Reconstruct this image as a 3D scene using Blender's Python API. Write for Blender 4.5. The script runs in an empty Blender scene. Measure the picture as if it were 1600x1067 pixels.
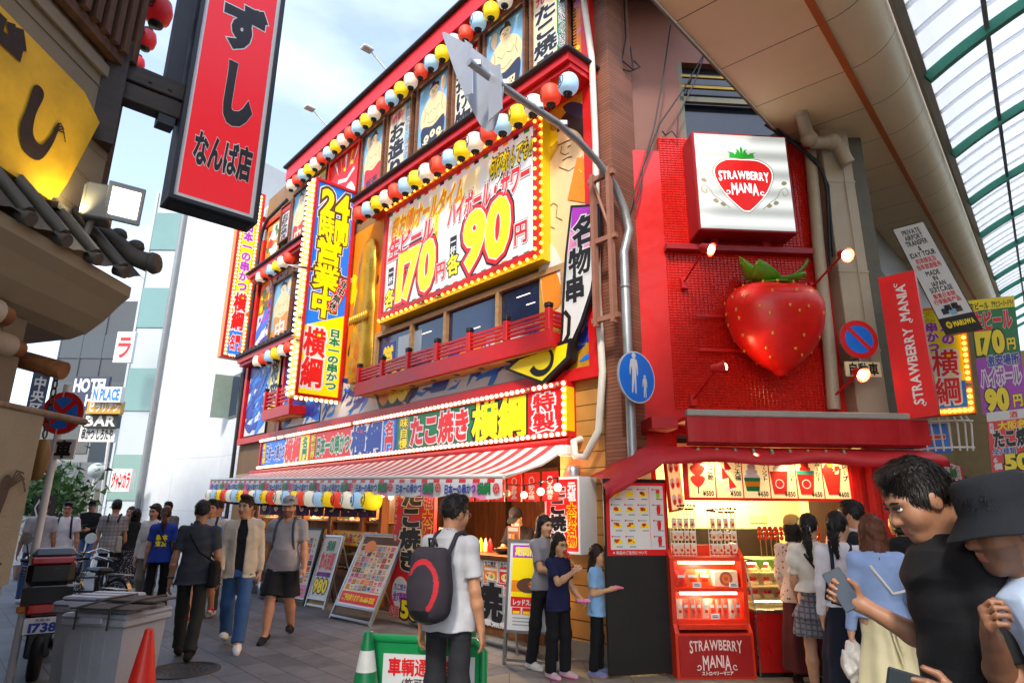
import bpy, math, random
import numpy as np
from mathutils import Vector, Matrix
R=math.radians; random.seed(7); rng=np.random.default_rng(7)
sc=bpy.context.scene; COL=sc.collection
# ------------------------------------------------------------------ camera
F=970.; CX,CY=800.,533.5; PITCH=math.atan(262.6/970); ROLL=R(0.46); H=1.6
_c,_s=math.cos(PITCH),math.sin(PITCH)
FW=np.array([0,_c,_s]); _u0=np.array([0,-_s,_c]); _r0=np.array([1.,0,0])
RT=_r0*math.cos(ROLL)+_u0*math.sin(ROLL); UP=-_r0*math.sin(ROLL)+_u0*math.cos(ROLL)
EYE=np.array([0,0,H])
cam=bpy.data.cameras.new('camera'); cam.sensor_width=36; cam.lens=F/1600*36; cam.clip_end=500; cam.clip_start=.05
camo=bpy.data.objects.new('camera',cam); COL.objects.link(camo); sc.camera=camo
m=Matrix.Identity(4)
for i in range(3): m[i][0]=RT[i]; m[i][1]=UP[i]; m[i][2]=-FW[i]; m[i][3]=EYE[i]
camo.matrix_world=m
# ------------------------------------------------------------------ sky, sun, exposure
SUN_EL,SUN_AZ=R(44),R(-166)            # azimuth measured from +Y towards +X
w=bpy.data.worlds.new('World'); sc.world=w; w.use_nodes=True
nt=w.node_tree; nt.nodes.clear()
sky=nt.nodes.new('ShaderNodeTexSky'); sky.sky_type='NISHITA'; sky.sun_disc=False
sky.sun_elevation=SUN_EL; sky.sun_rotation=SUN_AZ; sky.air_density=1.0; sky.dust_density=1.8; sky.ozone_density=1.5
tc=nt.nodes.new('ShaderNodeTexCoord'); mp=nt.nodes.new('ShaderNodeMapping'); mp.inputs['Scale'].default_value=(1.2,1.2,3.4)
no=nt.nodes.new('ShaderNodeTexNoise'); no.inputs['Scale'].default_value=2.1; no.inputs['Detail'].default_value=5; no.inputs['Roughness'].default_value=.5
cr=nt.nodes.new('ShaderNodeValToRGB'); cr.color_ramp.elements[0].position=.5; cr.color_ramp.elements[1].position=.86
cr.color_ramp.elements[0].color=(.15,.15,.15,1); cr.color_ramp.elements[1].color=(.62,.62,.62,1)
mx=nt.nodes.new('ShaderNodeMix'); mx.data_type='RGBA'; mx.inputs['B'].default_value=(5.2,5.6,5.9,1)
bg=nt.nodes.new('ShaderNodeBackground'); bg.inputs['Strength'].default_value=.15; ow=nt.nodes.new('ShaderNodeOutputWorld')
L=nt.links.new
L(tc.outputs['Generated'],mp.inputs['Vector']); L(mp.outputs[0],no.inputs['Vector']); L(no.outputs['Fac'],cr.inputs[0])
L(cr.outputs[0],mx.inputs['Factor']); L(sky.outputs[0],mx.inputs['A']); L(mx.outputs['Result'],bg.inputs['Color']); L(bg.outputs[0],ow.inputs[0])
sun=bpy.data.lights.new('sun','SUN'); sun.energy=1.35; sun.angle=R(8); sun.color=(1,.93,.82)
so=bpy.data.objects.new('sun',sun); COL.objects.link(so)
_d=Vector((math.sin(SUN_AZ)*math.cos(SUN_EL),math.cos(SUN_AZ)*math.cos(SUN_EL),math.sin(SUN_EL)))
so.rotation_euler=_d.to_track_quat('Z','Y').to_euler(); so.location=(0,0,30)
sc.view_settings.view_transform='Standard'; sc.view_settings.look='None'; sc.view_settings.exposure=1.44; sc.view_settings.gamma=1
sc.cycles.use_denoising=True; sc.cycles.max_bounces=6; sc.cycles.diffuse_bounces=4; sc.cycles.glossy_bounces=3
sc.cycles.transmission_bounces=4; sc.cycles.transparent_max_bounces=6; sc.cycles.sample_clamp_indirect=6
# ------------------------------------------------------------------ surveying: photo pixel -> point on a real plane
def ray(px,py):
    d=FW*F+RT*(px-CX)-UP*(py-CY); return d/np.linalg.norm(d)
def ground(px,py,z=0.):
    d=ray(px,py); return EYE+d*((z-H)/d[2])
class Plane:
    'a vertical wall plane: origin o, horizontal axis at ang degrees from +Y towards +X; front faces the camera'
    def __init__(s,o,ang):
        a=R(ang); s.o=np.array([o[0],o[1],0.]); s.u=np.array([math.sin(a),math.cos(a),0.])
        if s.u[0]<0: s.u=-s.u
        s.n=np.array([s.u[1],-s.u[0],0.])
        s.rz=math.atan2(s.u[1],s.u[0])          # local X=u, local -Y=front
    def uz(s,px,py,out=0.):
        d=ray(px,py); p0=s.o+s.n*out; t=np.dot(s.n,p0-EYE)/np.dot(s.n,d); p=EYE+d*t
        return float((p-s.o)@s.u), float(p[2])
    def at(s,u,z,out=0.): 
        p=s.o+s.u*u+s.n*out; return (float(p[0]),float(p[1]),float(z))
FA=Plane(ground(905,1024),-42.3)       # restaurant front
SW=Plane((1.6,7.5),86.)                # tiled shop corner
# ------------------------------------------------------------------ materials
def lin(h):
    h=h.lstrip('#'); c=[int(h[i:i+2],16)/255 for i in (0,2,4)]
    return tuple(x/12.92 if x<=.04045 else ((x+.055)/1.055)**2.4 for x in c)
_M={}
def mat(key,col,rough=.55,metal=0.,var=.10,scale=6.,bump=0.,bscale=40.,spec=.5,emit=0.,ecol=None,coat=0.,stretch=None,trans=0.,alpha=1.,sheen=0.,noMIS=False,grime=0.):
    if key in _M: return _M[key]
    c=lin(col) if isinstance(col,str) else tuple(col)
    M=bpy.data.materials.new(key); M.use_nodes=True; n=M.node_tree; b=n.nodes['Principled BSDF']; l=n.links.new
    b.inputs['Roughness'].default_value=rough; b.inputs['Metallic'].default_value=metal; b.inputs['Specular IOR Level'].default_value=spec
    b.inputs['Coat Weight'].default_value=coat; b.inputs['Transmission Weight'].default_value=trans; b.inputs['Alpha'].default_value=alpha
    b.inputs['Sheen Weight'].default_value=sheen
    b.inputs['Base Color'].default_value=(*c,1)
    if var or bump:
        t=n.nodes.new('ShaderNodeTexCoord'); src=t.outputs['Object']
        if stretch:
            p=n.nodes.new('ShaderNodeMapping'); p.inputs['Scale'].default_value=stretch; l(src,p.inputs[0]); src=p.outputs[0]
    if var:
        z=n.nodes.new('ShaderNodeTexNoise'); z.inputs['Scale'].default_value=scale; z.inputs['Detail'].default_value=5; z.inputs['Roughness'].default_value=.65; l(src,z.inputs['Vector'])
        r=n.nodes.new('ShaderNodeMapRange'); r.inputs['From Min'].default_value=.3; r.inputs['From Max'].default_value=.7
        r.inputs['To Min'].default_value=1-var; r.inputs['To Max'].default_value=1+var*.6; l(z.outputs['Fac'],r.inputs['Value'])
        h=n.nodes.new('ShaderNodeVectorMath'); h.operation='SCALE'; h.inputs[0].default_value=c; l(r.outputs[0],h.inputs['Scale'])
        out=h.outputs[0]
        if grime:
            z2=n.nodes.new('ShaderNodeTexNoise'); z2.inputs['Scale'].default_value=scale*.5; z2.inputs['Detail'].default_value=8; z2.inputs['Roughness'].default_value=.75; l(src,z2.inputs['Vector'])
            g=n.nodes.new('ShaderNodeMapRange'); g.inputs['From Min'].default_value=.5; g.inputs['From Max'].default_value=.75; g.inputs['To Max'].default_value=grime; l(z2.outputs['Fac'],g.inputs['Value'])
            mm=n.nodes.new('ShaderNodeMix'); mm.data_type='RGBA'; mm.inputs['B'].default_value=(.06,.05,.04,1); l(g.outputs[0],mm.inputs['Factor']); l(out,mm.inputs['A']); out=mm.outputs['Result']
        l(out,b.inputs['Base Color'])
        r2=n.nodes.new('ShaderNodeMapRange'); r2.inputs['To Min'].default_value=max(.02,rough-.12); r2.inputs['To Max'].default_value=min(1,rough+.12); l(z.outputs['Fac'],r2.inputs['Value']); l(r2.outputs[0],b.inputs['Roughness'])
    if bump:
        z3=n.nodes.new('ShaderNodeTexNoise'); z3.inputs['Scale'].default_value=bscale; z3.inputs['Detail'].default_value=4; l(src,z3.inputs['Vector'])
        bp=n.nodes.new('ShaderNodeBump'); bp.inputs['Strength'].default_value=bump; bp.inputs['Distance'].default_value=.01; l(z3.outputs['Fac'],bp.inputs['Height']); l(bp.outputs[0],b.inputs['Normal'])
    if emit:
        b.inputs['Emission Color'].default_value=(*(lin(ecol) if ecol else c),1); b.inputs['Emission Strength'].default_value=emit
        if noMIS: M.cycles.emission_sampling='NONE'
    _M[key]=M; return M
def nodes_of(M): return M.node_tree.nodes, M.node_tree.links.new, M.node_tree.nodes['Principled BSDF']
def brickmat(key,c1,c2,mortar,sx,sy,ms=.02,rough=.5,bump=.4,offset=.5,axes='XZ',var=.15):
    if key in _M: return _M[key]
    M=mat(key,c1,rough=rough,var=0); N,l,b=nodes_of(M)
    t=N.new('ShaderNodeTexCoord'); sp=N.new('ShaderNodeSeparateXYZ'); cb=N.new('ShaderNodeCombineXYZ'); l(t.outputs['Object'],sp.inputs[0])
    l(sp.outputs[axes[0]],cb.inputs[0]); l(sp.outputs[axes[1]],cb.inputs[1])
    br=N.new('ShaderNodeTexBrick'); br.offset=offset; l(cb.outputs[0],br.inputs['Vector']); br.inputs['Scale'].default_value=1
    br.inputs['Brick Width'].default_value=sx; br.inputs['Row Height'].default_value=sy; br.inputs['Mortar Size'].default_value=ms; br.inputs['Mortar Smooth'].default_value=.3
    br.inputs['Color1'].default_value=(*lin(c1),1); br.inputs['Color2'].default_value=(*lin(c2),1); br.inputs['Mortar'].default_value=(*lin(mortar),1)
    z=N.new('ShaderNodeTexNoise'); z.inputs['Scale'].default_value=3; z.inputs['Detail'].default_value=6; l(t.outputs['Object'],z.inputs['Vector'])
    r=N.new('ShaderNodeMapRange'); r.inputs['From Min'].default_value=.3; r.inputs['From Max'].default_value=.7; r.inputs['To Min'].default_value=1-var; r.inputs['To Max'].default_value=1+var; l(z.outputs['Fac'],r.inputs[0])
    h=N.new('ShaderNodeVectorMath'); h.operation='SCALE'; l(br.outputs['Color'],h.inputs[0]); l(r.outputs[0],h.inputs['Scale']); l(h.outputs[0],b.inputs['Base Color'])
    bp=N.new('ShaderNodeBump'); bp.invert=True; bp.inputs['Strength'].default_value=bump; bp.inputs['Distance'].default_value=.01; l(br.outputs['Fac'],bp.inputs['Height']); l(bp.outputs[0],b.inputs['Normal'])
    return M
def woodmat(key,c1,c2,stretch=(1,1,12),scale=3.,rough=.6,bump=.25):
    if key in _M: return _M[key]
    M=mat(key,c1,rough=rough,var=0); N,l,b=nodes_of(M)
    t=N.new('ShaderNodeTexCoord'); p=N.new('ShaderNodeMapping'); p.inputs['Scale'].default_value=stretch; l(t.outputs['Object'],p.inputs[0])
    z=N.new('ShaderNodeTexNoise'); z.inputs['Scale'].default_value=scale; z.inputs['Detail'].default_value=7; z.inputs['Roughness'].default_value=.7; z.inputs['Distortion'].default_value=.4; l(p.outputs[0],z.inputs['Vector'])
    r=N.new('ShaderNodeValToRGB'); r.color_ramp.elements[0].position=.35; r.color_ramp.elements[1].position=.68
    r.color_ramp.elements[0].color=(*lin(c2),1); r.color_ramp.elements[1].color=(*lin(c1),1); l(z.outputs['Fac'],r.inputs[0]); l(r.outputs[0],b.inputs['Base Color'])
    bp=N.new('ShaderNodeBump'); bp.inputs['Strength'].default_value=bump; bp.inputs['Distance'].default_value=.004; l(z.outputs['Fac'],bp.inputs['Height']); l(bp.outputs[0],b.inputs['Normal'])
    return M
# ------------------------------------------------------------------ glyphs (lettering becomes mesh inside its sign)
_G={}; _cu=bpy.data.curves.new('lettering','FONT'); _gob=bpy.data.objects.new('lettering',_cu); _cu.resolution_u=3
def glyph(ch,b=0.):
    k=(ch,round(b,3))
    if k in _G: return _G[k]
    _cu.body=ch; _cu.bevel_depth=b; _cu.bevel_resolution=0; _cu.fill_mode='BOTH' if b else 'FRONT'
    me=_gob.to_mesh(); V=[tuple(v.co) for v in me.vertices]; Fc=[tuple(p.vertices) for p in me.polygons]
    if b: Fc=[f for f in Fc if sum(V[i][2] for i in f)>1e-5*len(f)]
    _gob.to_mesh_clear()
    _G[k]=(V,Fc); return _G[k]
def ext(ch):
    V,_=glyph(ch,0.)
    if not V: return None
    xs=[v[0] for v in V]; ys=[v[1] for v in V]; return min(xs),max(xs),min(ys),max(ys)
# ------------------------------------------------------------------ mesh builder
class MB:
    def __init__(s): s.v=[]; s.f=[]; s.m=[]; s.s=[]
    def add(s,V,Fc,mi=0,sm=False):
        o=len(s.v); s.v+= [tuple(map(float,p)) for p in V]
        for f in Fc: s.f.append([i+o for i in f]); s.m.append(mi); s.s.append(sm)
        return o
    def quad(s,a,b,c,d,mi=0): s.add([a,b,c,d],[(0,1,2,3)],mi)
    def face(s,pts,mi=0): s.add(pts,[tuple(range(len(pts)))],mi)
    def box(s,x0,x1,y0,y1,z0,z1,mi=0,bv=0.):
        x0,x1=min(x0,x1),max(x0,x1); y0,y1=min(y0,y1),max(y0,y1); z0,z1=min(z0,z1),max(z0,z1)
        if bv<=0:
            V=[(x,y,z) for z in (z0,z1) for y in (y0,y1) for x in (x0,x1)]
            s.add(V,[(0,2,3,1),(4,5,7,6),(0,1,5,4),(2,6,7,3),(0,4,6,2),(1,3,7,5)],mi); return
        b=min(bv,(x1-x0)/2.01,(y1-y0)/2.01,(z1-z0)/2.01)
        V=[];ix={}
        for a in (0,1):
            for c in (0,1):
                for e in (0,1):
                    X,Y,Z=(x0,x1)[a],(y0,y1)[c],(z0,z1)[e]; dx,dy,dz=b*(1-2*a),b*(1-2*c),b*(1-2*e)
                    ix[a,c,e]=(len(V),len(V)+1,len(V)+2); V+=[(X,Y+dy,Z+dz),(X+dx,Y,Z+dz),(X+dx,Y+dy,Z)]
        Fc=[]
        for a in (0,1):
            q=[ix[a,0,0][0],ix[a,1,0][0],ix[a,1,1][0],ix[a,0,1][0]]; Fc.append(q if a else q[::-1])
            q=[ix[0,a,0][1],ix[0,a,1][1],ix[1,a,1][1],ix[1,a,0][1]]; Fc.append(q if a else q[::-1])
            q=[ix[0,0,a][2],ix[1,0,a][2],ix[1,1,a][2],ix[0,1,a][2]]; Fc.append(q if a else q[::-1])
        for a in (0,1):
            for c in (0,1):
                q=[ix[0,a,c][1],ix[1,a,c][1],ix[1,a,c][2],ix[0,a,c][2]]; Fc.append(q if a==c else q[::-1])
                q=[ix[a,0,c][0],ix[a,1,c][0],ix[a,1,c][2],ix[a,0,c][2]]; Fc.append(q if a!=c else q[::-1])
                q=[ix[a,c,0][0],ix[a,c,1][0],ix[a,c,1][1],ix[a,c,0][1]]; Fc.append(q if a==c else q[::-1])
        for k,t in ix.items(): Fc.append(t if (sum(k)%2) else t[::-1])
        s.add(V,Fc,mi)
    def prism(s,poly,y0,y1,mi=0,ms=None):
        'outline in x,z pushed from y0 (front) to y1'
        n=len(poly); A=sum(poly[i][0]*poly[(i+1)%n][1]-poly[(i+1)%n][0]*poly[i][1] for i in range(n))
        if A<0: poly=poly[::-1]
        V=[(x,y0,z) for x,z in poly]+[(x,y1,z) for x,z in poly]
        s.add(V,[tuple(range(n))],mi); s.add(V,[tuple(range(2*n-1,n-1,-1))]+[(i,i+n,(i+1)%n+n,(i+1)%n) for i in range(n)],mi if ms is None else ms)
    def flat(s,poly,y,mi=0):
        n=len(poly); A=sum(poly[i][0]*poly[(i+1)%n][1]-poly[(i+1)%n][0]*poly[i][1] for i in range(n))
        if A<0: poly=poly[::-1]
        s.add([(x,y,z) for x,z in poly],[tuple(range(n))],mi)
    def rect(s,x0,x1,z0,z1,y,mi=0): s.add([(x0,y,z0),(x1,y,z0),(x1,y,z1),(x0,y,z1)],[(0,1,2,3)],mi)
    def disc(s,x,z,r,y,mi=0,n=20,rz=None,r0=0.):
        rz=rz or r
        P=[(x+r*math.cos(2*math.pi*i/n),y,z+rz*math.sin(2*math.pi*i/n)) for i in range(n)]
        if not r0: s.add(P,[tuple(range(n))],mi)
        else:
            Q=[(x+(p[0]-x)*r0,y,z+(p[2]-z)*r0) for p in P]; s.add(P+Q,[(i,(i+1)%n,(i+1)%n+n,i+n) for i in range(n)],mi)
    def stroke(s,pts,wd,y,mi=0,taper=None):
        'flat painted line through x,z points'
        P=[np.array(p,float) for p in pts]; n=len(P); Lf=[];Rt=[]
        for i in range(n):
            t=P[min(i+1,n-1)]-P[max(i-1,0)]; t=t/(np.linalg.norm(t)+1e-9); q=np.array([-t[1],t[0]])
            ww=wd if taper is None else wd*(taper[0]+(taper[1]-taper[0])*i/(n-1)); Lf.append(P[i]+q*ww/2); Rt.append(P[i]-q*ww/2)
        V=[(a[0],y,a[1]) for a in Lf]+[(a[0],y,a[1]) for a in Rt]
        s.add(V,[(i,i+n,i+n+1,i+1) for i in range(n-1)],mi)
    def tube(s,path,r,seg=8,mi=0,closed=False,caps=True,sm=True):
        P=[np.array(p,float) for p in path]; n=len(P); rs=r if hasattr(r,'__len__') else [r]*n
        T=[]
        for i in range(n):
            if closed: t=P[(i+1)%n]-P[i-1]
            else: t=P[min(i+1,n-1)]-P[max(i-1,0)]
            T.append(t/(np.linalg.norm(t)+1e-12))
        a=np.array([0,0,1.]) if abs(T[0][2])<.9 else np.array([1.,0,0]); x=np.cross(a,T[0]); x/=np.linalg.norm(x)
        V=[]
        for i in range(n):
            x=x-T[i]*np.dot(x,T[i]); x/=np.linalg.norm(x)+1e-12; yv=np.cross(T[i],x)
            for k in range(seg):
                g=2*math.pi*k/seg; V.append(P[i]+rs[i]*(x*math.cos(g)+yv*math.sin(g)))
        Fc=[]
        for i in range(n if closed else n-1):
            j=(i+1)%n
            for k in range(seg): k2=(k+1)%seg; Fc.append((i*seg+k,i*seg+k2,j*seg+k2,j*seg+k))
        s.add(V,Fc,mi,sm)
        if caps and not closed:
            s.add(V[:seg],[tuple(range(seg-1,-1,-1))],mi); s.add(V[-seg:],[tuple(range(seg))],mi)
    def cyl(s,a,b,r0,r1=None,seg=12,mi=0,sm=True): s.tube([a,b],[r0,r0 if r1 is None else r1],seg,mi,sm=sm)
    def lathe(s,prof,seg=16,c=(0,0,0),mi=0,sm=True,axis='Z',sx=1.,sy=1.):
        V=[];n=len(prof)
        for r,z in prof:
            for k in range(seg):
                g=2*math.pi*k/seg; x,y=r*math.cos(g)*sx,r*math.sin(g)*sy
                V.append((c[0]+x,c[1]+y,c[2]+z) if axis=='Z' else ((c[0]+x,c[1]-z,c[2]+y) if axis=='Y' else (c[0]+z,c[1]+x,c[2]+y)))
        Fc=[]
        for i in range(n-1):
            for k in range(seg):
                k2=(k+1)%seg; Fc.append((i*seg+k,i*seg+k2,(i+1)*seg+k2,(i+1)*seg+k))
        s.add(V,Fc,mi,sm)
        if prof[0][0]>1e-4: s.add(V[:seg],[tuple(range(seg-1,-1,-1))],mi)
        if prof[-1][0]>1e-4: s.add(V[-seg:],[tuple(range(seg))],mi)
    def ball(s,c,r,mi=0,seg=12,rings=8,sq=1.):
        rx,ry,rz=r if hasattr(r,'__len__') else (r,r,r)
        pr=[(max(1e-5,math.sin(math.pi*i/rings)),-math.cos(math.pi*i/rings)) for i in range(rings+1)]
        V=[];
        for a,z in pr:
            for k in range(seg): g=2*math.pi*k/seg; V.append((c[0]+rx*a*math.cos(g),c[1]+ry*a*math.sin(g),c[2]+rz*z))
        s.add(V,[(i*seg+k,i*seg+(k+1)%seg,(i+1)*seg+(k+1)%seg,(i+1)*seg+k) for i in range(rings) for k in range(seg)],mi,True)
    def glyphs(s,items,y,mi,b=0.,lift=0.,front=False):
        'items: (char, x0,x1,z0,z1) boxes on the front plane y'
        for ch,x0,x1,z0,z1,fit in items:
            e=ext(ch)
            if e is None: continue
            if fit: kx=(x1-x0)/max(e[1]-e[0],.12); kz=(z1-z0)/max(e[3]-e[2],.12)
            else: kx=x1; kz=z1
            if fit and ch in 'ー一1Iiーl|・.!:-': kx=min(kx,kz) if e[1]-e[0]<e[3]-e[2] else kx; kz=min(kz,kx) if e[1]-e[0]>e[3]-e[2] else kz
            nv=len(glyph(ch,0.)[0]); V,Fc=glyph(ch,round(b*((1 if ch in '0123456789' else .85) if not front else 1 if nv<45 else .9 if nv<65 else .82 if nv<88 else .68),3))
            if fit: cx,cz=(e[0]+e[1])/2,(e[2]+e[3])/2; ox,oz=(x0+x1)/2,(z0+z1)/2; V2=[(ox+(v[0]-cx)*kx,y-lift-v[2]*.01,oz+(v[1]-cz)*kz) for v in V]
            else: V2=[(x0+v[0]*kx,y-lift-v[2]*.01,z0+v[1]*kz) for v in V]
            s.add(V2,Fc,mi)
    def text(s,t,x0,x1,z0,z1,y,layers,vert=False,sk=0.,stretch=True):
        '''lettering fitted into the box; layers: (material index, boldness) from back to front'''
        o=len(s.v)
        if vert:
            n=len(t); h=(z1-z0)/n; cell=[]
            for i,ch in enumerate(t):
                if ch==' ': continue
                e=ext(ch); k=h/1.0; kx=(x1-x0)/.95; kz=h/1.0
                zc=z1-h*(i+.5); xc=(x0+x1)/2
                if ch=='ー':
                    cell.append(('丨',xc-.09*kx,xc+.02*kx,zc-.4*kz,zc+.4*kz,True)); continue
                cell.append((ch,xc-.5*kx,kx,zc-.38*kz,kz,False))
            for li,(mi,b) in enumerate(layers): s.glyphs(cell,y,mi,b,.0016*(li+1),li==len(layers)-1)
        else:
            adv=[];x=0
            for ch in t:
                e=ext(ch)
                wch=.34 if ch==' ' else (1.0 if ord(ch)>0x2000 else (e[1]-e[0])+.11 if e else .4)
                adv.append((ch,x,wch,e)); x+=wch
            lat=all(ord(c)<0x2000 for c in t)
            lo,hi=(0,.70) if lat else (-.06,.82)
            if lat and any(c in 'gjpqy,;' for c in t): lo=-.2
            kx=(x1-x0)/x; kz=(z1-z0)/(hi-lo)
            if not stretch: kx=kz=min(kx,kz)
            tx=(x1+x0)/2-kx*x/2; tz=(z0+z1)/2-kz*(hi+lo)/2
            cell=[(ch,tx+kx*(xx+(0.055-e[0] if ord(ch)<0x2000 else 0)),kx,tz,kz,False) for ch,xx,wch,e in adv if e]
            for li,(mi,b) in enumerate(layers): s.glyphs(cell,y,mi,b,.0016*(li+1),li==len(layers)-1)
        if sk:
            zc=z0
            for i in range(o,len(s.v)): p=s.v[i]; s.v[i]=(p[0]+(p[2]-zc)*sk,p[1],p[2])
    def mul(s,M,a=0):
        M=Matrix(M)
        for i in range(a,len(s.v)): s.v[i]=tuple(M@Vector(s.v[i]))
        return s
    def build(s,name,mats,parent=None,loc=None,rz=None):
        me=bpy.data.meshes.new(name); me.from_pydata(s.v,[],s.f)
        for M in (mats if isinstance(mats,(list,tuple)) else [mats]): me.materials.append(M)
        me.polygons.foreach_set('material_index',s.m); me.polygons.foreach_set('use_smooth',s.s); me.update()
        o=bpy.data.objects.new(name,me); COL.objects.link(o)
        if parent: o.parent=parent
        if loc is not None: o.location=loc
        if rz is not None: o.rotation_euler=(0,0,rz)
        return o
def tag(o,label,cat,group=None,kind=None):
    if label: o['label']=label
    if cat: o['category']=cat
    if group: o['group']=group
    if kind: o['kind']=kind
    return o
def thing(name,label,cat,loc=(0,0,0),rz=0.,group=None):
    o=bpy.data.objects.new(name,None); COL.objects.link(o); o.location=loc; o.rotation_euler=(0,0,rz); o.empty_display_size=.2
    return tag(o,label,cat,group)
def dup(o,loc=None,rz=None,parent=None):
    c=o.copy(); COL.objects.link(c)
    if parent: c.parent=parent
    for ch in list(o.children): dup(ch,parent=c)
    if loc is not None: c.location=loc
    if rz is not None: c.rotation_euler=(0,0,rz)
    return c
def structure(o): o['kind']='structure'; return o
def inst(name,mesh,parent,loc,scale=None,rot=None):
    o=bpy.data.objects.new(name,mesh); COL.objects.link(o); o.parent=parent; o.location=loc
    if scale: o.scale=scale if hasattr(scale,'__len__') else (scale,)*3
    if rot: o.rotation_euler=rot
    return o
def spot(name,loc,target,watts,ang=70,col=(1,.75,.45),parent=None,r=.03):
    d=bpy.data.lights.new(name,'SPOT'); d.energy=watts; d.spot_size=R(ang); d.spot_blend=.6; d.color=col; d.shadow_soft_size=r
    o=bpy.data.objects.new(name,d); COL.objects.link(o); o.location=loc
    o.rotation_euler=(Vector(target)-Vector(loc)).to_track_quat('-Z','Y').to_euler()
    if parent: o.parent=parent
    return o
def glow(name,loc,watts,col=(1,.72,.42),parent=None,r=.05):
    d=bpy.data.lights.new(name,'POINT'); d.energy=watts; d.color=col; d.shadow_soft_size=r
    o=bpy.data.objects.new(name,d); COL.objects.link(o); o.location=loc
    if parent: o.parent=parent
    return o
# common materials
WHITE=mat('white_paint','#e8e6e0',.5,var=.06); RED=mat('red_paint','#d01818',.38,var=.12); YEL=mat('yellow_paint','#f6c800',.45,var=.06)
BLACK=mat('black_paint','#161414',.45,var=.15); INK=mat('black_ink','#1a1418',.5,var=0); PWHITE=mat('print_white','#dededc',.4,var=.03)
PRED=mat('print_red','#e01a1c',.4,var=.05); PYEL=mat('print_yellow','#ffe400',.4,var=.03); PBLUE=mat('print_blue','#1478e6',.4,var=.05)
PGREEN=mat('print_green','#0a7a3c',.4,var=.05); PNAVY=mat('print_navy','#243a9c',.4,var=.05); PPURP=mat('print_purple','#a836b8',.4,var=.05)
PORANGE=mat('print_orange','#f08a14',.4,var=.05); PPINK=mat('print_pink','#f08ac0',.4,var=.05); PCREAM=mat('print_cream','#f2dfae',.5,var=.08)
PSKIN=mat('print_skin','#f2cf9c',.5,var=.05); PDNAVY=mat('print_dark_navy','#28304c',.5,var=.08)
BULB=mat('lit_bulb','#fff2d0',.3,var=0,emit=1.9,ecol='#ffe4ae',noMIS=True); BULBY=mat('lit_amber_bulb','#ffd27a',.3,var=0,emit=1.6,ecol='#ffb93c',noMIS=True)
BWOOD=woodmat('brown_frame_wood','#8a5a3a','#5e3a24',(1,1,8),2.); CHROME=mat('bright_metal','#b8bcc0',.28,metal=1.,var=.08); GREYM=mat('grey_metal','#8a8e92',.5,metal=.4,var=.12,grime=.15)
DGREY=mat('dark_grey_plastic','#2c2e32',.5,var=.12); BEIGEW=woodmat('pale_joinery_wood','#c8a070','#a87e50',(1,6,6),2.)
GLASSD=mat('dark_window_glass','#16264c',.05,var=.2,scale=1.2,spec=.9)
# ================================================================== palette used by every printed sign
PAL=[PWHITE,PRED,PYEL,PBLUE,PGREEN,PNAVY,PPURP,PORANGE,PPINK,PCREAM,INK,PSKIN,PDNAVY,BWOOD,RED,YEL,mat('print_gold','#c8962c',.42,var=.25,scale=2.5),mat('print_grey','#9aa0a4',.5,var=.05),mat('print_sky','#7fb6d8',.45,var=.12,scale=2),BLACK,mat('print_brown','#5a3a24',.5,var=.1),mat('print_lime','#9cc83c',.45,var=.1)]
GLOWPAL=[mat(M_.name+'_added_glow',tuple(M_.node_tree.nodes['Principled BSDF'].inputs['Base Color'].default_value)[:3],.35,var=0,emit=.13,noMIS=True) for M_ in PAL]  # print colours with a slight added glow, so these boards look more vivid
(W_,R_,Y_,B_,G_,N_,P_,O_,K_,C_,I_,S_,D_,WD,RP,YP,GD,GY,SK,BK,BR,LM)=range(22)
_bm=MB(); _bm.ball((0,0,0),1,0,10,6); _o=_bm.build('bulb',BULB); BULBMESH=_o.data; bpy.data.objects.remove(_o)
_bm=MB(); _bm.ball((0,0,0),1,0,8,6); _o=_bm.build('bulb',BULBY); BULBYMESH=_o.data; bpy.data.objects.remove(_o)
_bm=MB(); _bm.ball((0,0,0),1,0,8,6); _o=_bm.build('bulb',mat('dead_bulb','#a89c88',.2,var=0)); DEADMESH=_o.data; bpy.data.objects.remove(_o)
def bulbs(T,pts,r=.03,amber=False):
    for p in pts: inst('bulb',DEADMESH if random.random()<.035 else BULBYMESH if amber else BULBMESH,T,p,r*random.uniform(.92,1.06))
def line(a,b,n,inc=True): return [tuple(a[i]+(b[i]-a[i])*k/(n-1) for i in range(3)) for k in range(n)]
def fplace(name,label,cat,u,z,out=0.,group=None): return thing(name,label,cat,FA.at(u,z,out),FA.rz,group)
LAY=lambda c,o=None,b=.03,ob=.1: ([(o,ob)] if o is not None else [])+[(c,b)]
def blob(cx,cz,pts,s=1.): return [(cx+x*s,cz+z*s) for x,z in pts]
def smooth(P,n=4):
    P=[np.array(p,float) for p in P]; o=[];N=len(P)
    for i in range(N):
        a,b,c,d=P[i-1],P[i],P[(i+1)%N],P[(i+2)%N]
        for k in range(n):
            t=k/n; o.append(tuple(.5*((2*b)+(c-a)*t+(2*a-5*b+4*c-d)*t*t+(3*b-a-3*c+d)*t**3)))
    return o
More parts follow.
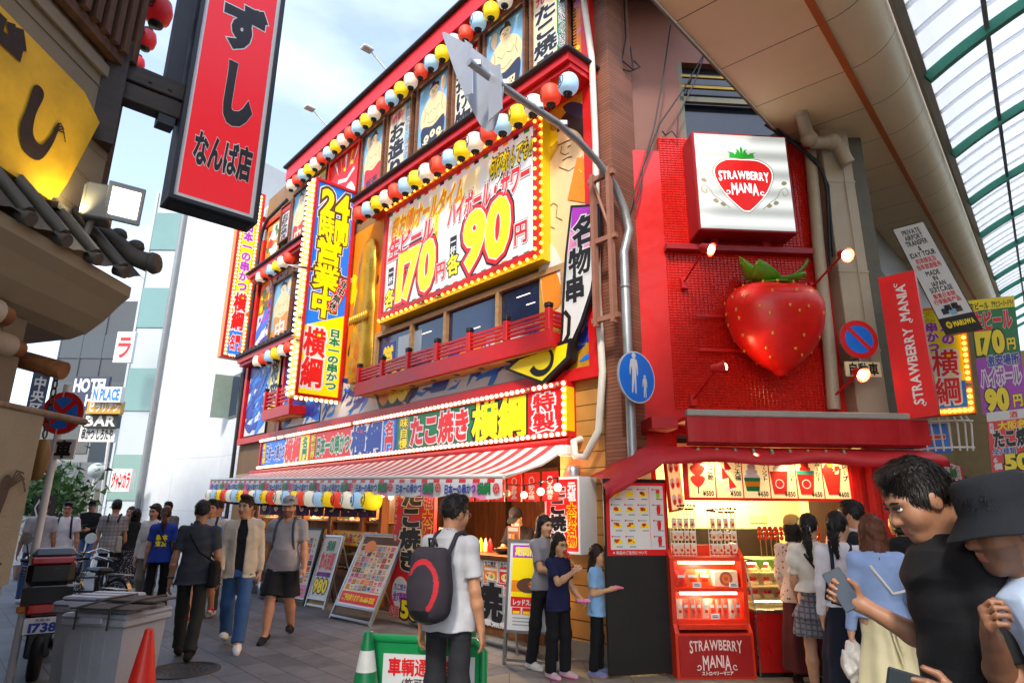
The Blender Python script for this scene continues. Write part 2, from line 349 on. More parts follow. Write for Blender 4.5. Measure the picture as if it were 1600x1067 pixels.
def sumo(m,x0,x1,z0,z1,y,apron=D_,bgc=SK,txt='',tc=C_,seed=0,rings=False):
    r=random.Random(seed); wd=x1-x0; h=z1-z0; X=lambda a:x0+wd*a; Z=lambda a:z0+h*a
    m.rect(x0,x1,z0,z1,y,bgc); m.rect(x0,x1,z0,Z(.2),y-.0006,GD)
    fl=1 if seed%2 else -1; f=lambda a:.5+fl*(a-.5)
    bd=smooth([(f(.42),.8),(f(.58),.8),(f(.8),.72),(f(.93),.58),(f(.9),.42),(f(.82),.36),(f(.18),.36),(f(.07),.46),(f(.1),.62),(f(.24),.74)])
    m.flat([(X(a),Z(b)) for a,b in bd],y-.0012,S_)
    m.flat([(X(a),Z(b)) for a,b in smooth([(f(.2),.74),(f(.12),.86),(f(.18),.95),(f(.28),.93),(f(.27),.8)])],y-.0014,S_)
    m.disc(X(f(.5)),Z(.85),wd*.15,y-.0020,S_,18,h*.075)
    m.flat([(X(a),Z(b)) for a,b in smooth([(f(.36),.87),(f(.37),.93),(f(.48),.955),(f(.5),.985),(f(.58),.97),(f(.62),.93),(f(.65),.88),(f(.56),.91),(f(.44),.91)])],y-.0026,I_)
    for a in (.44,.56): m.stroke([(X(f(a-.03)),Z(.862)),(X(f(a+.03)),Z(.858))],wd*.014,y-.0030,I_)
    m.stroke([(X(f(.46)),Z(.823)),(X(f(.55)),Z(.823))],wd*.014,y-.0030,I_)
    m.stroke([(X(f(.5)),Z(.855)),(X(f(.52)),Z(.838)),(X(f(.49)),Z(.836))],wd*.008,y-.0030,BR)
    for st in ([(.3,.62),(.42,.56),(.5,.6)],[(.55,.6),(.66,.56),(.74,.62)],[(.34,.45),(.5,.42),(.68,.46)],[(.2,.7),(.24,.6),(.2,.5)],[(.8,.68),(.77,.58),(.82,.5)]):
        m.stroke([(X(f(a)),Z(b)) for a,b in st],wd*.01,y-.0024,BR)
    ap=smooth([(f(.14),.42),(f(.5),.37),(f(.88),.42),(f(.84),.1),(f(.78),.03),(f(.22),.03),(f(.16),.1)])
    m.flat([(X(a),Z(b)) for a,b in ap],y-.0032,apron)
    if rings:
        for a in (.3,.5,.7): m.disc(X(a),Z(.27-abs(a-.5)*.12),wd*.085,y-.0038,C_,16); m.disc(X(a),Z(.27-abs(a-.5)*.12),wd*.03,y-.0042,apron,4)
        for q in (.19,.14,.1): m.stroke([(X(.17),Z(q+.02)),(X(.5),Z(q-.05)),(X(.83),Z(q+.02))],h*.018,y-.0038,C_)
    elif txt: m.text(txt,X(.22),X(.78),Z(.06),Z(.06)+min(h*.27,wd*.56/len(txt)*1.25),y-.0034,[(tc,.03)])
def waves(m,x0,x1,z0,z1,y,seed=1,n=9,cols=(B_,N_),base=W_):
    r=random.Random(seed); wd=x1-x0; h=z1-z0; m.rect(x0,x1,z0,z1,y,base); s=min(wd,h); k=0
    def inside(P): return [(min(max(a,x0+.003),x1-.003),min(max(b,z0+.003),z1-.003)) for a,b in P]
    for i in range(int(n*2.2)):
        cx=x0+wd*r.uniform(.06,.94); cz=z0+h*r.uniform(.06,.94); a=r.uniform(.08,.3)*s; t=r.uniform(-.5,.9); L=r.uniform(.9,1.8)
        P=[(-L,0),(-.3,.28),(.4,.3),(L*.95,.75),(.8,.1),(.3,-.2),(-.4,-.18)]
        P=smooth([(cx+a*(p*math.cos(t)-q*math.sin(t)),cz+a*(p*math.sin(t)+q*math.cos(t))) for p,q in P],3); k+=1
        m.flat(inside(P),y-.0006-.0002*k,cols[i%len(cols)])
        for j in range(5):
            px,pz=cx+a*r.uniform(-.2,1.3),cz+a*r.uniform(.3,1.1); q=a*r.uniform(.05,.13)
            if x0+q<px<x1-q and z0+q<pz<z1-q: m.disc(px,pz,q,y-.0036-.0001*j,cols[(i+j)%len(cols)],7)
def confetti(m,x0,x1,z0,z1,y,cols,n=14,seed=1,smin=.1,smax=.3):
    r=random.Random(seed); s=min(x1-x0,z1-z0); k=0
    for i in range(n):
        a=s*r.uniform(smin,smax); cx=r.uniform(x0+a,x1-a) if x1-x0>2*a else (x0+x1)/2; cz=r.uniform(z0+a,z1-a); k+=1
        P=smooth([(cx+a*r.uniform(.55,1)*math.cos(g),cz+a*r.uniform(.45,1)*math.sin(g)) for g in [2*math.pi*j/7 for j in range(7)]],3)
        P=[(min(max(p,x0),x1),min(max(q,z0),z1)) for p,q in P]
        m.flat(P,y-.0004*k-.0004,cols[i%len(cols)])
# ================================================================== restaurant building
Tb=fplace('restaurant_building','three storey skewer restaurant building covered in signs, lanterns and art panels','building',-5.5,0,0)
CLAD=brickmat('thin_brown_cladding','#8c5a44','#7c4e3a','#5a382a',3.,.045,.006,.6,.3)
YWOOD=woodmat('yellow_plank_wood','#c8924c','#a87434',(.6,1,7),2.); YPL=brickmat('yellow_wood_planks','#c08a48','#b07c3c','#5c3c1c',4.,.19,.008,.55,.4)
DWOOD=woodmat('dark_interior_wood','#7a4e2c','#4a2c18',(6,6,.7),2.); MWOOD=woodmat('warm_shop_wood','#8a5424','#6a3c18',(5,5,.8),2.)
UO=5.5   # building root is at u=-5.5
m=MB(); m.box(-6.3,4.6,.0,7.,2.42,10.3,0); m.box(4.6,6.02,.0,.5,2.42,10.3,0); m.box(-6.3,4.6,.3,7,10.3,10.62,0); m.box(5.3,6.25,.0,.5,.0,2.42,0); m.box(-6.3,-4.85,.0,7.,0,2.42,1)
m.build('wall',[mat('dull_facade_base','#8a6a4a',.7,var=.25,scale=1.5,grime=.3),mat('dark_wood_corner','#9a7040',.6,var=.2)],Tb)
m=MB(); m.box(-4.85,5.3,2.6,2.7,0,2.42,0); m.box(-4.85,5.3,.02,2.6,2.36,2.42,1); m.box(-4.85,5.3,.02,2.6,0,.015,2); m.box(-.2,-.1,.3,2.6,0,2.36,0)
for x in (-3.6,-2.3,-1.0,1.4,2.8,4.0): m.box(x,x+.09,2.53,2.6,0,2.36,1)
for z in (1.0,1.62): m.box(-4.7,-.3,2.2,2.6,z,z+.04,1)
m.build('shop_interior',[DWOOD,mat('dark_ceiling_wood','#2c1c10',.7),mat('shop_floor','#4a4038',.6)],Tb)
m=MB(); m.box(5.27,5.99,-.03,0,.17,3.22,0); m.build('plank_wall',[YPL],Tb)
m=MB(); m.box(5.26,6.0,-.06,.0,0,.17,0); m.build('plinth',mat('concrete_plinth','#8c867c',.8,bump=.3,grime=.3),Tb)
m=MB(); m.box(6.02,6.25,-.02,.5,2.42,10.6,0); m.box(6.0,6.3,-.02,.1,.17,2.42,0); m.build('brown_cladding',[CLAD],Tb)
m=MB()
m.box(5.86,6.02,-.12,0,3.3,10.3,0); m.box(-6.15,-6.0,-.12,0,3.3,8.9,0); m.box(-6.15,6.04,-.13,0,3.16,3.31,0); m.box(-4.22,6.05,-.36,.2,9.9,10.28,0); m.box(-6.2,-4.2,-.1,.1,9.3,9.42,0)
m.box(.98,1.1,-.1,0,4.9,7.3,0); m.box(-3.72,-3.6,-.1,0,3.3,5.5,0)
m.build('red_frame',[RED],Tb)
m=MB(); m.box(-4.3,6.1,-.44,.29,10.28,10.36,0,.02); m.build('roof_coping',[BLACK],Tb)
RTILE=mat('dark_roof_tile','#3a3236',.6)
for x0,x1,d,z in ((.25,6.05,.62,7.36),(-6.,-2.4,.42,7.62),(-6.,-2.4,.42,5.26)):
    m=MB(); m.box(x0,x1,-d,0,z,z+.13,0); m.box(x0+.02,x1-.02,-d+.06,0,z-.08,z,0); e_=m.build('red_eave',[RED],Tb)
    m=MB(); m.box(x0-.05,x1+.06,-d-.07,0,z+.13,z+.185,0,.015)
    if z<6:
        for i in range(14): m.cyl((x0+.05+i*.26,-d-.08,z+.19),(x0+.05+i*.26,0,z+.24),.05,seg=8)
    m.build('eave_roofing',[RTILE],e_)
m=MB(); m.tube([(-1.2,.1,10.62),(-1.2,-.1,10.75),(3.2,-.1,10.75)],.06,8,0); m.tube([(-1.2,.2,10.5),(-1.2,.2,10.62),(-1.3,.0,10.7)],.05,8,0); m.tube([(3.2,-.1,10.75),(3.35,.1,10.75),(3.35,.3,10.3)],.07,8,0)
m.build('roof_pipe',[GREYM],Tb)
m=MB(); m.box(-2.6,-2.1,.5,.9,10.3,11.4,0); m.box(-2.68,-2.02,.42,.98,11.4,11.5,0); m.build('roof_vent',[GREYM],Tb)
m=MB()  # left rain pipe
m.tube([(-6.28,-.12,0),(-6.28,-.12,8.9),(-6.2,-.12,9.25),(-5.9,-.12,9.5),(-4.6,-.12,9.6)],.05,8,0); m.build('rain_pipe',[DGREY],Tb)
m=MB()
for i in range(12): m.box(-6.2,-5.4,-.05,-.02,1.85+i*.045,1.875+i*.045,0)
m.box(-6.22,-5.38,-.02,0,1.8,2.42,0); m.build('louvre_vent',[mat('louvre_beige','#c0a880',.6)],Tb)
for i,(x,) in enumerate(((-2.2,),(.55,),)):                                       # lamps leaning out over the roof edge
    m=MB(); m.tube([(x,.1,10.4),(x-.1,-.6,10.95)],.018,6,0); m.box(x-.2,x+.0,-.8,-.56,10.93,10.99,1,.02); m.build('roof_flood_lamp',[WHITE,PWHITE],Tb)
# small box, conduit and cctv on the plank wall
m=MB(); m.box(5.3,5.5,-.16,-.03,2.66,2.98,0,.015); m.build('junction_box',[mat('box_beige','#c8c0a8',.5)],Tb)
m=MB(); m.tube([(5.93,-.1,10.),(5.9,-.12,9.),(6.08,-.16,7.6),(6.1,-.16,6.2),(6.06,-.16,4.2),(6.1,-.16,3.2),(6.05,-.2,2.5),(5.85,-.22,2.2),(5.68,-.2,2.22),(5.62,-.16,2.4),(5.62,-.03,2.44)],.045,10,0); m.build('white_conduit',[mat('conduit_ivory','#d8d2c4',.5,var=.08)],Tb)
m=MB(); m.lathe([(.0,-.13),(.06,-.12),(.085,-.04),(.085,.04),(.07,.09),(.0,.1)],14,(5.6,-.16,2.02)); m.build('wall_lamp',[mat('satin_metal','#a8acb0',.35,metal=.8)],Tb)
m=MB()  # pinkish steel sign bracket at the corner
PINKST=mat('pinkish_steel','#9c6a56',.6,var=.15)
for z in (3.75,4.75,5.6): m.box(6.1,6.5,-.34,-.28,z,z+.06,0)
m.box(6.14,6.19,-.36,-.28,3.7,5.7,0); m.box(6.4,6.45,-.36,-.28,3.7,5.7,0); m.tube([(6.16,-.3,5.6),(6.42,-.3,4.8)],.025,4,0); m.build('steel_bracket',[PINKST],Tb)
# ------------------------------------------------------------------ windows behind the balcony
Tw=fplace('sliding_window','wide beige framed sliding window with dark blue panes behind the red balcony','window',-2.45,4.2,.0)
m=MB(); x0,x1,z0,z1=-2.5,2.4,-.45,.52
m.box(x0,x1,-.1,0,z1,z1+.08,0); m.box(x0,x1,-.14,0,z0-.06,z0,0)
for x in (x0,x0+1.2,x0+2.2,x0+3.5,x1-.07): m.box(x,x+.07,-.1,0,z0,z1,0)
m.build('window_frame',[BEIGEW],Tw)
m=MB(); m.rect(x0,x1,z0,z1,-.03,0); g=m.build('pane',[GLASSD],Tw)
m=MB()
for a,b,z in ((-1.0,-.6,.3),(.3,.7,.1),(1.4,1.8,.36),(1.6,1.9,.2)): m.rect(a,b-.12,z,z+.009,-.035,0)  # thin glowing dashes drawn as light reflections on the panes
m.rect(-2.3,-1.85,-.4,.35,-.034,2); m.text('営業',-2.25,-1.9,-.3,.3,-.036,[(1,.05)],vert=True)
m.rect(-1.75,-1.0,-.44,.4,-.0335,3)
m.build('sticker_and_glint',[BULB,PYEL,PNAVY,mat('pale_blue_blind','#a8b8c8',.6)],g)
# ------------------------------------------------------------------ balconies
def balcony(label,u,z,wd,dp,posts,h=.42):
    T=fplace('balcony',label,'balcony',u,z,0)
    m=MB(); m.box(-wd/2,wd/2,-dp,0,-.19,0,0,.01); m.box(-wd/2-.01,wd/2+.01,-dp-.02,-dp+.03,-.21,.02,0); m.build('deck',[RED],T)
    m=MB(); m.box(-wd/2+.04,wd/2-.04,-dp+.05,0,-.215,-.195,0)
    for i in range(int(wd/.6)): m.lathe([(.0,-.005),(.05,-.005),(.05,0)],12,(-wd/2+.4+i*.6,-dp/2,-.215),1)
    m.build('soffit_board',[woodmat('pale_soffit_wood','#d89a50','#b87830',(1,6,6),2),BLACK],T)
    for i in range(posts):
        x=-wd/2+.05+(wd-.1)*i/(posts-1)
        m=MB(); m.box(x-.042,x+.042,-dp-.02,-dp+.065,.02,h+.05,0,.008); p=m.build('post',[RED],T)
        m=MB(); m.box(x-.047,x+.047,-dp-.025,-dp+.07,h+.051,h+.12,0,.012); m.build('post_cap',[BLACK],p)
    m=MB()
    for z2 in [h*k for k in (.26,.47,.68,.90)]:
        m.box(-wd/2+.05,wd/2-.05,-dp+.01,-dp+.05,z2,z2+.035,0)
        for x in (-wd/2,wd/2-.04): m.box(x,x+.04,-dp+.08,0,z2,z2+.035,0)
    m.build('rail',[RED],T); return T
balcony('long red wooden balcony with black post caps under the white drinks board',-2.55,3.80,4.98,.36,7,.27)
balcony('short red balcony behind the tall blue and yellow opening hours sign',-8.55,3.75,1.5,.42,3)
# ------------------------------------------------------------------ lanterns
LCOL=[('white','#f2e6cc'),('red','#f0462a'),('blue','#a8cce8'),('yellow','#ffd818')]
LM_=[]
for n,c in LCOL:
    M=mat('lantern_paper_'+n,c,.5,var=.04,emit=.14,ecol=c,noMIS=True); N,l,b=nodes_of(M)
    t=N.new('ShaderNodeTexCoord'); wv=N.new('ShaderNodeTexWave'); wv.bands_direction='Z'; wv.inputs['Scale'].default_value=22; l(t.outputs['Object'],wv.inputs[0])
    bp=N.new('ShaderNodeBump'); bp.inputs['Strength'].default_value=.35; bp.inputs['Distance'].default_value=.004; l(wv.outputs['Fac'],bp.inputs['Height']); l(bp.outputs[0],b.inputs['Normal']); LM_.append(M)
def lantern_proto(ci,ch,r,h,rot):
    T=thing('paper_lantern','x','lantern'); m=MB()
    pr=[(r*.45,-h)]+[(r*max(.45,math.cos(a)**.55),h*math.sin(a)) for a in [R(x) for x in (-72,-55,-36,-18,0,18,36,55,72)]]+[(r*.45,h)]
    m.lathe(pr,18,mi=0)
    o=len(m.v)
    q=MB(); q.text(ch,-r*.42,r*.42,-h*.42,h*.42,0,[(1,.03)])
    q.disc(0,0,r*.62,0,1,20,r0=.88)
    for i,(x,y,z) in enumerate(q.v): q.v[i]=(x,-math.sqrt(max(1e-6,(r*max(.45,math.cos(math.asin(min(.97,abs(z)/h)))**.55))**2-x*x))-.0015,z)
    q.mul(Matrix.Rotation(rot,4,'Z')); m.add(q.v,q.f,1)
    m.build('paper_shade',[LM_[ci],INK],T)
    m=MB(); m.lathe([(r*.46,h-.005),(r*.46,h+.018),(.0,h+.022)],12); m.cyl((0,0,h),(0,0,h+.09),.006,seg=5); m.build('top_cap',[BLACK],T)
    m=MB(); m.lathe([(.0,-h-.035),(r*.3,-h-.03),(r*.46,-h-.01),(r*.46,-h+.008)],12); 
    for k in range(6): m.ball((r*.3*math.cos(k),r*.3*math.sin(k),-h-.035),.014,0,6,4)
    m.build('bottom_ring',[BLACK],T); return T
ORD=['first','second','third','fourth','fifth','sixth','seventh','eighth','ninth','tenth']
_lp={}
def lantern_row(pts,group,where,cyc,r,h,rot,start=0,rz=None):
    cnt=[0]*4
    n=len(pts)
    for i,p in enumerate(pts):
        ci=cyc[(i+start)%4]; ch='横串綱名'[(i+start)%4]; k=(ci,r,h,rot,ch)
        if k not in _lp: _lp[k]=lantern_proto(ci,ch,r,h,rot); T=_lp[k]
        else: T=dup(_lp[k])
        T.location=p; q=random.uniform; T.rotation_euler=(R(q(-5,5)),R(q(-5,5)),(FA.rz if rz is None else rz)+R(q(-14,14))); T.scale=[q(.95,1.05)]*3
        T['label']='%s %s paper lantern from the left %s'%(ORD[min(cnt[ci],9)],LCOL[ci][0],where); T['group']=group; cnt[ci]+=1
lantern_row([FA.at(-9.35+.345*i,9.66+random.uniform(-.015,.015),.32) for i in range(28)],'lanterns along the roofline','in the row under the roof edge',(0,1,2,3),.142,.14,R(-35))
lantern_row([FA.at(-5.03+.325*i,7.16-.008*i,.56) for i in range(18)],'lanterns along the middle eave','in the row under the middle eave',(1,2,3,0),.142,.14,R(-35))
lantern_row([FA.at(-10.75+.36*i,7.5,.34) for i in range(6)],'lanterns under the small upper left eave','under the small upper left eave',(0,1,2,3),.14,.14,R(-35))
lantern_row([FA.at(-10.2+.37*i,5.12,.34) for i in range(6)],'lanterns under the small lower left eave','under the small lower left eave',(0,1,2,3),.14,.14,R(-35))
lantern_row([FA.at(-10.3+.325*i,1.875-.0075*i,.98) for i in range(23)],'lanterns hanging from the striped awning','hanging from the striped awning',(0,2,3,1),.155,.125,R(-20))
# ------------------------------------------------------------------ upper row of framed panels
def framed(name,label,px,z0,z1,draw,out=.05,frame=WD,fw=.05,cat='art panel',dp=.08,grp='framed panels in the top row'):
    'px: left and right photo columns read at the panel middle height'
    u0,u1=px; u=(u0+u1)/2; wd=u1-u0; h=z1-z0
    T=fplace(name,label,cat,u,z0,out,grp)
    m=MB(); a=wd/2
    m.box(-a,a,-.02,0,0,h,frame); m.box(-a,-a+fw,-dp,-.02,0,h,frame); m.box(a-fw,a,-dp,-.02,0,h,frame); m.box(-a+fw,a-fw,-dp,-.02,h-fw,h,frame); m.box(-a+fw,a-fw,-dp,-.02,0,fw,frame)
    m.build('frame',PAL,T)
    m=MB(); draw(m,-a+fw,a-fw,fw,h-fw,-.024); m.build('print',PAL,T); return T
def textpanel(main,side,head,bg=C_,sc=K_,mc=I_,hc=R_):
    def d(m,x0,x1,z0,z1,y):
        w=x1-x0; h=z1-z0; m.rect(x0,x1,z0,z1,y,bg); m.rect(x1-w*.3,x1,z0,z1,y-.001,sc)
        m.text(side,x1-w*.25,x1-w*.05,z0+h*.08,z1-h*.05,y-.002,[(W_,.07),(I_,.0)],vert=True)
        m.text(head,x0+w*.08,x0+w*.62,z1-h*.17,z1-h*.05,y-.002,[(W_,.1),(hc,.03)])
        m.text(main,x0+w*.03,x0+w*.68,z0+h*.03,z1-h*.2,y-.002,[(W_,.1),(mc,.055)],vert=True)
    return d
ZT0,ZT1=7.9,9.92
framed('framed_sign','cream okonomiyaki panel with pink side strip in the top row',(-10.45,-9.75),ZT0+.5,9.5,textpanel('お好み焼き','直前の鉄板で焼く一品','名物',W_,K_),cat='sign')
framed('art_panel','small sumo panel on blue nearest the left end of the top row',(-9.7,-8.8),ZT0,9.6,lambda m,*a:sumo(m,*a,apron=R_,txt='中',seed=2))
framed('framed_sign','cream doteyaki panel with yellow side strip in the top row',(-8.7,-7.75),ZT0,9.66,textpanel('どて焼','横綱の名物一品','名物',C_,Y_),cat='sign')
def redfabric(m,x0,x1,z0,z1,y):
    m.rect(x0,x1,z0,z1,y,R_); h=z1-z0; w=x1-x0
    for i in range(5): m.flat([(x0+w*(.1+.2*i),z1-.02),(x0+w*(.18+.2*i),z1-.02),(x0+w*(.3+.12*i),z0+h*.72)],y-.001,O_ if i%2 else W_)
    m.stroke(smooth([(x0+w*.2,z0+h*.1),(x0+w*.35,z0+h*.5),(x0+w*.5,z0+h*.3),(x0+w*.75,z0+h*.42),(x0+w*.9,z0+h*.1)],4)[:-4],w*.12,y-.0015,W_)
    m.stroke([(x0+w*.3,z0+h*.62),(x0+w*.6,z0+h*.55),(x0+w*.85,z0+h*.66)],w*.07,y-.002,W_); confetti(m,x0+w*.1,x1-w*.1,z0+h*.66,z0+h*.82,y-.002,[O_,Y_],5,3)
framed('art_panel','bright red panel with white strokes and orange rays in the top row',(-7.65,-6.15),ZT0,9.6,redfabric,frame=RP)
framed('art_panel','sumo panel with red apron lettered in navy in the top row',(-6.05,-5.1),ZT0+.05,9.6,lambda m,*a:sumo(m,*a,apron=R_,txt='熊荒',tc=D_,seed=1))
framed('framed_sign','cream sashimi panel with blue side strip in the top row',(-5.0,-4.05),ZT0+.02,9.62,textpanel('お造り','鮮度抜群・産地直送','新鮮',C_,SK),cat='sign')
framed('art_panel','sumo panel with navy apron of white rings in the top row',(-3.9,-2.82),ZT0,9.62,lambda m,*a:sumo(m,*a,apron=D_,seed=4,rings=True))
framed('framed_sign','cream deep fried panel with red side strip behind the arrow boards',(-2.72,-1.95),ZT0,9.62,textpanel('揚げ物','出来たて熱々を','揚',C_,R_),cat='sign')
framed('art_panel','sumo panel with dark apron lettered in white nearest the corner of the top row',(-1.86,-.8),ZT0,9.6,lambda m,*a:sumo(m,*a,apron=D_,txt='ヶ照',tc=C_,seed=3))
framed('framed_sign','cream takoyaki panel with green side strip nearest the corner of the top row',(-.7,.12),ZT0,9.62,textpanel('たこ焼き','さ横綱級の逸品','元祖',C_,G_),cat='sign')
def flowers(m,x0,x1,z0,z1,y):
    m.rect(x0,x1,z0,z1,y,O_); confetti(m,x0,x1,z0,z1,y,[Y_,O_,K_],14,5,.2,.5)
T=fplace('art_panel','orange and pink flower strip beside the red corner frame at the top','art panel',.24,ZT0,.02); m=MB(); flowers(m,-.1,.11,0,1.9,-.01); m.build('print',PAL,T)
# dark louvre gaps between the framed panels
T=fplace('louvre_screen','dark slatted screen showing between the framed panels of the top row','screen',-4.3,ZT0,.0); m=MB()
for i in range(34): m.box(-5.4,4.5,-.03,-.005,.02+i*.055,.05+i*.055,0)
m.build('slats',[BLACK],T)
# ------------------------------------------------------------------ left column of art panels
def flat_art(label,u0,u1,z0,z1,draw,out=.03,cat='art panel',grp='art panels of the left column'):
    T=fplace('art_panel',label,cat,(u0+u1)/2,z0,out,grp); m=MB(); a=(u1-u0)/2; m.box(-a,a,-.02,.02,0,z1-z0,BK); draw(m,-a+.02,a-.02,.02,z1-z0-.02,-.022); m.build('print',PAL,T); return T
def leaves(seed,cols,bg=O_):
    def d(m,x0,x1,z0,z1,y): m.rect(x0,x1,z0,z1,y,bg); confetti(m,x0,x1,z0,z1,y,cols,26,seed,.12,.34)
    return d
flat_art('orange art panel with white and green leaf shapes at the top left corner',-11.45,-10.5,7.9,9.28,leaves(3,[W_,G_,O_,W_,R_,G_,W_]))
flat_art('narrow leaf art panel below the upper left eave',-11.45,-10.6,6.6,7.6,leaves(8,[G_,W_,O_,Y_,R_]))
flat_art('white art panel with purple lettering and blue wave dots',-11.45,-9.0,5.45,7.55,lambda m,x0,x1,z0,z1,y:(waves(m,x0,x1,z0,z1,y,4,8,(PAL.index(PPURP),B_,N_)),m.text('千石',x0+.9,x0+1.5,z0+.3,z1-.5,y-.006,[(W_,.1),(N_,.04)],vert=True)))
framed('art_panel','small framed sumo panel with brown apron in the left column',(-10.3,-9.05),5.55,7.25,lambda m,*a:sumo(m,*a,apron=O_,txt='中',tc=W_,seed=6),out=.08,grp='art panels of the left column')
flat_art('blue wave art panel at the lower left corner',-11.45,-10.05,3.35,5.25,lambda m,*a:waves(m,*a,seed=11,n=26))
flat_art('yellow panel with black brush lettering beside the blue waves',-10.0,-9.4,3.9,5.25,lambda m,x0,x1,z0,z1,y:(m.rect(x0,x1,z0,z1,y,Y_),m.text('将来',x0+.05,x1-.05,z0+.1,z1-.1,y-.002,[(W_,.1),(I_,.05)],vert=True)),out=.06,cat='sign')
flat_art('white and blue wave art panel behind the short balcony',-9.35,-7.1,3.35,5.25,lambda m,*a:waves(m,*a,seed=15,n=20))
# ------------------------------------------------------------------ gold figure, orange ground, sumo portrait, lower waves
T=fplace('art_panel','orange and brown background panel left of the white drinks board','art panel',-5.75,4.0,.0); m=MB(); m.box(-.85,.85,-.02,0,0,3.3,O_); confetti(m,-.8,.8,.1,3.2,-.021,[BR,O_,R_,Y_],10,6,.15,.3); m.build('print',PAL,T)
GOLD=mat('gilded_relief','#d8a83c',.3,metal=.75,var=.2,scale=3)
T=fplace('gold_relief','tall rounded gilded relief left of the white drinks board','relief',-5.45,3.95,.02)
m=MB(); m.lathe([(.0,0),(.42,.02),(.46,.3),(.44,.8),(.40,1.2),(.43,1.45),(.36,1.75),(.33,1.95),(.36,2.15),(.34,2.45),(.28,2.75),(.15,2.95),(.0,3.02)],20,(0,-.04,0),0,sy=.35)
for i in range(9): m.ball((-.32+i*.08,-.2,1.25),(.035,.03,.1),0,8,6)
m.build('gilded_body',[GOLD],T)
T=fplace('art_panel','large wrestler portrait holding an orange skewer beside the red corner frame','art panel',.0,4.3,.04); m=MB()
f=lambda px,py:(lambda q:(q[0]-0.,q[1]-4.3))(FA.uz(px,py,.06))
m.box(-.56,.5,-.02,0,-1.,3.1,GD)
confetti(m,-.5,.45,2.3,3.05,-.021,[Y_,GD,O_],8,9,.2,.4)
pp=lambda L,y,c,n=3:m.flat([(min(max(a,-.56),.44),b) for a,b in smooth([f(*q) for q in L],n)],y,c)
pp([(846,300),(873,232),(925,150),(935,330),(940,470),(850,475)],-.030,S_)
pp([(872,205),(880,190),(900,178),(925,190),(930,240),(922,262),(905,290),(888,270),(876,240)],-.033,S_)
pp([(871,208),(878,186),(895,170),(920,165),(932,200),(926,240),(914,222),(904,207),(885,200)],-.035,I_)
pp([(880,170),(895,160),(918,168),(925,185),(900,184)],-.036,D_)
for L,wd in (([(873,228),(878,226),(886,222),(894,219)],.02),([(888,231),(893,228)],.02),([(879,230),(877,240),(884,243),(890,240)],.012),([(880,252),(888,247),(895,246)],.018),([(874,262),(890,268),(902,260),(912,245)],.012),([(852,330),(866,318),(872,322),(870,340),(880,345)],.012),([(855,352),(868,358)],.01),([(905,300),(930,292)],.012),([(852,420),(862,432)],.012)): m.stroke([f(*q) for q in L],wd,-.037,BR)
m.flat([f(*q) for q in ((903,247),(930,250),(918,318),(888,313))],-.040,O_)
confetti(m,*(lambda a,b:(a[0]+.03,b[0]-.03,b[1]+.1,a[1]-.1))(f(900,255),f(918,310)),-.0402,[GD,O_,Y_],8,4,.06,.14)
pp([(850,385),(870,390),(885,440),(870,480),(850,470)],-.0385,W_)
pp([(848,430),(868,420),(880,470),(855,485)],-.039,O_)
m.build('print',PAL,T)
T=fplace('art_panel','strip of blue and white painted waves with peppers above the shop sign','art panel',-3.2,3.33,.02); m=MB(); m.box(-3.9,3.65,-.02,0,0,.82,GY)
waves(m,-3.88,-1.4,.02,.8,-.022,21,16); waves(m,-1.35,3.63,.02,.8,-.022,23,26,base=W_)
m.flat([(-1.5,.02),(-.75,.02),(-.2,.7),(-1.9,.7)],-.034,BK); 
for x,c,c2 in ((-1.35,R_,O_),(-1.05,O_,Y_),(-.75,LM,Y_)): m.disc(x,.36,.2,-.036,c2,16,.3); m.disc(x,.42,.12,-.037,c,14,.2)
m.stroke([(-.62,.03),(.1,.75)],.12,-.037,BR); m.flat([(.1,.1),(.6,.7),(1.0,.75),(.5,.1)],-.0345,N_); m.flat(smooth([(.75,.55),(1.2,.8),(1.5,.78),(1.35,.6),(.95,.45)]),-.036,O_)
m.build('print',PAL,T)
T=fplace('art_panel','painted blue wave on yellow with a pink blossom beside the corner frame','art panel',.2,3.33,.035); m=MB(); m.box(-.5,.3,-.02,0,0,1.9,O_); waves(m,-.48,.28,.02,.95,-.022,31,18)
for k in range(5): g=R(72*k+10); m.flat(smooth([(.12,1.45),(.12+.13*math.cos(g-.4),1.45+.2*math.sin(g-.4)),(.12+.17*math.cos(g),1.45+.27*math.sin(g)),(.12+.13*math.cos(g+.4),1.45+.2*math.sin(g+.4))]),-.024-.0004*k,K_)
m.build('print',PAL,T)
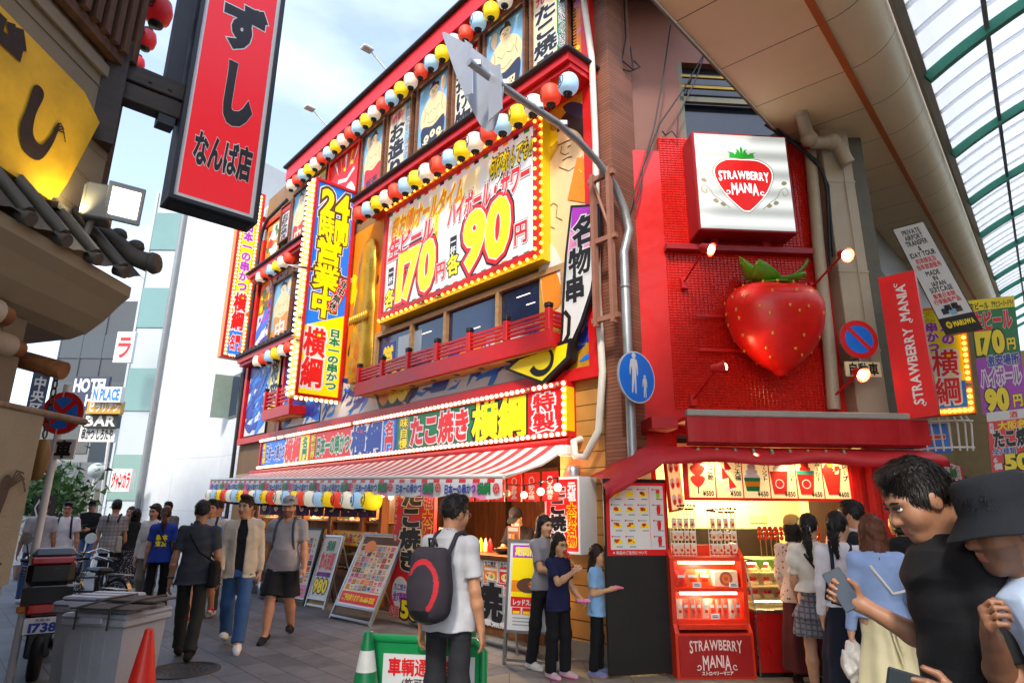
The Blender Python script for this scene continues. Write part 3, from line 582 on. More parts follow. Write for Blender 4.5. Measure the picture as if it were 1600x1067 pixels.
# ------------------------------------------------------------------ horn shaped sign and its yellow tip
def horn():
    T=fplace('blade_sign','tall tapering pink sign with black brush lettering hanging at the corner','sign',.25,4.6,.16)
    O=.16; g=lambda px,py:(lambda q:(q[0]-.25,q[1]-4.6))(FA.uz(px,py,O+.04))
    P=[(893,322),(940,319),(936,400),(928,455),(912,505),(888,560),(872,575),(878,520),(880,470),(884,400)]
    m=MB(); m.prism([g(*p) for p in P],-.06,-.02,BK); m.build('board',PAL,T)
    Q=[(896,326),(936,323),(932,400),(924,453),(908,502),(886,551),(876,566),(882,518),(884,470),(888,400)]
    m=MB(); m.flat([g(*p) for p in Q],-.062,W_)
    m.flat([g(*p) for p in ((896,326),(936,323),(934,360),(893,363))],-.063,PAL.index(PPURP)); m.flat([g(*p) for p in ((893,363),(934,360),(932,400),(889,402))],-.063,K_)
    for ch,(cx,cy),s in (('名',(915,360),.42),('物',(908,408),.40),('串',(900,452),.36)):
        a,b=g(cx,cy); m.text(ch,a-s*.48,a+s*.48,b-s*.44,b+s*.44,-.064,[(W_,.10),(I_,.05)])
    a,b=g(888,500); m.stroke([(a-.04,b+.12),(a+.04,b+.02),(a+.02,b-.2),(a-.06,b-.3)],.06,-.066,I_)
    m.build('print',PAL,T)
    T=fplace('blade_sign','yellow pointed sign tip with a black ring below the red balcony','sign',-.6,3.3,.2)
    g=lambda px,py:(lambda q:(q[0]+.6,q[1]-3.3))(FA.uz(px,py,.24)); m=MB()
    P=[(789,577),(808,558),(872,535),(892,528),(890,560),(848,601)]
    m.prism([g(*p) for p in P],-.04,.1,BK)
    P2=[(796,576),(812,562),(872,541),(887,536),(884,558),(847,595)]; m.flat([g(*p) for p in P2],-.042,Y_)
    a,b=g(846,563); m.stroke([(a+.2*math.cos(R(t)),b+.17*math.sin(R(t))) for t in range(100,-170,-15)],.08,-.044,I_,(.3,1.3)); m.build('board',PAL,T)
horn()
# ------------------------------------------------------------------ white drinks board
T=fplace('drinks_board','big white drinks price board reading 170 and 90 yen with amber bulbs around it','sign',-2.46,5.05,.2)
m=MB(); a,h=2.0,2.0; m.box(-a-.1,a+.1,0,.19,-.08,h+.08,YP); m.box(-a-.1,-a,-.08,0,-.08,h+.08,RP); m.box(a,a+.1,-.08,0,-.08,h+.08,RP); m.box(-a,a,-.08,0,h,h+.08,RP); m.box(-a,a,-.08,0,-.08,0,RP)
m.build('case',PAL,T)
m=MB(); m.box(-a,a,-.03,0,0,h,W_)
y=-.032
for i in range(18):
    for z in (0,h-.05): m.rect(-a+i*.235,-a+i*.235+.12,z,z+.05,y,(G_,R_,O_,I_)[i%4])
m.rect(.28,.72,1.28,1.86,y-.0005,PAL.index(PCREAM)); m.rect(-.75,-.45,.7,1.6,y-.0005,C_)
m.text('超お得!オールタイム',-1.9,.3,1.42,1.83,y,[(Y_,.11),(O_,.05)],sk=.16)
m.text('何杯飲んでも!!',.95,1.93,1.52,1.86,y,[(I_,.1),(Y_,.02)],sk=.16)
m.text('生ビール',-1.95,-.5,1.02,1.44,y,[(I_,.13),(W_,.1),(R_,.045)],sk=.1)
m.text('ハイボール・サワー',-.1,1.88,1.08,1.5,y,[(I_,.13),(W_,.1),(R_,.045)],sk=.1)
def big(t,x0,x1,z0,z1): m.text(t,x0,x1,z0,z1,y,[(I_,.15),(R_,.12),(W_,.07),(Y_,.055)],sk=.05)
big('170',-1.6,-.42,.18,1.0); big('90',.33,1.46,.22,1.08)
m.text('円',-.38,-.1,.2,.5,y,[(I_,.12),(W_,.09),(R_,.03)]); m.text('円',1.55,1.85,.22,.55,y,[(I_,.12),(W_,.09),(R_,.03)])
m.text('各',-1.95,-1.65,.1,.42,y,[(I_,.12),(Y_,.04)]); m.text('各',-.05,.27,.2,.52,y,[(I_,.12),(Y_,.04)])
for x in (-1.9,.0): m.rect(x,x+.18,.52,.86,y-.0006,I_); m.text('一杯',x+.02,x+.16,.54,.84,y-.001,[(W_,.03)],vert=True)
for i,x in enumerate((-.62,-.42)): m.rect(x-.05,x+.07,.82,1.5,y-.0009,Y_); m.text('サントリー生ビール',x-.04,x+.06,.84,1.48,y-.0012,[(R_,.02)],vert=True)
m.build('face',GLOWPAL,T)
bulbs(T,line((-a-.05,-.09,h+.12),(a+.05,-.09,h+.12),26)+line((-a-.05,-.09,-.12),(a+.05,-.09,-.12),28)+line((a+.12,-.04,-.05),(a+.12,-.04,h+.05),17)+line((a+.05,-.09,.0),(a+.05,-.09,h),14),.026,True)
m=MB(); m.box(-a-.14,a+.14,-.04,.19,h+.08,h+.16,0); m.box(-a-.14,a+.14,-.04,.19,-.16,-.08,0); m.box(a+.1,a+.14,-.02,.19,-.08,h+.08,0); m.build('bulb_rail',[YEL],T)
# ------------------------------------------------------------------ blade signs standing out from the front
def blade(name,label,u,z,out0,wd,h,th,draw,nb,edge,rb=.03):
    'local X runs out from the wall, front faces along the street towards the corner'
    T=thing(name,label,'sign',FA.at(u,z,out0+wd/2),FA.rz+math.pi/2)
    # after turning, local +X = into wall direction reversed: X points along -n? keep text readable: left edge is the outer end
    m=MB(); a=wd/2; m.box(-a,a,0,th,0,h,edge); m.box(-a,-a+.06,-.05,0,0,h,RP); m.box(a-.06,a,-.05,0,0,h,RP); m.box(-a+.06,a-.06,-.05,0,0,.06,RP); m.box(-a+.06,a-.06,-.05,0,h-.06,h,RP); m.build('case',PAL,T)
    m=MB(); draw(m,-a+.06,a-.06,.06,h-.06,-.012); m.build('face',GLOWPAL,T)
    return T,a
def hours(m,x0,x1,z0,z1,y):
    w=x1-x0; h=z1-z0; m.rect(x0,x1,z0,z1,y,B_); m.flat([(x0,z0),(x1,z0),(x1,z0+h*.38),(x0,z0+h*.3)],y-.0006,Y_)
    L=[(W_,.15),(BR,.12),(Y_,.045)]
    m.text('24',x0+w*.12,x1-w*.08,z1-h*.155,z1-h*.03,y-.001,L); m.text('時間',x0+w*.12,x1-w*.06,z1-h*.275,z1-h*.165,y-.001,L)
    m.text('営業中',x0+w*.12,x1-w*.22,z1-h*.65,z1-h*.27,y-.001,L,vert=True)
    q=MB(); q.rect(-w*.13,w*.13,-h*.085,h*.085,0,R_); q.rect(-w*.12,w*.12,-h*.082,h*.082,-.0005,R_); q.text('年中無休',-w*.1,w*.1,-h*.08,h*.08,-.001,[(W_,.1),(I_,.04)],vert=True)
    q.mul(Matrix.Translation((x0+w*.8,y-.012,z0+h*.47))@Matrix.Rotation(R(22),4,'Y')); o=len(m.v); m.v+=q.v; m.f+=[[i+o for i in f] for f in q.f]; m.m+=q.m; m.s+=q.s
    m.text('横綱',x0+w*.04,x0+w*.56,z0+h*.03,z0+h*.3,y-.001,[(W_,.13),(R_,.05)],vert=True)
    m.text('日本一の串かつ',x0+w*.66,x0+w*.94,z0+h*.03,z0+h*.31,y-.001,[(W_,.12),(G_,.045)],vert=True)
def blade_sign(label,u,z,out0,wd,h,th,draw,nside,nend,outerbulb=True):
    T,a=blade('blade_sign',label,u,z,out0,wd,h,th,draw,0,YP)
    P=line((-a-.03,.03,.06),(-a-.03,.03,h-.06),nside)+line((-a+.06,.03,-.03),(a-.06,.03,-.03),nend)
    if outerbulb: P+=line((-a-.03,th-.05,.06),(-a-.03,th-.05,h-.06),nside)
    bulbs(T,P,.033); return T
blade_sign('tall blue and yellow 24 hour sign edged with white bulbs',-6.2,3.66,.08,.95,4.62,.3,hours,40,9)
def farsign(m,x0,x1,z0,z1,y):
    w=x1-x0; h=z1-z0; m.rect(x0,x1,z0,z1,y,O_); m.rect(x0+w*.2,x1-w*.2,z0+.05,z1-.05,y-.0005,Y_); m.flat([(x0+w*.2,z0+.05),(x1-w*.2,z0+.05),(x1-w*.2,z0+h*.3),(x0+w*.2,z0+h*.25)],y-.001,B_)
    m.text('新世界',x0+w*.3,x1-w*.3,z1-h*.2,z1-h*.03,y-.002,[(G_,.06),(Y_,.02)],vert=True)
    m.text('日本一の串かつ',x0+w*.26,x1-w*.26,z0+h*.38,z1-h*.19,y-.002,[(W_,.12),(P_,.05)],vert=True)
    m.text('横綱',x0+w*.2,x1-w*.2,z0+h*.15,z0+h*.37,y-.002,[(W_,.13),(R_,.06)],vert=True); m.text('名門',x0+w*.25,x1-w*.25,z0+h*.04,z0+h*.12,y-.002,[(W_,.12),(R_,.05)])
T,a=blade('blade_sign','narrow yellow sign with purple lettering at the far left end of the restaurant',-12.0,5.5,.06,.66,5.0,.25,farsign,0,O_)
bulbs(T,line((-a+.11,-.03,.1),(-a+.11,-.03,4.9),45)+line((a-.11,-.03,.1),(a-.11,-.03,4.9),45)+line((-a+.16,-.03,.06),(a-.16,-.03,.06),6),.03)
for z in (.6,2.6,4.2): m=MB(); m.box(a,a+.25,.02,.12,z,z+.14,0); m.build('bracket',[RED],T)
# ------------------------------------------------------------------ long lit sign over the awning
T=fplace('shop_sign','long sign with blue, red and green fields edged with white bulbs above the awning','sign',-4.9,2.47,.06)
m=MB(); a=4.95; m.box(-a,a,0,.06,0,.7,0); m.box(-a,a,-.14,0,.62,.7,0); m.box(-a,a,-.14,0,0,.07,0); m.box(-a,-a+.08,-.14,0,.07,.62,0); m.box(a-.08,a,-.14,0,.07,.62,1); m.build('case',[RED,YEL],T)
m=MB(); y=-.10; z0,z1=.075,.615; Lw=[(W_,.14),(N_,.05)]
m.rect(-a+.08,-2.95,z0,z1,y,B_); m.flat([(-3.55,z0),(-2.35,z0),(-2.35,z1),(-3.2,z1)],y-.0006,Y_); m.rect(-2.35,1.0,z0,z1,y,R_); m.flat([(.1,z0),(1.0,z0),(1.0,z1),(.3,z1)],y-.0006,B_); m.rect(1.0,4.0,z0,z1,y,G_); m.flat([(3.75,z0),(a-.08,z0),(a-.08,z1),(4.0,z1)],y-.0006,R_); m.rect(.97,1.03,z0,z1,y-.001,PAL.index(PNAVY))
m.text('新世界',-4.82,-4.62,.1,.6,y-.001,[(I_,.08),(Y_,.03)],vert=True); m.text('日本一の串かつ',-4.6,-3.55,.18,.5,y-.001,[(W_,.13),(N_,.05)]); m.text('横綱',-3.55,-2.75,.1,.58,y-.001,[(W_,.13),(R_,.06)]); m.text('名門',-2.65,-2.42,.1,.58,y-.001,[(W_,.1),(G_,.05)],vert=True)
m.text('新世界',-2.25,-2.05,.1,.6,y-.001,[(I_,.08),(Y_,.03)],vert=True); m.text('日本一の串かつ',-2.0,-.6,.16,.5,y-.001,[(W_,.13),(G_,.05)]); m.text('横綱',-.55,.55,.08,.6,y-.001,[(W_,.13),(N_,.06)]); m.text('名門',.65,.92,.09,.59,y-.001,[(W_,.12),(R_,.05)],vert=True)
m.text('味自慢',1.12,1.36,.09,.6,y-.001,[(W_,.16),(I_,.12),(Y_,.03)],vert=True); m.text('たこ焼き',1.42,3.0,.13,.56,y-.001,[(I_,.15),(W_,.12),(R_,.06)]); m.text('横綱',3.05,4.2,.08,.6,y-.001,[(I_,.12),(Y_,.06)]); m.text('特製',4.32,4.7,.1,.59,y-.001,[(W_,.13),(R_,.05)],vert=True)
m.build('face',GLOWPAL,T)
m=MB(); P=line((-a+.04,-.155,.66),(a-.04,-.155,.66),94)+line((a-.04,-.155,.58),(a-.04,-.155,.12),6)
bulbs(T,P,.028)
m=MB()
for p in line((-a+.04,-.155,.035),(a-.04,-.155,.035),94): m.ball(p,.028,0,8,6)
b=m.build('bulb_row',[BULB],T); b['kind']='stuff'
# ------------------------------------------------------------------ striped awning
T=fplace('striped_awning','red and white striped awning with a printed scalloped valance over the shop front','awning',-5.2,0,0)
def awz(t): return 2.22-.25*t           # front edge height from left (t=0) to right (t=1)
U0,U1=-5.25,5.0
m=MB(); n=76
for i in range(n):
    t0,t1=i/n,(i+1)/n; xa,xb=U0+(U1-U0)*t0,U0+(U1-U0)*t1; Xa,Xb=-5.1+10.3*t0,-5.1+10.3*t1
    for k in range(4):
        s0,s1=k/4,(k+1)/4; sag=lambda s:-.06*math.sin(math.pi*s)
        q=lambda X,x,t,s:(X+(x-X)*s,-.16-.84*s,2.40+(awz(t)-2.40)*s+sag(s))
        m.add([q(Xa,xa,t0,s0),q(Xb,xb,t1,s0),q(Xb,xb,t1,s1),q(Xa,xa,t0,s1)],[(3,2,1,0)],i%2,False)
CLR=mat('awning_red','#c43c42',.7,var=.1,bump=.15); CLW=mat('awning_white','#efe6de',.7,var=.06,bump=.15)
m.build('canopy',[CLR,CLW],T)
m=MB(); m.tube([(-5.15,-.14,2.40),(5.25,-.14,2.40)],.07,12,0); m.box(-5.15,5.25,-.12,0,2.34,2.46,0); m.build('roller_housing',[RED],T)
m=MB(); m.tube([(U0,-1.0,awz(0)),(U1,-1.0,awz(1))],.028,8,0); m.build('front_bar',[WHITE],T)
m=MB(); N2=152
for i in range(N2):
    t0,t1=i/N2,(i+1)/N2; xa,xb=U0+(U1-U0)*t0,U0+(U1-U0)*t1
    wa,wb=[.012*math.sin(x*9) for x in (xa,xb)]
    c=(0 if (i//2)%2 else 1)
    m.add([(xa,-1.02,awz(t0)-.03),(xb,-1.02,awz(t1)-.03),(xb,-1.025,awz(t1)-.075),(xa,-1.025,awz(t0)-.075)],[(3,2,1,0)],(R_ if c else W_))
    sc_=lambda t:.028*abs(math.sin(t*math.pi*19))
    m.add([(xa,-1.025,awz(t0)-.075),(xb,-1.025,awz(t1)-.075),(xb,-1.03+wb,awz(t1)-.235-sc_(t1)),(xa,-1.03+wa,awz(t0)-.235-sc_(t0))],[(3,2,1,0)],PAL.index(PWHITE) if (i%16)>3 else K_)
o=len(m.v)
for k in range(9):
    x=U0+.1+k*1.13; t=(x-U0)/(U1-U0); z=awz(t+.05)-.21
    m.text('日本一の串かつ',x+.03,x+.66,z+.01,z+.12,-1.045,[(N_,.045)]); m.text('横綱',x+.68,x+.93,z-.0,z+.125,-1.045,[(G_,.06)])
    for r in (.06,.045): m.disc(x+1.03,z+.06,r,-1.05-.001*(r<.05),R_,14,r0=.8)
    for g in range(6): m.stroke([(x+1.03,z+.06),(x+1.03+.055*math.cos(g),z+.06+.055*math.sin(g))],.012,-1.052,R_)
m.build('valance',PAL,T)
m=MB(); m.tube([(5.15,-.2,2.3),(5.2,-.6,2.12),(4.9,-.98,awz(1)-.02)],.028,6,0); m.box(5.12,5.28,-.25,-.05,2.24,2.36,0,.01); m.build('folding_arm',[WHITE],T); m=MB(); m.tube([(-5.1,-.2,2.3),(-5.2,-.98,awz(0)-.02)],.028,6,0); m.build('folding_arm',[WHITE],T)
# ------------------------------------------------------------------ festoon bulbs and red flags at the takoyaki window
T=fplace('string_light','string of round lit bulbs hanging over the takoyaki counter','string light',-1.6,1.86,.6)
m=MB(); P=[(-1.9+.29*i,-.02*math.sin(i),-.05-.04*math.sin(i*1.3)) for i in range(14)]
m.tube([(p[0],p[1],p[2]+.11) for p in P],.008,5,0)
for p in P: m.cyl((p[0],p[1],p[2]+.11),(p[0],p[1],p[2]+.025),.014,seg=8)
m.build('cable',[BLACK],T); bulbs(T,P,.045)
for x in (-1.3,0.,1.2): glow('bulb_light',(x,.35,-.15),34,parent=T)
for i in range(6):
    T=fplace('red_flag','%s small red hanging flag from the left above the takoyaki counter'%ORD[i],'flag',-1.55+.31*i,1.7,.45,'small red flags above the counter')
    m=MB(); m.box(-.13,.13,-.004,.004,0,.34,R_); m.disc(0,.24,.05,-.006,W_,14,r0=.7); m.text('お好み焼き'[i%3:i%3+3],-.05,.05,.02,.19,-.006,[(W_,.06)],vert=True); m.build('cloth',PAL,T)
# ------------------------------------------------------------------ big vertical takoyaki banner
T=fplace('banner','tall red banner reading takoyaki with a 500 yen price, beside the counter','banner',FA.uz(645,870,.42)[0],.08,.42)
m=MB(); m.box(-.52,.52,-.02,.03,0,1.95,R_); y=-.022
m.text('たこ焼き',-.33,.2,.64,1.86,y,[(N_,.17),(C_,.13),(I_,.075)],vert=True); m.text('元祖',.25,.47,1.52,1.9,y,[(W_,.1),(R_,.03)],vert=True); m.text('大阪名物',.25,.47,.72,1.5,y,[(Y_,.14),(R_,.05)],vert=True)
m.text('TAKOYAKI',-.5,-.42,1.2,1.9,y,[(W_,.01)],vert=True); m.text('章魚燒',-.5,-.42,.85,1.15,y,[(W_,.02)],vert=True)
m.flat(smooth([(-.1,.42),(.2,.55),(.5,.5),(.5,.22),(.1,.2)]),y-.007,O_); confetti(m,.0,.48,.24,.52,y-.008,[Y_,BR,O_],10,4,.1,.25)
m.disc(-.24,.34,.22,y-.012,W_,22); m.text('たこ焼き',-.4,-.08,.37,.46,y-.013,[(N_,.03)]); m.text('全7種類',-.42,-.06,.22,.34,y-.013,[(PAL.index(PPURP),.05)])
m.text('500',-.2,.5,.02,.24,y-.013,[(I_,.14),(Y_,.05)]); m.text('6個',-.5,-.24,.02,.15,y-.012,[(W_,.08),(R_,.03)])
m.build('cloth',PAL,T)
# ------------------------------------------------------------------ takoyaki counter
T=fplace('serving_counter','takoyaki serving counter with dish posters and a red lettered cloth','counter',-1.55,0,.0)
m=MB(); m.box(-1.3,1.3,-.35,.25,.98,1.03,0); m.box(-1.28,1.28,-.30,-.2,.1,.98,0); m.box(-1.28,1.28,-.27,.2,0,.1,1); m.build('counter_body',[MWOOD,mat('tile_kick','#b8a890',.5)],T)
m=MB(); m.box(-1.28,1.28,-.32,-.3,.24,.70,R_); y=-.322
confetti(m,-1.25,1.25,.26,.68,y,[O_,R_,RP],18,7,.2,.4)
m.text('たこ焼き',-1.2,1.2,.28,.68,y-.01,[(W_,.14),(GY,.12),(I_,.07)]); m.text('TAKOYAKI 章魚燒',-.6,.7,.2,.27,y-.012,[(W_,.05)]); m.build('printed_cloth',PAL,T)
for i in range(8):
    m=MB(); x=-1.2+i*.31; m.box(x-.14,x+.14,-.325,-.3,.71,.97,W_); m.text('たこ焼き',x-.11,x+.11,.9,.96,-.327,[(I_,.04)]); m.rect(x-.13,x+.13,.72,.9,-.327,(R_,PAL.index(PPINK),O_)[i%3]); m.rect(x-.12,x+.12,.85,.88,-.328,W_)
    m.disc(x,.78,.1,-.3285,C_,16,.05); confetti(m,x-.1,x+.1,.74,.82,-.3290,[O_,R_,BR,LM,Y_],9,i,.12,.3); m.build('dish_poster',PAL,T)
m=MB(); m.tube([(-1.3,-.42,.05),(1.3,-.42,.05)],.03,8,0); m.build('foot_pipe',[GREYM],T)
for i,(x,wd,h) in enumerate(((-.95,.26,.3),(-.62,.2,.2),(.55,.22,.36))):
    T=fplace('menu_card',('cream menu card with red heading on the takoyaki counter','small square menu card beside the taller one on the counter','tall wooden price stand in front of the cook')[i],'menu card',-1.55+x,1.035,.1)
    m=MB(); m.box(-wd/2,wd/2,-.02,.0,0,h,C_ if i<2 else WD); m.rect(-wd*.42,wd*.42,h*.82,h*.95,-.021,R_ if i==0 else GY)
    for k in range(3):
        for j in range(3): m.rect(-wd*.4+j*wd*.28,-wd*.17+j*wd*.28,h*(.1+.23*k),h*(.26+.23*k),-.021,(O_,BR,GY)[(k+j)%3])
    m.build('card',PAL,T)
T=fplace('bowl','dark steel bowl of batter on the takoyaki counter','bowl',-1.3,1.03,.02); m=MB(); m.lathe([(.05,0),(.1,.02),(.13,.08),(.12,.08),(.09,.03),(0,.025)],16); m.ball((0,0,.06),(.1,.1,.035),1,12,6); m.build('bowl_body',[BLACK,mat('fried_orange','#c86a14',.5)],T)
for i in range(7):
    T=fplace('wall_menu',('red headed menu sheet','cream price strip','yellow price strip','white notice','brown framed print','cream price strip with red ink','small white card')[i]+' pinned on the back wall of the takoyaki stall','menu sheet',-2.6+.33*i,1.25+.1*(i%3),-2.5); m=MB(); h=(.4,.5,.42,.3,.5,.36,.22)[i]; m.box(-.11,.11,-.01,0,0,h,(W_,C_,Y_,W_,BR,C_,W_)[i]); m.rect(-.09,.09,h*.78,h*.94,-.012,(R_,R_,R_,GY,GD,R_,B_)[i]); m.text('たこ焼'[:3] if h>.35 else 'お',-.08,.08,.03,h*.72,-.012,[((I_,R_,I_,I_,C_,R_,I_)[i],.03)],vert=True); m.build('sheet',PAL,T)
for i,(u,w,h) in enumerate(((-2.5,.5,.5),(-1.75,.4,.34),(-.9,.5,.62))):
    T=fplace('kitchen_unit',('steel kitchen cabinet','low steel griddle unit','tall steel drinks fridge')[i]+' against the back of the takoyaki stall','kitchen unit',u,.02,-2.3); m=MB(); m.box(-w/2,w/2,-.25,.25,0,.6+h,0,.02); m.build('cabinet',[GREYM],T); m=MB(); m.box(-w*.42,w*.42,-.27,-.25,.15,.5+h,0,.01); m.build('door',[CHROME],T)
for i in range(5):
    T=fplace('sauce_bottle','%s sauce bottle from the left on the takoyaki counter'%ORD[i],'bottle',-2.05+.1*i,1.035,-.05,'sauce bottles'); m=MB(); m.lathe([(.03,0),(.032,.1),(.02,.14),(.008,.18),(0,.18)],10,mi=(R_,BR,Y_,C_,R_)[i]); m.build('bottle_body',PAL,T)
# takoyaki box sign
T=fplace('box_sign','red and white takoyaki light box on the plank wall at the corner','sign',.06,1.12,.32)
m=MB(); m.box(-.28,.28,0,.3,0,.86,W_); m.build('case',PAL,T); m=MB(); m.rect(-.27,.27,.01,.85,-.002,W_); m.rect(-.25,.25,.03,.83,-.003,R_)
m.text('たこ焼き',-.2,.06,.06,.8,-.004,[(W_,.13),(I_,.08)],vert=True); m.text('元祖',.1,.22,.58,.8,-.004,[(W_,.06)],vert=True); m.text('大阪名物',.09,.22,.08,.56,-.004,[(Y_,.12),(R_,.04)],vert=True); m.build('face',GLOWPAL,T)
# ------------------------------------------------------------------ window display and noren of the left part
T=fplace('noren','dark purple shop curtain hanging behind the awning lanterns','noren',-7.2,1.45,.06)
m=MB()
for k in range(8):
    x=-2.6+.66*k; n=6
    for i in range(n):
        a,b=x+.64*i/n,x+.64*(i+1)/n; f=lambda q:.012*math.sin(q*14)
        m.add([(a,f(a),0),(b,f(b),0),(b,0,.42),(a,0,.42)],[(0,1,2,3)],0)
    m.disc(x+.32,.2,.12,-.016,1,18,r0=.7); m.text('横',x+.25,x+.39,.13,.27,-.017,[(1,.03)])
m.build('cloth',[mat('purple_cloth','#38205c',.8,bump=.2),PCREAM],T)
T=fplace('shop_window','wood framed shop window with sample shelves behind the menu boards','window',-7.2,0,.0)
m=MB()
for x in (-2.75,-1.5,-.3,.9,2.1,2.75): m.box(x-.05,x+.05,-.04,.1,0,1.95,0)
m.box(-2.8,2.8,-.05,.1,.42,.52,0); m.box(-2.8,2.8,-.05,.1,1.9,2.0,0); m.box(-2.7,2.7,-.01,.08,0,.42,0); m.build('frame',[MWOOD],T)
m=MB(); m.box(-2.7,2.7,.3,.34,.5,1.9,0)
for z in (.75,1.05,1.35): m.box(-2.7,2.7,.0,.3,z,z+.02,0)
m.build('shelf',[woodmat('lit_shelf_wood','#b8803c','#8a5a28',(5,1,1),2)],T)
m=MB(); r=random.Random(3)
for z in (.53,.77,1.07,1.37):
    for i in range(26):
        x=-2.6+i*.2+r.uniform(-.03,.03); c=r.randrange(4)
        m.lathe([(.03,0),(.085,.02),(.08,.03),(0,.02)],10,(x,.15,z),0); m.ball((x,.15,z+.03),(.055,.055,r.uniform(.03,.06)),1+c,8,5)
s=m.build('food_sample',[PWHITE,mat('fried_brown','#a8601c',.5),mat('sauce_red','#a02818',.4),mat('salad_green','#5a8a30',.5),mat('rice_cream','#e8d8a8',.5)],T); s['kind']='stuff'
for x in (-2.,0,2.): glow('shelf_light',(x,.1,1.8),14,parent=T)
for i in range(2):
    T=fplace('wall_poster',('yellow lettered poster strip above the left menu board','yellow lettered poster strip above the large menu board')[i],'poster',-6.6+i*1.75,.98,.3); m=MB(); m.box(-.75,.75,-.012,0,0,.25,O_); m.rect(-.72,.72,.02,.23,-.013,Y_); m.text('テーブル席ございます',-.68,.68,.05,.2,-.014,[(W_,.1),(R_,.04)]); m.build('print',PAL,T)
# ------------------------------------------------------------------ standing boards
def collage(m,x0,x1,z0,z1,y,seed,nc=7,nr=9):
    r=random.Random(seed)
    for i in range(nc):
        for j in range(nr):
            a0=x0+(x1-x0)*i/nc+.005; a1=x0+(x1-x0)*(i+1)/nc-.005; b0=z0+(z1-z0)*j/nr+.005; b1=z0+(z1-z0)*(j+1)/nr-.005
            k=r.random(); c=r.choice([C_,W_,SK,K_,C_,O_,BR,RP,W_,GY]); m.rect(a0,a1,b0,b1,y,c)
            if k<.66: m.disc((a0+a1)/2,(b0+b1)/2+.006,min(a1-a0,b1-b0)*.38,y-.0008,r.choice([BR,O_,C_,BK,W_,GD]),10,min(a1-a0,b1-b0)*.28); m.disc((a0+a1)/2,(b0+b1)/2+.008,min(a1-a0,b1-b0)*.22,y-.0012,r.choice([O_,BR,LM,R_,GD]),8)
            else:
                for q in range(3): m.rect(a0+.006,a1-.006-.02*r.random(),b0+(b1-b0)*(.2+.27*q),b0+(b1-b0)*(.3+.27*q),y-.0008,r.choice([I_,R_,N_,BR]))
            m.rect(a0+.004,a1-.004,b0+.002,b0+(b1-b0)*.12,y-.001,r.choice([R_,I_,W_]))
def aboard(label,pos,rz,w,h,lean,draw,frame,legh=.12,name='standing_board'):
    T=thing(name,label,'sign board',pos,rz); q=MB(); fr=MB(); lg=MB()
    q.box(-w/2,w/2,-.015,.015,legh,h,W_); draw(q,-w/2+.03,w/2-.03,legh+.03,h-.03,-.017)
    fr.box(-w/2-.03,-w/2,-.03,.02,0,h+.03,0); fr.box(w/2,w/2+.03,-.03,.02,0,h+.03,0); fr.box(-w/2,w/2,-.03,.02,h,h+.03,0); fr.box(-w/2,w/2,-.03,.02,legh-.03,legh,0); fr.box(-w/2,w/2,-.02,.02,.03,.06,0)
    M_=Matrix.Rotation(-lean,4,'X'); q.mul(M_); fr.mul(M_); lx=math.sin(lean)*h
    for x in (-w/2,w/2): lg.cyl((x,lx*.94+.0,h*.95*math.cos(lean)),(x,lx*2+.08,.01),.014,seg=6)
    q.build('board',PAL,T); fr.build('frame',[frame],T); lg.build('rear_leg',[frame],T); return T
ALU=mat('aluminium','#b0b4b8',.35,metal=.9,var=.08)
def bigmenu(m,x0,x1,z0,z1,y):
    m.rect(x0,x1,z0,z1,y,C_); m.rect(x0,x1,z0,z0+.17,y-.001,R_); m.text('ご予約承ります! 06-6616-5282',x0+.05,x1-.05,z0+.04,z0+.13,y-.003,[(Y_,.04)]); collage(m,x0+.02,x1-.02,z0+.19,z1-.14,y-.002,5,8,8); m.rect(x0,x1,z1-.12,z1,y-.001,BR); m.disc(x0+.25,z1-.16,.14,y-.006,O_,14,.1)
g=ground(546,972); aboard('large wide menu board of food photos leaning on an aluminium stand',(g[0],g[1],0),FA.rz+R(5),.98,1.3,R(24),bigmenu,ALU,.22)
def smallmenu(m,x0,x1,z0,z1,y):
    m.rect(x0,x1,z0,z1,y,W_); m.text('飲み放題',x0+.03,x1-.03,z1-.5,z1-.24,y-.002,[(W_,.1),(R_,.05)]); m.text('横綱',x0+.1,x1-.1,z1-.2,z1-.04,y-.002,[(G_,.05)]); m.rect(x0+.02,x1-.02,z1-.62,z1-.55,y-.002,PAL.index(PPURP)); m.text('串かつ食べ放題',x0+.04,x1-.04,z0+.3,z0+.38,y-.002,[(I_,.02)]); m.text('980',x0+.03,x1-.03,z0+.06,z0+.26,y-.002,[(I_,.12),(Y_,.05)])
g=ground(492,950); aboard('narrow white drinks board marked 980 between the two menu boards',(g[0],g[1],0),FA.rz+R(8),.5,1.15,R(14),smallmenu,ALU,.16)
def leftmenu(m,x0,x1,z0,z1,y): m.rect(x0,x1,z0,z1,y,W_); collage(m,x0+.02,x1-.02,z0+.22,z1-.1,y-.001,9,6,8); m.rect(x0,x1,z0,z0+.2,y-.001,PAL.index(PPINK)); m.text('名物串かつ',x0+.04,x1-.04,z0+.04,z0+.16,y-.003,[(W_,.08),(R_,.03)])
g=ground(452,943); aboard('black framed food photo board behind the walking man in the grey cap',(g[0],g[1],0),FA.rz+R(8),.85,1.25,R(12),leftmenu,BLACK,.1)
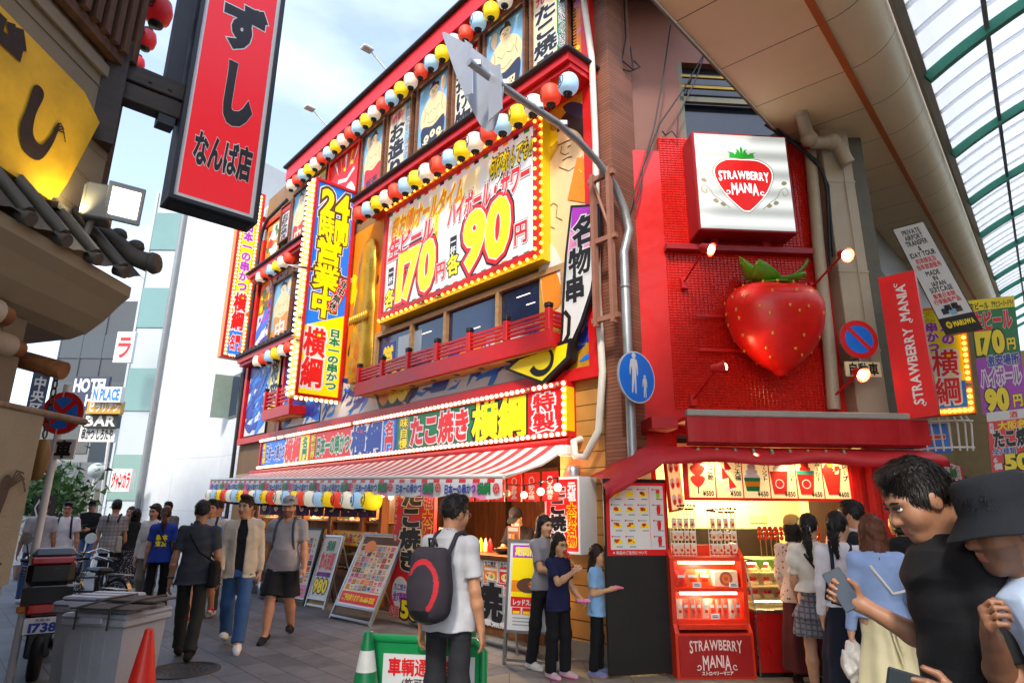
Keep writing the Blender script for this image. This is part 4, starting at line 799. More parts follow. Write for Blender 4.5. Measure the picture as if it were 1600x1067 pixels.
def spicy(m,x0,x1,z0,z1,y):
    h=z1-z0; m.rect(x0,x1,z0,z1,y,W_); m.rect(x0,x1,z1-h*.16,z1,y-.001,PAL.index(PPURP)); m.text('期間限定',x0+.03,x1-.03,z1-h*.13,z1-h*.03,y-.002,[(W_,.08),(Y_,.03)]); m.rect(x0,x1,z0+h*.3,z1-h*.16,y-.001,Y_); m.rect(x0,x1,z0+h*.42,z0+h*.56,y-.0014,O_); m.disc((x0+x1)/2,z0+h*.5,.14,y-.002,BR,16,.08); confetti(m,x0+.08,x1-.08,z0+h*.45,z0+h*.56,y-.003,[O_,R_,LM,Y_],10,3,.1,.2); m.rect(x0,x1,z0+h*.24,z0+h*.36,y-.004,R_); m.text('レッドスパイス',x0+.02,x1-.02,z0+h*.26,z0+h*.33,y-.005,[(W_,.04)])
    for i in range(3): m.rect(x0+.02+i*.12,x0+.12+i*.12,z0+h*.15,z0+h*.23,y-.002,R_); m.rect(x0+.03+i*.12,x0+.11+i*.12,z0+h*.155,z0+h*.19,y-.003,Y_)
    for k in range(3): m.rect(x0+.03,x1-.05*k-.03,z0+h*(.02+.04*k),z0+h*(.035+.04*k),y-.002,GY)
g=ground(822,1040); aboard('lit spicy takoyaki board in a grey frame behind the woman in grey',(g[0],g[1],0),FA.rz+R(28),.46,1.25,R(7),spicy,ALU,.34)
# kegs
for i,(px,py) in enumerate(((402,925),(418,934))):
    g=ground(px,py); T=thing('beer_keg',('steel beer keg standing nearer the shop window','steel beer keg standing nearer the street')[i],'keg',(g[0],g[1],0)); m=MB(); m.lathe([(.15,0),(.17,.01),(.17,.06),(.185,.08),(.185,.3),(.17,.31),(.185,.33),(.185,.5),(.17,.54),(.15,.55),(.15,.62),(.14,.62),(.14,.56),(0,.56)],20); m.build('keg_body',[CHROME],T)
# ================================================================== strawberry shop on the chamfered corner
def splace(name,label,cat,u,z,out=0.,group=None): return thing(name,label,cat,SW.at(u,z,out),SW.rz,group)
SRED=mat('shop_red','#cf1712',.35,var=.08,coat=.2); SREDM=mat('red_awning_fabric','#b8141c',.55,var=.12,bump=.25,bscale=14); STONE=mat('pinkish_stone','#7c4c3c',.6,var=.18,scale=2.5,grime=.35,bump=.1)
TILE=mat('glossy_red_tile','#d41c10',.22,var=.16,scale=9,spec=.7); KHAKI=mat('khaki_wall','#a89468',.7,var=.15); CREAMW=mat('cream_kitchen_wall','#e0d49c',.7,var=.06)
T=splace('dessert_shop_building','red tiled corner shop building with pinkish stone upper wall under the arcade','building',0,0,0)
m=MB()
m.box(.4,2.6,.02,.5,2.5,6.58,0); m.box(-.1,.4,.01,.5,2.2,6.36,0); m.box(-.45,-.1,.08,.5,0,9.2,2); m.box(-.1,.78,.1,.5,6.36,9.4,1); m.box(.78,3.4,.1,.5,7.9,9.4,1); m.box(2.6,3.4,.1,.5,2.3,7.9,2); m.box(-.1,.15,.1,.5,0,2.2,0)
m.build('wall',[SRED,STONE,mat('grey_green_render','#6c6a5c',.8,var=.2,grime=.4)],T)
m=MB(); nx,nz=40,104; wx,wz=2.06/nx,3.78/nz
for i in range(nx):
    for j in range(nz):
        x,z=.4+i*wx,2.8+j*wz; g=.002; b=.010; yy=.012
        V=[(x+g,yy,z+g),(x+wx-g,yy,z+g),(x+wx-g,yy,z+wz-g),(x+g,yy,z+wz-g),(x+b,yy-.006,z+b),(x+wx-b,yy-.006,z+b),(x+wx-b,yy-.006,z+wz-b),(x+b,yy-.006,z+wz-b)]
        m.add(V,[(4,5,6,7),(0,1,5,4),(1,2,6,5),(2,3,7,6),(3,0,4,7)],0)
m.build('tile_cladding',[TILE],T)
m=MB(); x0,x1,z0,z1=.78,2.6,6.58,7.9
m.box(x0,x1,.1,.2,z0,z0+.06,0); m.box(x0,x1,.1,.16,7.25,7.33,0); m.box(x0,x0+.06,.1,.2,z0,z1,0); m.box(x0,x1,.1,.14,7.48,7.52,1); m.box(x0,x1,.1,.14,7.66,7.69,1)
w_=m.build('window_frame',[mat('olive_frame','#5c5a48',.5),mat('brass_rail','#9a7a30',.4,metal=.6)],T)
m=MB(); m.rect(x0,x1,z0,z1,.22,0); m.rect(.9,2.6,6.62,7.2,.26,1)
for i in range(22): m.box(.9+i*.08,.93+i*.08,.25,.262,6.62,7.2,1)
m.build('pane',[mat('dusty_glass','#20242a',.08,var=.3,scale=2,spec=.8),mat('grey_blind','#565a5c',.7)],w_)
# corrugated canopy over the gap
T=splace('tin_canopy','grey corrugated tin canopy above the corner gap between both shops','canopy',.1,8.75,.0); m=MB()
for i in range(40): 
    x=-1.0+i*.05; z=lambda k:.02*(k%2)
    m.add([(x,-1.2,z(i)),(x+.05,-1.2,z(i+1)),(x+.05,.6,z(i+1)+.35),(x,.6,z(i)+.35)],[(0,1,2,3)],0)
m.box(-1.0,1.0,-1.22,-1.16,-.06,.02,0); m.box(-1,1,-.2,-.14,.1,.2,0); m.build('sheet',[mat('grey_tin','#6a6c6e',.45,metal=.5,var=.2,grime=.3)],T)
# cables
T=splace('cable_bundle','tangle of black cables hanging down the stone wall at the corner','cables',0,0,.0); m=MB(); BC=mat('black_cable','#141416',.5,var=0)
f=lambda px,py,o=.06:(lambda q:(q[0],-o,q[1]))(SW.uz(px,py,o))
def sagp(L,n=6): 
    o=smooth([(p[0],p[2]) for p in L],n)[:-n*1]; y=L[0][1]; return [(a,y,b) for a,b in o[:len(o)]]
for L in ([(975,0),(978,60),(972,95),(990,110),(985,75)],[(1048,40),(1035,130),(1022,200),(1004,262)],[(1100,85),(1068,140),(1030,195),(1004,262)],[(1103,80),(1085,130),(1060,180),(1058,215)],[(1004,262),(992,300),(985,330),(980,345)],[(1004,262),(1000,300),(992,330)],[(1058,215),(1050,205),(1040,212),(1035,205)],[(990,95),(1000,105),(985,112),(970,108)]):
    m.tube([f(*p,.07) for p in L],.011,5,0)
m.build('cable',[BC],T)
T=splace('cable_bundle','thick black cables looping from the soffit behind the lit strawberry sign','cables',0,0,.0); m=MB()
for L in ([(1195,195),(1225,215),(1260,240),(1285,265),(1292,300),(1298,420)],[(1200,190),(1240,222),(1275,250),(1294,290),(1302,400)]): m.tube([f(*p,.2) for p in L],.018,6,0)
m.build('cable',[BC],T)
# ------------------------------------------------------------------ lit sign with strawberry emblem
T=splace('lit_sign','square white lit sign box with a red strawberry emblem on the tiled wall','sign',1.38,5.03,.0)
m=MB(); m.box(-.65,.65,-.35,.0,0,1.42,0,.012); m.box(-1.0,1.05,-.12,.02,-.16,-.09,0); m.box(-.4,-.3,-.1,.0,-.1,.0,0); m.box(.3,.4,-.1,0,-.1,0,0); m.build('case',[mat('sign_case_red','#a01820',.35,var=.1)],T)
LIT=mat('lit_acrylic','#a8aca8',.35,var=0,emit=.55); N,l,b=nodes_of(LIT)
t=N.new('ShaderNodeTexCoord'); wv=N.new('ShaderNodeTexWave'); wv.bands_direction='Z'; wv.inputs['Scale'].default_value=1.15; wv.inputs['Distortion'].default_value=0; l(t.outputs['Object'],wv.inputs[0])
r=N.new('ShaderNodeMapRange'); r.inputs['To Min'].default_value=.36; r.inputs['To Max'].default_value=.8; l(wv.outputs['Fac'],r.inputs[0]); l(r.outputs[0],b.inputs['Emission Strength'])
LR=mat('lit_red','#d01818',.4,var=0,emit=.35); LG=mat('lit_green','#1a8a28',.4,var=0,emit=.35); LT=mat('lit_taupe','#9a9070',.4,var=0,emit=.2); LW=mat('lit_white','#ffffff',.4,var=0,emit=.6)
def berry_outline(s): return smooth([(-.5*s,.32*s),(-.3*s,.46*s),(0,.47*s),(.3*s,.46*s),(.5*s,.32*s),(.52*s,.1*s),(.36*s,-.22*s),(.1*s,-.5*s),(0,-.54*s),(-.1*s,-.5*s),(-.36*s,-.22*s),(-.52*s,.1*s)],4)
def emblem(m,cx,cz,s,y,ir,ig,it,iw):
    m.flat([(cx+a*1.07,cz+b*1.07) for a,b in berry_outline(s)],y,it); m.flat([(cx+a*1.03,cz+b*1.03) for a,b in berry_outline(s)],y-.0015,iw); m.flat([(cx+a,cz+b) for a,b in berry_outline(s)],y-.003,ir)
    lf=[(-.24,.52),(-.22,.60),(-.27,.64),(-.17,.62),(-.12,.58),(-.08,.66),(-.12,.7),(-.05,.68),(-.02,.6),(-.03,.7),(0,.76),(.03,.7),(.02,.6),(.05,.68),(.12,.7),(.08,.66),(.12,.58),(.17,.62),(.27,.64),(.22,.6),(.24,.52),(0,.50)]
    m.flat([(cx+a*s,cz+b*s) for a,b in lf],y-.003,ig)
    wordmark(m,cx,cz+.1*s,.94*s,y-.004,iw)
    for sx in (-1,1):
        m.stroke([(cx+sx*a*s,cz+b*s) for a,b in smooth([(.3,-.5),(.45,-.36),(.58,-.26),(.66,-.12),(.76,-.06),(.8,-.16),(.72,-.22),(.66,-.14)],4)[:-4]],.014*s,y,it)
        for a,b in ((.55,-.38),(.42,-.44),(.74,.02)): m.flat(smooth([(cx+sx*(a-.05)*s,cz+b*s),(cx+sx*a*s,cz+(b+.06)*s),(cx+sx*(a+.06)*s,cz+(b+.02)*s),(cx+sx*a*s,cz+(b-.03)*s)]),y-.0015,it)
def wordmark(m,cx,cz,s,y,iw,ib=None):
    'two line lettering, the first and last letters larger with curls'
    def row(t,x0,x1,z,h):
        n=len(t); ws=[ext(c)[1]-ext(c)[0]+.10 for c in t]; q=(x1-x0)/sum(ws); xx=x0
        for i,ch in enumerate(t):
            a0,xx=xx,xx+ws[i]*q; k=abs(i-(n-1)/2)/((n-1)/2); big=1.22 if i in (0,n-1) else 1.0
            zz=z-.03*s*k*k
            m.text(ch,a0,xx,zz-h*big/2,zz+h*big/2,y,([(ib,.09)] if ib is not None else [])+[(iw,.02)])
    row('STRAWBERRY',cx-.50*s,cx+.50*s,cz+.07*s,.17*s); row('MANIA',cx-.27*s,cx+.27*s,cz-.2*s,.20*s)
    for sx,z in ((-1,cz-.30*s),(1,cz-.30*s)):
        x=cx+sx*.34*s
        m.stroke([(x+sx*.055*s*math.cos(a)*(.35+a/9),z+.055*s*math.sin(a)*(.35+a/9)) for a in [k*.5 for k in range(12)]],.017*s,y-.002,iw)
m=MB(); m.rect(-.62,.62,.03,1.39,-.352,0); emblem(m,.0,.68,.72,-.354,1,2,3,4); m.build('face',[LIT,LR,LG,LT,LW],T)
# ------------------------------------------------------------------ giant strawberry
T=splace('giant_strawberry','giant glossy strawberry sculpture with curled green leaves on the tiled wall','sculpture',1.56,3.2,.42)
pr=[(0,0),(.11,.015),(.22,.08),(.34,.19),(.44,.30),(.52,.42),(.58,.55),(.615,.69),(.635,.83),(.62,.96),(.56,1.08),(.45,1.165),(.30,1.205),(.14,1.19),(0,1.16)]
pr2=[(max(0,a)*.94,b) for a,b in smooth([(0,0)]+pr[1:-1]+[(0,1.16)],3)[:-3]]
m=MB(); m.lathe(pr2,40,(0,0,0),0,sy=.72)
for i,(x,y,z) in enumerate(m.v): k=1+.035*math.cos(3*math.atan2(y,x)+1)*max(0,(z-.5)); m.v[i]=(x*k,y*k,z-.04*max(0,1-abs(x)*3)*(z>1))
BERRY=mat('strawberry_gloss','#e2180e',.38,var=.16,scale=4,spec=.45,coat=.08,bump=.06,bscale=25); m.build('berry',[BERRY],T); T.scale=(1,1,.89)
m=MB(); sd=0; r_=random.Random(5)
def rad(z): 
    for (a,b),(c,d) in zip(pr,pr[1:]):
        if b<=z<=d: return a+(c-a)*(z-b)/max(1e-6,d-b)
    return .5
for k,z in enumerate((.12,.28,.45,.62,.8,.96,1.1)):
    n=4+k if k<4 else 9
    for j in range(n):
        g=-math.pi/2+(j-(n-1)/2)*(math.pi*1.25/max(1,n-1))+(.2 if k%2 else -.1)+r_.uniform(-.09,.09); z=z+r_.uniform(-.03,.03); rr=rad(z)*.95
        x,y=rr*math.cos(g),rr*math.sin(g)*.72
        c=(x,y,z); o=len(m.v); m.ball((0,0,0),(.017,.010,.027),0,8,6); nx_,ny_=math.cos(g),math.sin(g)/.72
        for i in range(o,len(m.v)): p=m.v[i]; a=math.atan2(ny_,nx_)+math.pi/2; m.v[i]=(c[0]+p[0]*math.cos(a)-p[1]*math.sin(a),c[1]+p[0]*math.sin(a)+p[1]*math.cos(a),c[2]+p[2])
m.build('seed',[mat('seed_gold','#d88a10',.35,var=.15)],T)['kind']='stuff'
m=MB()
for g,Ln,up in ((-168,.36,.32),(-128,.36,.20),(-82,.30,-.05),(-38,.38,.06),(-8,.44,.34),(60,.36,.3),(120,.36,.3)):
    a=R(g); V=[];n=8
    for i in range(n+1):
        t=i/n; wd=.17*math.sin(math.pi*min(1,(t*.86+.14)))**.8; rr=.04+Ln*t; z=1.2+up*t*t-.03*math.sin(t*3)+.04
        for k in (-1,-.5,0,.5,1): x,y=rr,k*wd; zz=z+.05*abs(k)*(1 if up>0 else .4); V.append((x*math.cos(a)-y*math.sin(a),(x*math.sin(a)+y*math.cos(a))*.8,zz))
    m.add(V,[(i*5+k,(i+1)*5+k,(i+1)*5+k+1,i*5+k+1) for i in range(n) for k in range(4)],0,True)
m.tube([(0,0,1.2),(.02,-.02,1.3),(.0,-.03,1.38),(-.02,-.03,1.41)],[.05,.035,.04,.03],10,0)
lf=m.build('leaf_crown',[mat('leaf_gloss','#5c9a20',.3,var=.25,scale=5,coat=.3)],T)
sm_=lf.modifiers.new('thick','SOLIDIFY'); sm_.thickness=.015
for z in (.85,.35): m=MB(); m.box(-.85,-.3,.3,.34,z,z+.04,0); m.build('bracket',[SRED],T)
# spot lamps
for i,(hx,bx,lab) in enumerate((((1103,388),(1068,440),'red arm spotlight at the upper left of the giant strawberry'),((1318,398),(1268,447),'red arm spotlight at the upper right of the giant strawberry'),((1122,575),(1082,622),'red arm spotlight at the lower left of the giant strawberry'),((1342,583),(1295,622),'red arm spotlight at the lower right of the giant strawberry'))):
    b=SW.uz(*bx,.02); h=SW.uz(*hx,.62); T=splace('spot_lamp',lab,'spotlight',b[0],b[1],.0,'red spotlights around the strawberry')
    dx,dz=h[0]-b[0],h[1]-b[1]; m=MB(); m.tube([(0,0,0),(0,-.12,0),(dx*.9,-.58,dz*.95)],.014,6,0); m.box(-.04,.04,-.06,.0,-.1,.04,0); m.build('arm',[SRED],T)
    sx=1 if i%2==0 else -.6; d=Vector((sx*.4,.45,-.35 if i<2 else .3)).normalized()
    if i in (1,3): d=Vector((.1,-.8,-.45)).normalized()
    if i==2: d=Vector((.75,-.3,.1)).normalized()
    if i==0: d=Vector((.55,-.55,-.45)).normalized()
    m=MB(); c=Vector((dx,-.62,dz)); m.tube([c-d*.08,c-d*.06,c+d*.0,c+d*.08],[.03,.05,.055,.085],14,0,caps=False); m.tube([c-d*.085,c-d*.08],[.0,.03],14,0); m.build('shade',[SRED],T)
    m=MB(); m.ball(tuple(c+d*.05),.055,0,10,8); m.build('bulb',[mat('hot_bulb','#ffe0a0',.3,var=0,emit=14,ecol='#ffd890')],T)
    spot('spot_light',tuple(c+d*.02),tuple(Vector((1.56-b[0],-.3,(3.95-b[1])))),60,110,(1,.7,.38),T,.05)
# ------------------------------------------------------------------ awnings
T=splace('red_awning','rolled red awning with a pale top bar above the dessert shop','awning',1.5,2.3,.0)
m=MB(); m.box(-1.25,1.5,-.82,-.74,.3,.37,0,.01); m.build('top_bar',[mat('awning_bar_grey','#a09a90',.5,var=.1)],T)
m=MB()
for i in range(40):
    a,b=-1.25+2.75*i/40,-1.25+2.75*(i+1)/40; w=lambda q:.01*math.sin(q*7)+.006*math.sin(q*23)
    m.add([(a,-.80+w(a),.02),(b,-.80+w(b),.02),(b,-.80,.3),(a,-.80,.3)],[(0,1,2,3)],0,True)
m.box(-1.2,1.48,-.74,-.6,.0,.3,0); m.box(-1.2,1.48,-.6,.0,.28,.32,0); m.box(-1.55,-1.25,-.5,-.0,.2,.33,0); m.build('fabric',[SREDM],T)
T=splace('fabric_hood','sagging red fabric hood over the menu panels with a loose left corner','awning',1.3,1.7,.0)
m=MB(); n=46
prof=[(-.05,.62),(-.5,.6),(-.75,.56),(-.95,.5),(-1.02,.44),(-1.03,.38)]
P=[]
for i in range(n+1):
    x=-1.98+3.68*i/n; dr=max(0,-1.42-x)
    for j,(y,z) in enumerate(prof): P.append((x,y+.02*math.sin(x*5+j)+dr*.25*(j>1),z+.012*math.sin(x*6)*(j>2)-dr*(.62+.02*j)+.015*math.sin(x*25+j)*(dr>0)))
m.add(P,[(i*6+j,i*6+j+1,(i+1)*6+j+1,(i+1)*6+j) for i in range(n) for j in range(5)],0,True)
m.build('fabric',[SREDM],T)
o_=T.children[0].modifiers.new('s','SOLIDIFY'); o_.thickness=.012
# ------------------------------------------------------------------ menu panel row
T=splace('menu_light_panel','row of six warm lit dessert picture panels with prices under the red hood','menu panel',1.12,1.76,.78)
m=MB(); m.box(-.93,.93,.0,.05,-.03,.44,0); m.box(-.95,-.9,-.03,.0,-.05,.45,0); m.box(.9,.95,-.03,0,-.05,.45,0); m.box(-.9,.9,-.03,0,-.05,-.02,0); m.build('frame',[SRED],T)
PARCH=mat('warm_parchment','#f0d9a0',.6,var=.08,emit=.18,ecol='#ffd890')
names=['いちご飴','いちご大福','ミルキーソフト','スムージーソフト','スムージー','クレープ']; pr_=['500','500','650','850','650','600']
SP=[PARCH,mat('berry_print','#d8281c',.5,var=.12),INK,PGREEN,PWHITE,PORANGE,SRED,mat('teal_print','#2a9a8c',.5)]
for i in range(6):
    m=MB(); x0=-.89+i*.2975; x1=x0+.285; m.rect(x0,x1,-.02,.43,-.004,0); xc=x0+.1
    def cone(kind):
        if kind==0:
            for z in (.36,.26,.15): m.flat([(xc+a*.15,z+b*.12) for a,b in berry_outline(1)],-.006-.0003*z,1)
            m.stroke([(xc,.42),(xc,.02)],.012,-.0055,2)
        elif kind==1:
            for a,z in ((.0,.33),(.04,.14),(-.03,.24)): m.flat([(xc+a,z-.07),(xc+a+.08,z-.05),(xc+a+.0,z+.07)],-.006-.0005*z,1); m.disc(xc+a,z-.06,.06,-.0058,4,14,.03)
        elif kind==2:
            for k in range(4): m.disc(xc,.2+.05*k,.085-.018*k,-.006-.0004*k,4,14,.035)
            m.flat([(xc-.09,.19),(xc+.09,.19),(xc+.07,.05),(xc-.07,.05)],-.0075,3); m.flat([(xc-.085,.15),(xc+.085,.15),(xc+.078,.1),(xc-.078,.1)],-.008,5)
        elif kind in (3,4):
            for k in range(4): m.disc(xc,.24+.045*k,.08-.017*k,-.006-.0004*k,4 if kind==3 else 1,14,.035)
            m.flat([(xc-.1,.26),(xc+.1,.26),(xc+.07,.02),(xc-.07,.02)],-.0078,1 if kind==3 else 1); m.disc(xc,.13,.05,-.0085,4,16,r0=.8)
            if kind==4: m.flat([(xc-.1,.27),(xc+.1,.27),(xc+.095,.23),(xc-.095,.23)],-.0085,7)
        else:
            m.flat([(xc-.11,.3),(xc+.11,.3),(xc+.06,.02),(xc-.06,.02)],-.006,1); confetti(m,xc-.11,xc+.11,.2,.38,-.007,[1,4,5,1],9,6,.2,.35)
    cone(i); m.text(names[i],x1-.075,x1-.01,.16,.42,-.006,[(2,.03)],vert=True); m.text('¥'+pr_[i],x1-.14,x1-.02,.0,.05,-.006,[(2,.03)])
    m.build('picture_panel',SP,T)
for i in range(9):
    m=MB(); x=-.8+i*.2; m.cyl((x,-.12,.42),(x,-.10,.48),.03,.022,10); c=m.build('downlight',[mat('steel_lamp','#8a7a60',.35,metal=.8)],T)
for x in (-.65,-.2,.25,.7): spot('menu_light',(x,-.16,.43),(x,.02,.1),7,100,(1,.72,.36),T,.03)
T=splace('side_menu_panel','narrow lit dessert panel turned inward at the left end of the panel row','menu panel',.15,1.6,.62); T.rotation_euler=(0,R(-6),SW.rz+R(38))
m=MB(); m.box(-.13,.13,0,.03,0,.6,6); m.rect(-.11,.11,.02,.58,-.004,0)
for k in range(6): m.disc(-.05+.1*(k%2),.12+.17*(k//2),.045,-.006,4,12,.06); m.disc(-.05+.1*(k%2),.10+.17*(k//2),.03,-.007,1,10)
m.build('print',SP,T)
# ------------------------------------------------------------------ kiosk interior
T=splace('kiosk_interior','yellow lit kitchen of the dessert kiosk with dark counter behind','kiosk',0,0,0)
m=MB(); m.box(.2,2.6,1.35,1.45,0,2.4,0); m.box(.1,.2,.5,1.45,0,2.4,0); m.box(2.55,2.65,.5,1.45,0,2.4,0); m.box(.2,2.6,.1,1.4,2.36,2.4,0); m.box(.1,2.65,.0,1.45,0,.01,2)
m.box(.6,2.0,.9,1.35,0,1.38,1); m.box(1.55,1.57,1.34,1.35,.9,2.3,3); m.box(1.82,2.05,1.33,1.35,1.45,1.55,3)
m.build('kitchen_wall',[CREAMW,mat('dark_appliance','#2a2622',.4),KHAKI,mat('switch_beige','#b8ac84',.5)],T)
glow('kitchen_light',(1.4,.75,1.95),62,(1,.82,.4),T,.15)
m=MB()
for i in range(12):
    for j,(x0,x1) in enumerate(((2.05,2.65),)): a=x0+(x1-x0)*i/12; b=x0+(x1-x0)*(i+1)/12; f=lambda q:-.5+.03*math.sin(q*40); m.add([(a,f(a),.9),(b,f(b),.9),(b,f(b),2.2),(a,f(a),2.2)],[(0,1,2,3)],0,True)
m.build('red_curtain',[mat('red_curtain','#c81c10',.7,var=.1)],T)
# ------------------------------------------------------------------ black cabinet board with menu
T=splace('black_board','scuffed black panel standing beside the red shelf, carrying the crepe menu','panel',-.32,.03,.62); T.rotation_euler=(0,0,SW.rz+R(8))
m=MB(); m.box(-.36,.36,-.04,.0,0,1.9,0,.006); m.build('panel',[mat('scuffed_black','#121110',.6,var=.3,scale=3,grime=.2,bump=.1)],T)
m=MB(); m.rect(-.34,.34,1.12,1.86,-.044,R_); m.rect(-.30,.31,1.18,1.83,-.046,W_); y=-.048
for r in range(4):
    for c in range(4):
        if r==3 and c in (2,): continue
        x=-.22+.15*c+(.02 if c==3 else 0); z=1.74-.16*r
        if c<3:
            m.flat([(x-.05,z-.03),(x+.055,z-.02),(x+.03,z+.03),(x-.03,z+.03)],y,Y_); 
            if r or c==2: confetti(m,x-.05,x+.03,z-.02,z+.035,y-.0006,[R_,BR,R_],7,r*4+c,.2,.4)
        else: m.flat([(x-.025,z+.02),(x+.025,z+.02),(x+.015,z-.045),(x-.015,z-.045)],y,LM if r==0 else R_); m.disc(x,z+.03,.022,y-.001,R_,10)
        m.rect(x-.05,x+.03,z+.045,z+.055,y,GY); m.disc(x-.06,z+.05,.01,y,R_,8); m.rect(x-.02,x+.05,z-.055,z-.048,y,I_)
m.rect(.145,.149,1.2,1.82,y,R_); m.text('※商品のご注文について',-.28,.1,1.135,1.165,y,[(W_,.03)])
m.build('menu_poster',PAL,T)
# ------------------------------------------------------------------ red shelf unit
T=splace('display_shelf','red display shelf with two lit shelves of snacks and white lettering below','display shelf',.4,0,.76)
m=MB(); a=.40
for x0,x1 in ((-a,-a+.045),(a-.045,a)):
    pl=[(-.0,0),(.34,0),(.34,1.27),(.22,1.27),(.05,1.13),(.05,.5),(0,.42)]
    m.add([(x0,y,z) for y,z in pl]+[(x1,y,z) for y,z in pl],[tuple(range(6,-1,-1)),tuple(range(7,14))]+[(i,(i+1)%7,(i+1)%7+7,i+7) for i in range(7)],0)
m.box(-a+.045,a-.045,.30,.34,0,1.25,0); m.box(-a+.045,a-.045,.06,.3,1.1,1.14,0); m.box(-a+.045,a-.045,.06,.3,.80,.84,0); m.box(-a+.045,a-.045,.04,.3,.5,.54,0); m.box(-a+.045,a-.045,.0,.3,0,.42,0); m.box(-a+.03,a-.03,-.012,.0,.03,.4,1)
m.box(-a+.045,a-.045,.0,.06,.455,.5,0)
m.build('carcass',[mat('shelf_orange_red','#d83416',.4,var=.08),mat('shelf_panel_red','#a81818',.45,var=.15)],T)
m=MB(); wordmark(m,0,.28,.54,-.016,0); m.text('ストロベリーマニア',-.16,.16,.045,.08,-.016,[(0,.05)]); m.build('lettering',[mat('pale_pink_lettering','#f2d8d0',.5)],T)
for z,nm in ((1.085,'tube'),(.785,'tube')):
    m=MB(); m.cyl((-.3,.09,z),(.3,.09,z),.012,seg=8); m.build('light_tube',[mat('warm_tube','#fff0c8',.3,var=0,emit=7,ecol='#ffdf9a')],T)
    glow('tube_light',(0,.10,z-.04),3,(1,.88,.66),T,.08)
r=random.Random(11); PKT=[mat('packet_red','#d83a20',.3,var=.2,scale=14),mat('packet_orange','#e8742c',.3,var=.25,scale=14),mat('packet_cream','#e8d0b0',.35,var=.15),mat('packet_clear','#e07a5a',.2,var=.35,scale=30),PWHITE]
def packet(u,z,out,w,h,c,label,grp,puff=.03):
    T=splace('snack_packet',label,'packet',u,z,out,grp); m=MB(); n=6
    V=[]
    for j in range(n+1):
        for i in range(n+1):
            s,t=i/n,j/n; V.append((w*(s-.5)*(1-.08*math.sin(math.pi*t)),-puff*math.sin(math.pi*s)**.7*math.sin(math.pi*t)**.6,h*t))
    F_=[(j*(n+1)+i,j*(n+1)+i+1,(j+1)*(n+1)+i+1,(j+1)*(n+1)+i) for j in range(n) for i in range(n)]
    m.add(V,F_,0,True); m.add([(x,.004-.6*y,z) for x,y,z in V],[f[::-1] for f in F_],0,True); m.rect(-w*.3,w*.3,h*.55,h*.7,-puff-.003,1); m.rect(-w*.22,w*.22,h*.3,h*.45,-puff-.003,2); m.build('wrapper',[PKT[c],PWHITE,PRED],T)
for i,(x,c,w) in enumerate(((.12,0,.13),(.25,1,.17),(.38,1,.15))): packet(x,.845,.66-.02*i,w,.17,c,('red snack bag with green leaf print at the left of the upper shelf','orange snack bag in the middle of the upper shelf','orange snack bag beside the clear box on the upper shelf')[i],'bags on the upper shelf')
T=splace('sweet_box','clear topped box of pink rolls on the upper shelf','box',.6,.845,.62); m=MB(); m.box(-.13,.13,-.05,.1,0,.16,0,.008); m.disc(0,.08,.07,-.053,1,20); m.disc(0,.08,.045,-.054,2,16); m.disc(0,.08,.02,-.055,1,12); m.build('carton',[PKT[2],mat('choc_pink','#a0584a',.4),PKT[1]],T)
for i in range(10): packet(.085+.068*i,.545,.68-.015*(i%2),.066,.19,3 if i%4 else 2,'%s clear bag of strawberry crunch from the left on the lower shelf'%ORD[i],'bags on the lower shelf',.022)
for i,(x,z) in enumerate(((.27,.845),(.66,.845),(.44,.545))):
    T=splace('price_card',('white price card between the snack bags on the upper shelf','white price card in front of the clear topped box','white price card on the lower shelf')[i],'price card',x,z-.0,.715); m=MB(); m.box(-.045,.045,-.004,.004,0,.05,0); m.rect(-.03,.03,.015,.022,-.005,1); m.rect(-.03,.02,.03,.036,-.005,1); m.build('card',[PWHITE,INK],T)
for i,(x,wd) in enumerate(((.19,.27),(.62,.3))):
    T=splace('wire_rack',('left white wire rack of small keyring packs on top of the red shelf','right white wire rack of small keyring packs on top of the red shelf')[i],'rack',x,1.15,.62); m=MB(); h=.48 if i==0 else .45
    for k in range(8): xx=-wd/2+wd*k/7; m.cyl((xx,0,-.02),(xx,0,h),.004,seg=5)
    for k in range(9): z=h*k/8; m.cyl((-wd/2,0,z),(wd/2,0,z),.004,seg=5)
    m.build('wire_grid',[WHITE],T)
    for r_ in range(3):
        for c in range(4): m=MB(); xx=-wd*.36+wd*.24*c; z=.02+.13*r_; m.box(xx-.026,xx+.026,-.03,-.01,z,z+.075,0,.006); m.box(xx-.026,xx+.026,-.026,-.014,z+.076,z+.1,1); m.ball((xx,-.032,z+.035),.015,2,8,6); m.build('keyring_pack',[PKT[2],PWHITE,PRED],T)
    m=MB(); 
    for k in range(16): m.ball((-wd/2+wd*k/15,-.01+.02*math.sin(k*5),h+.01+.02*math.sin(k*3)),(.022,.016,.012),k%3,6,4)
    m.build('leaf_garland',[mat('garland_green','#2c5a24',.6),mat('garland_dark','#1c3c1c',.6),PKT[0]],T)
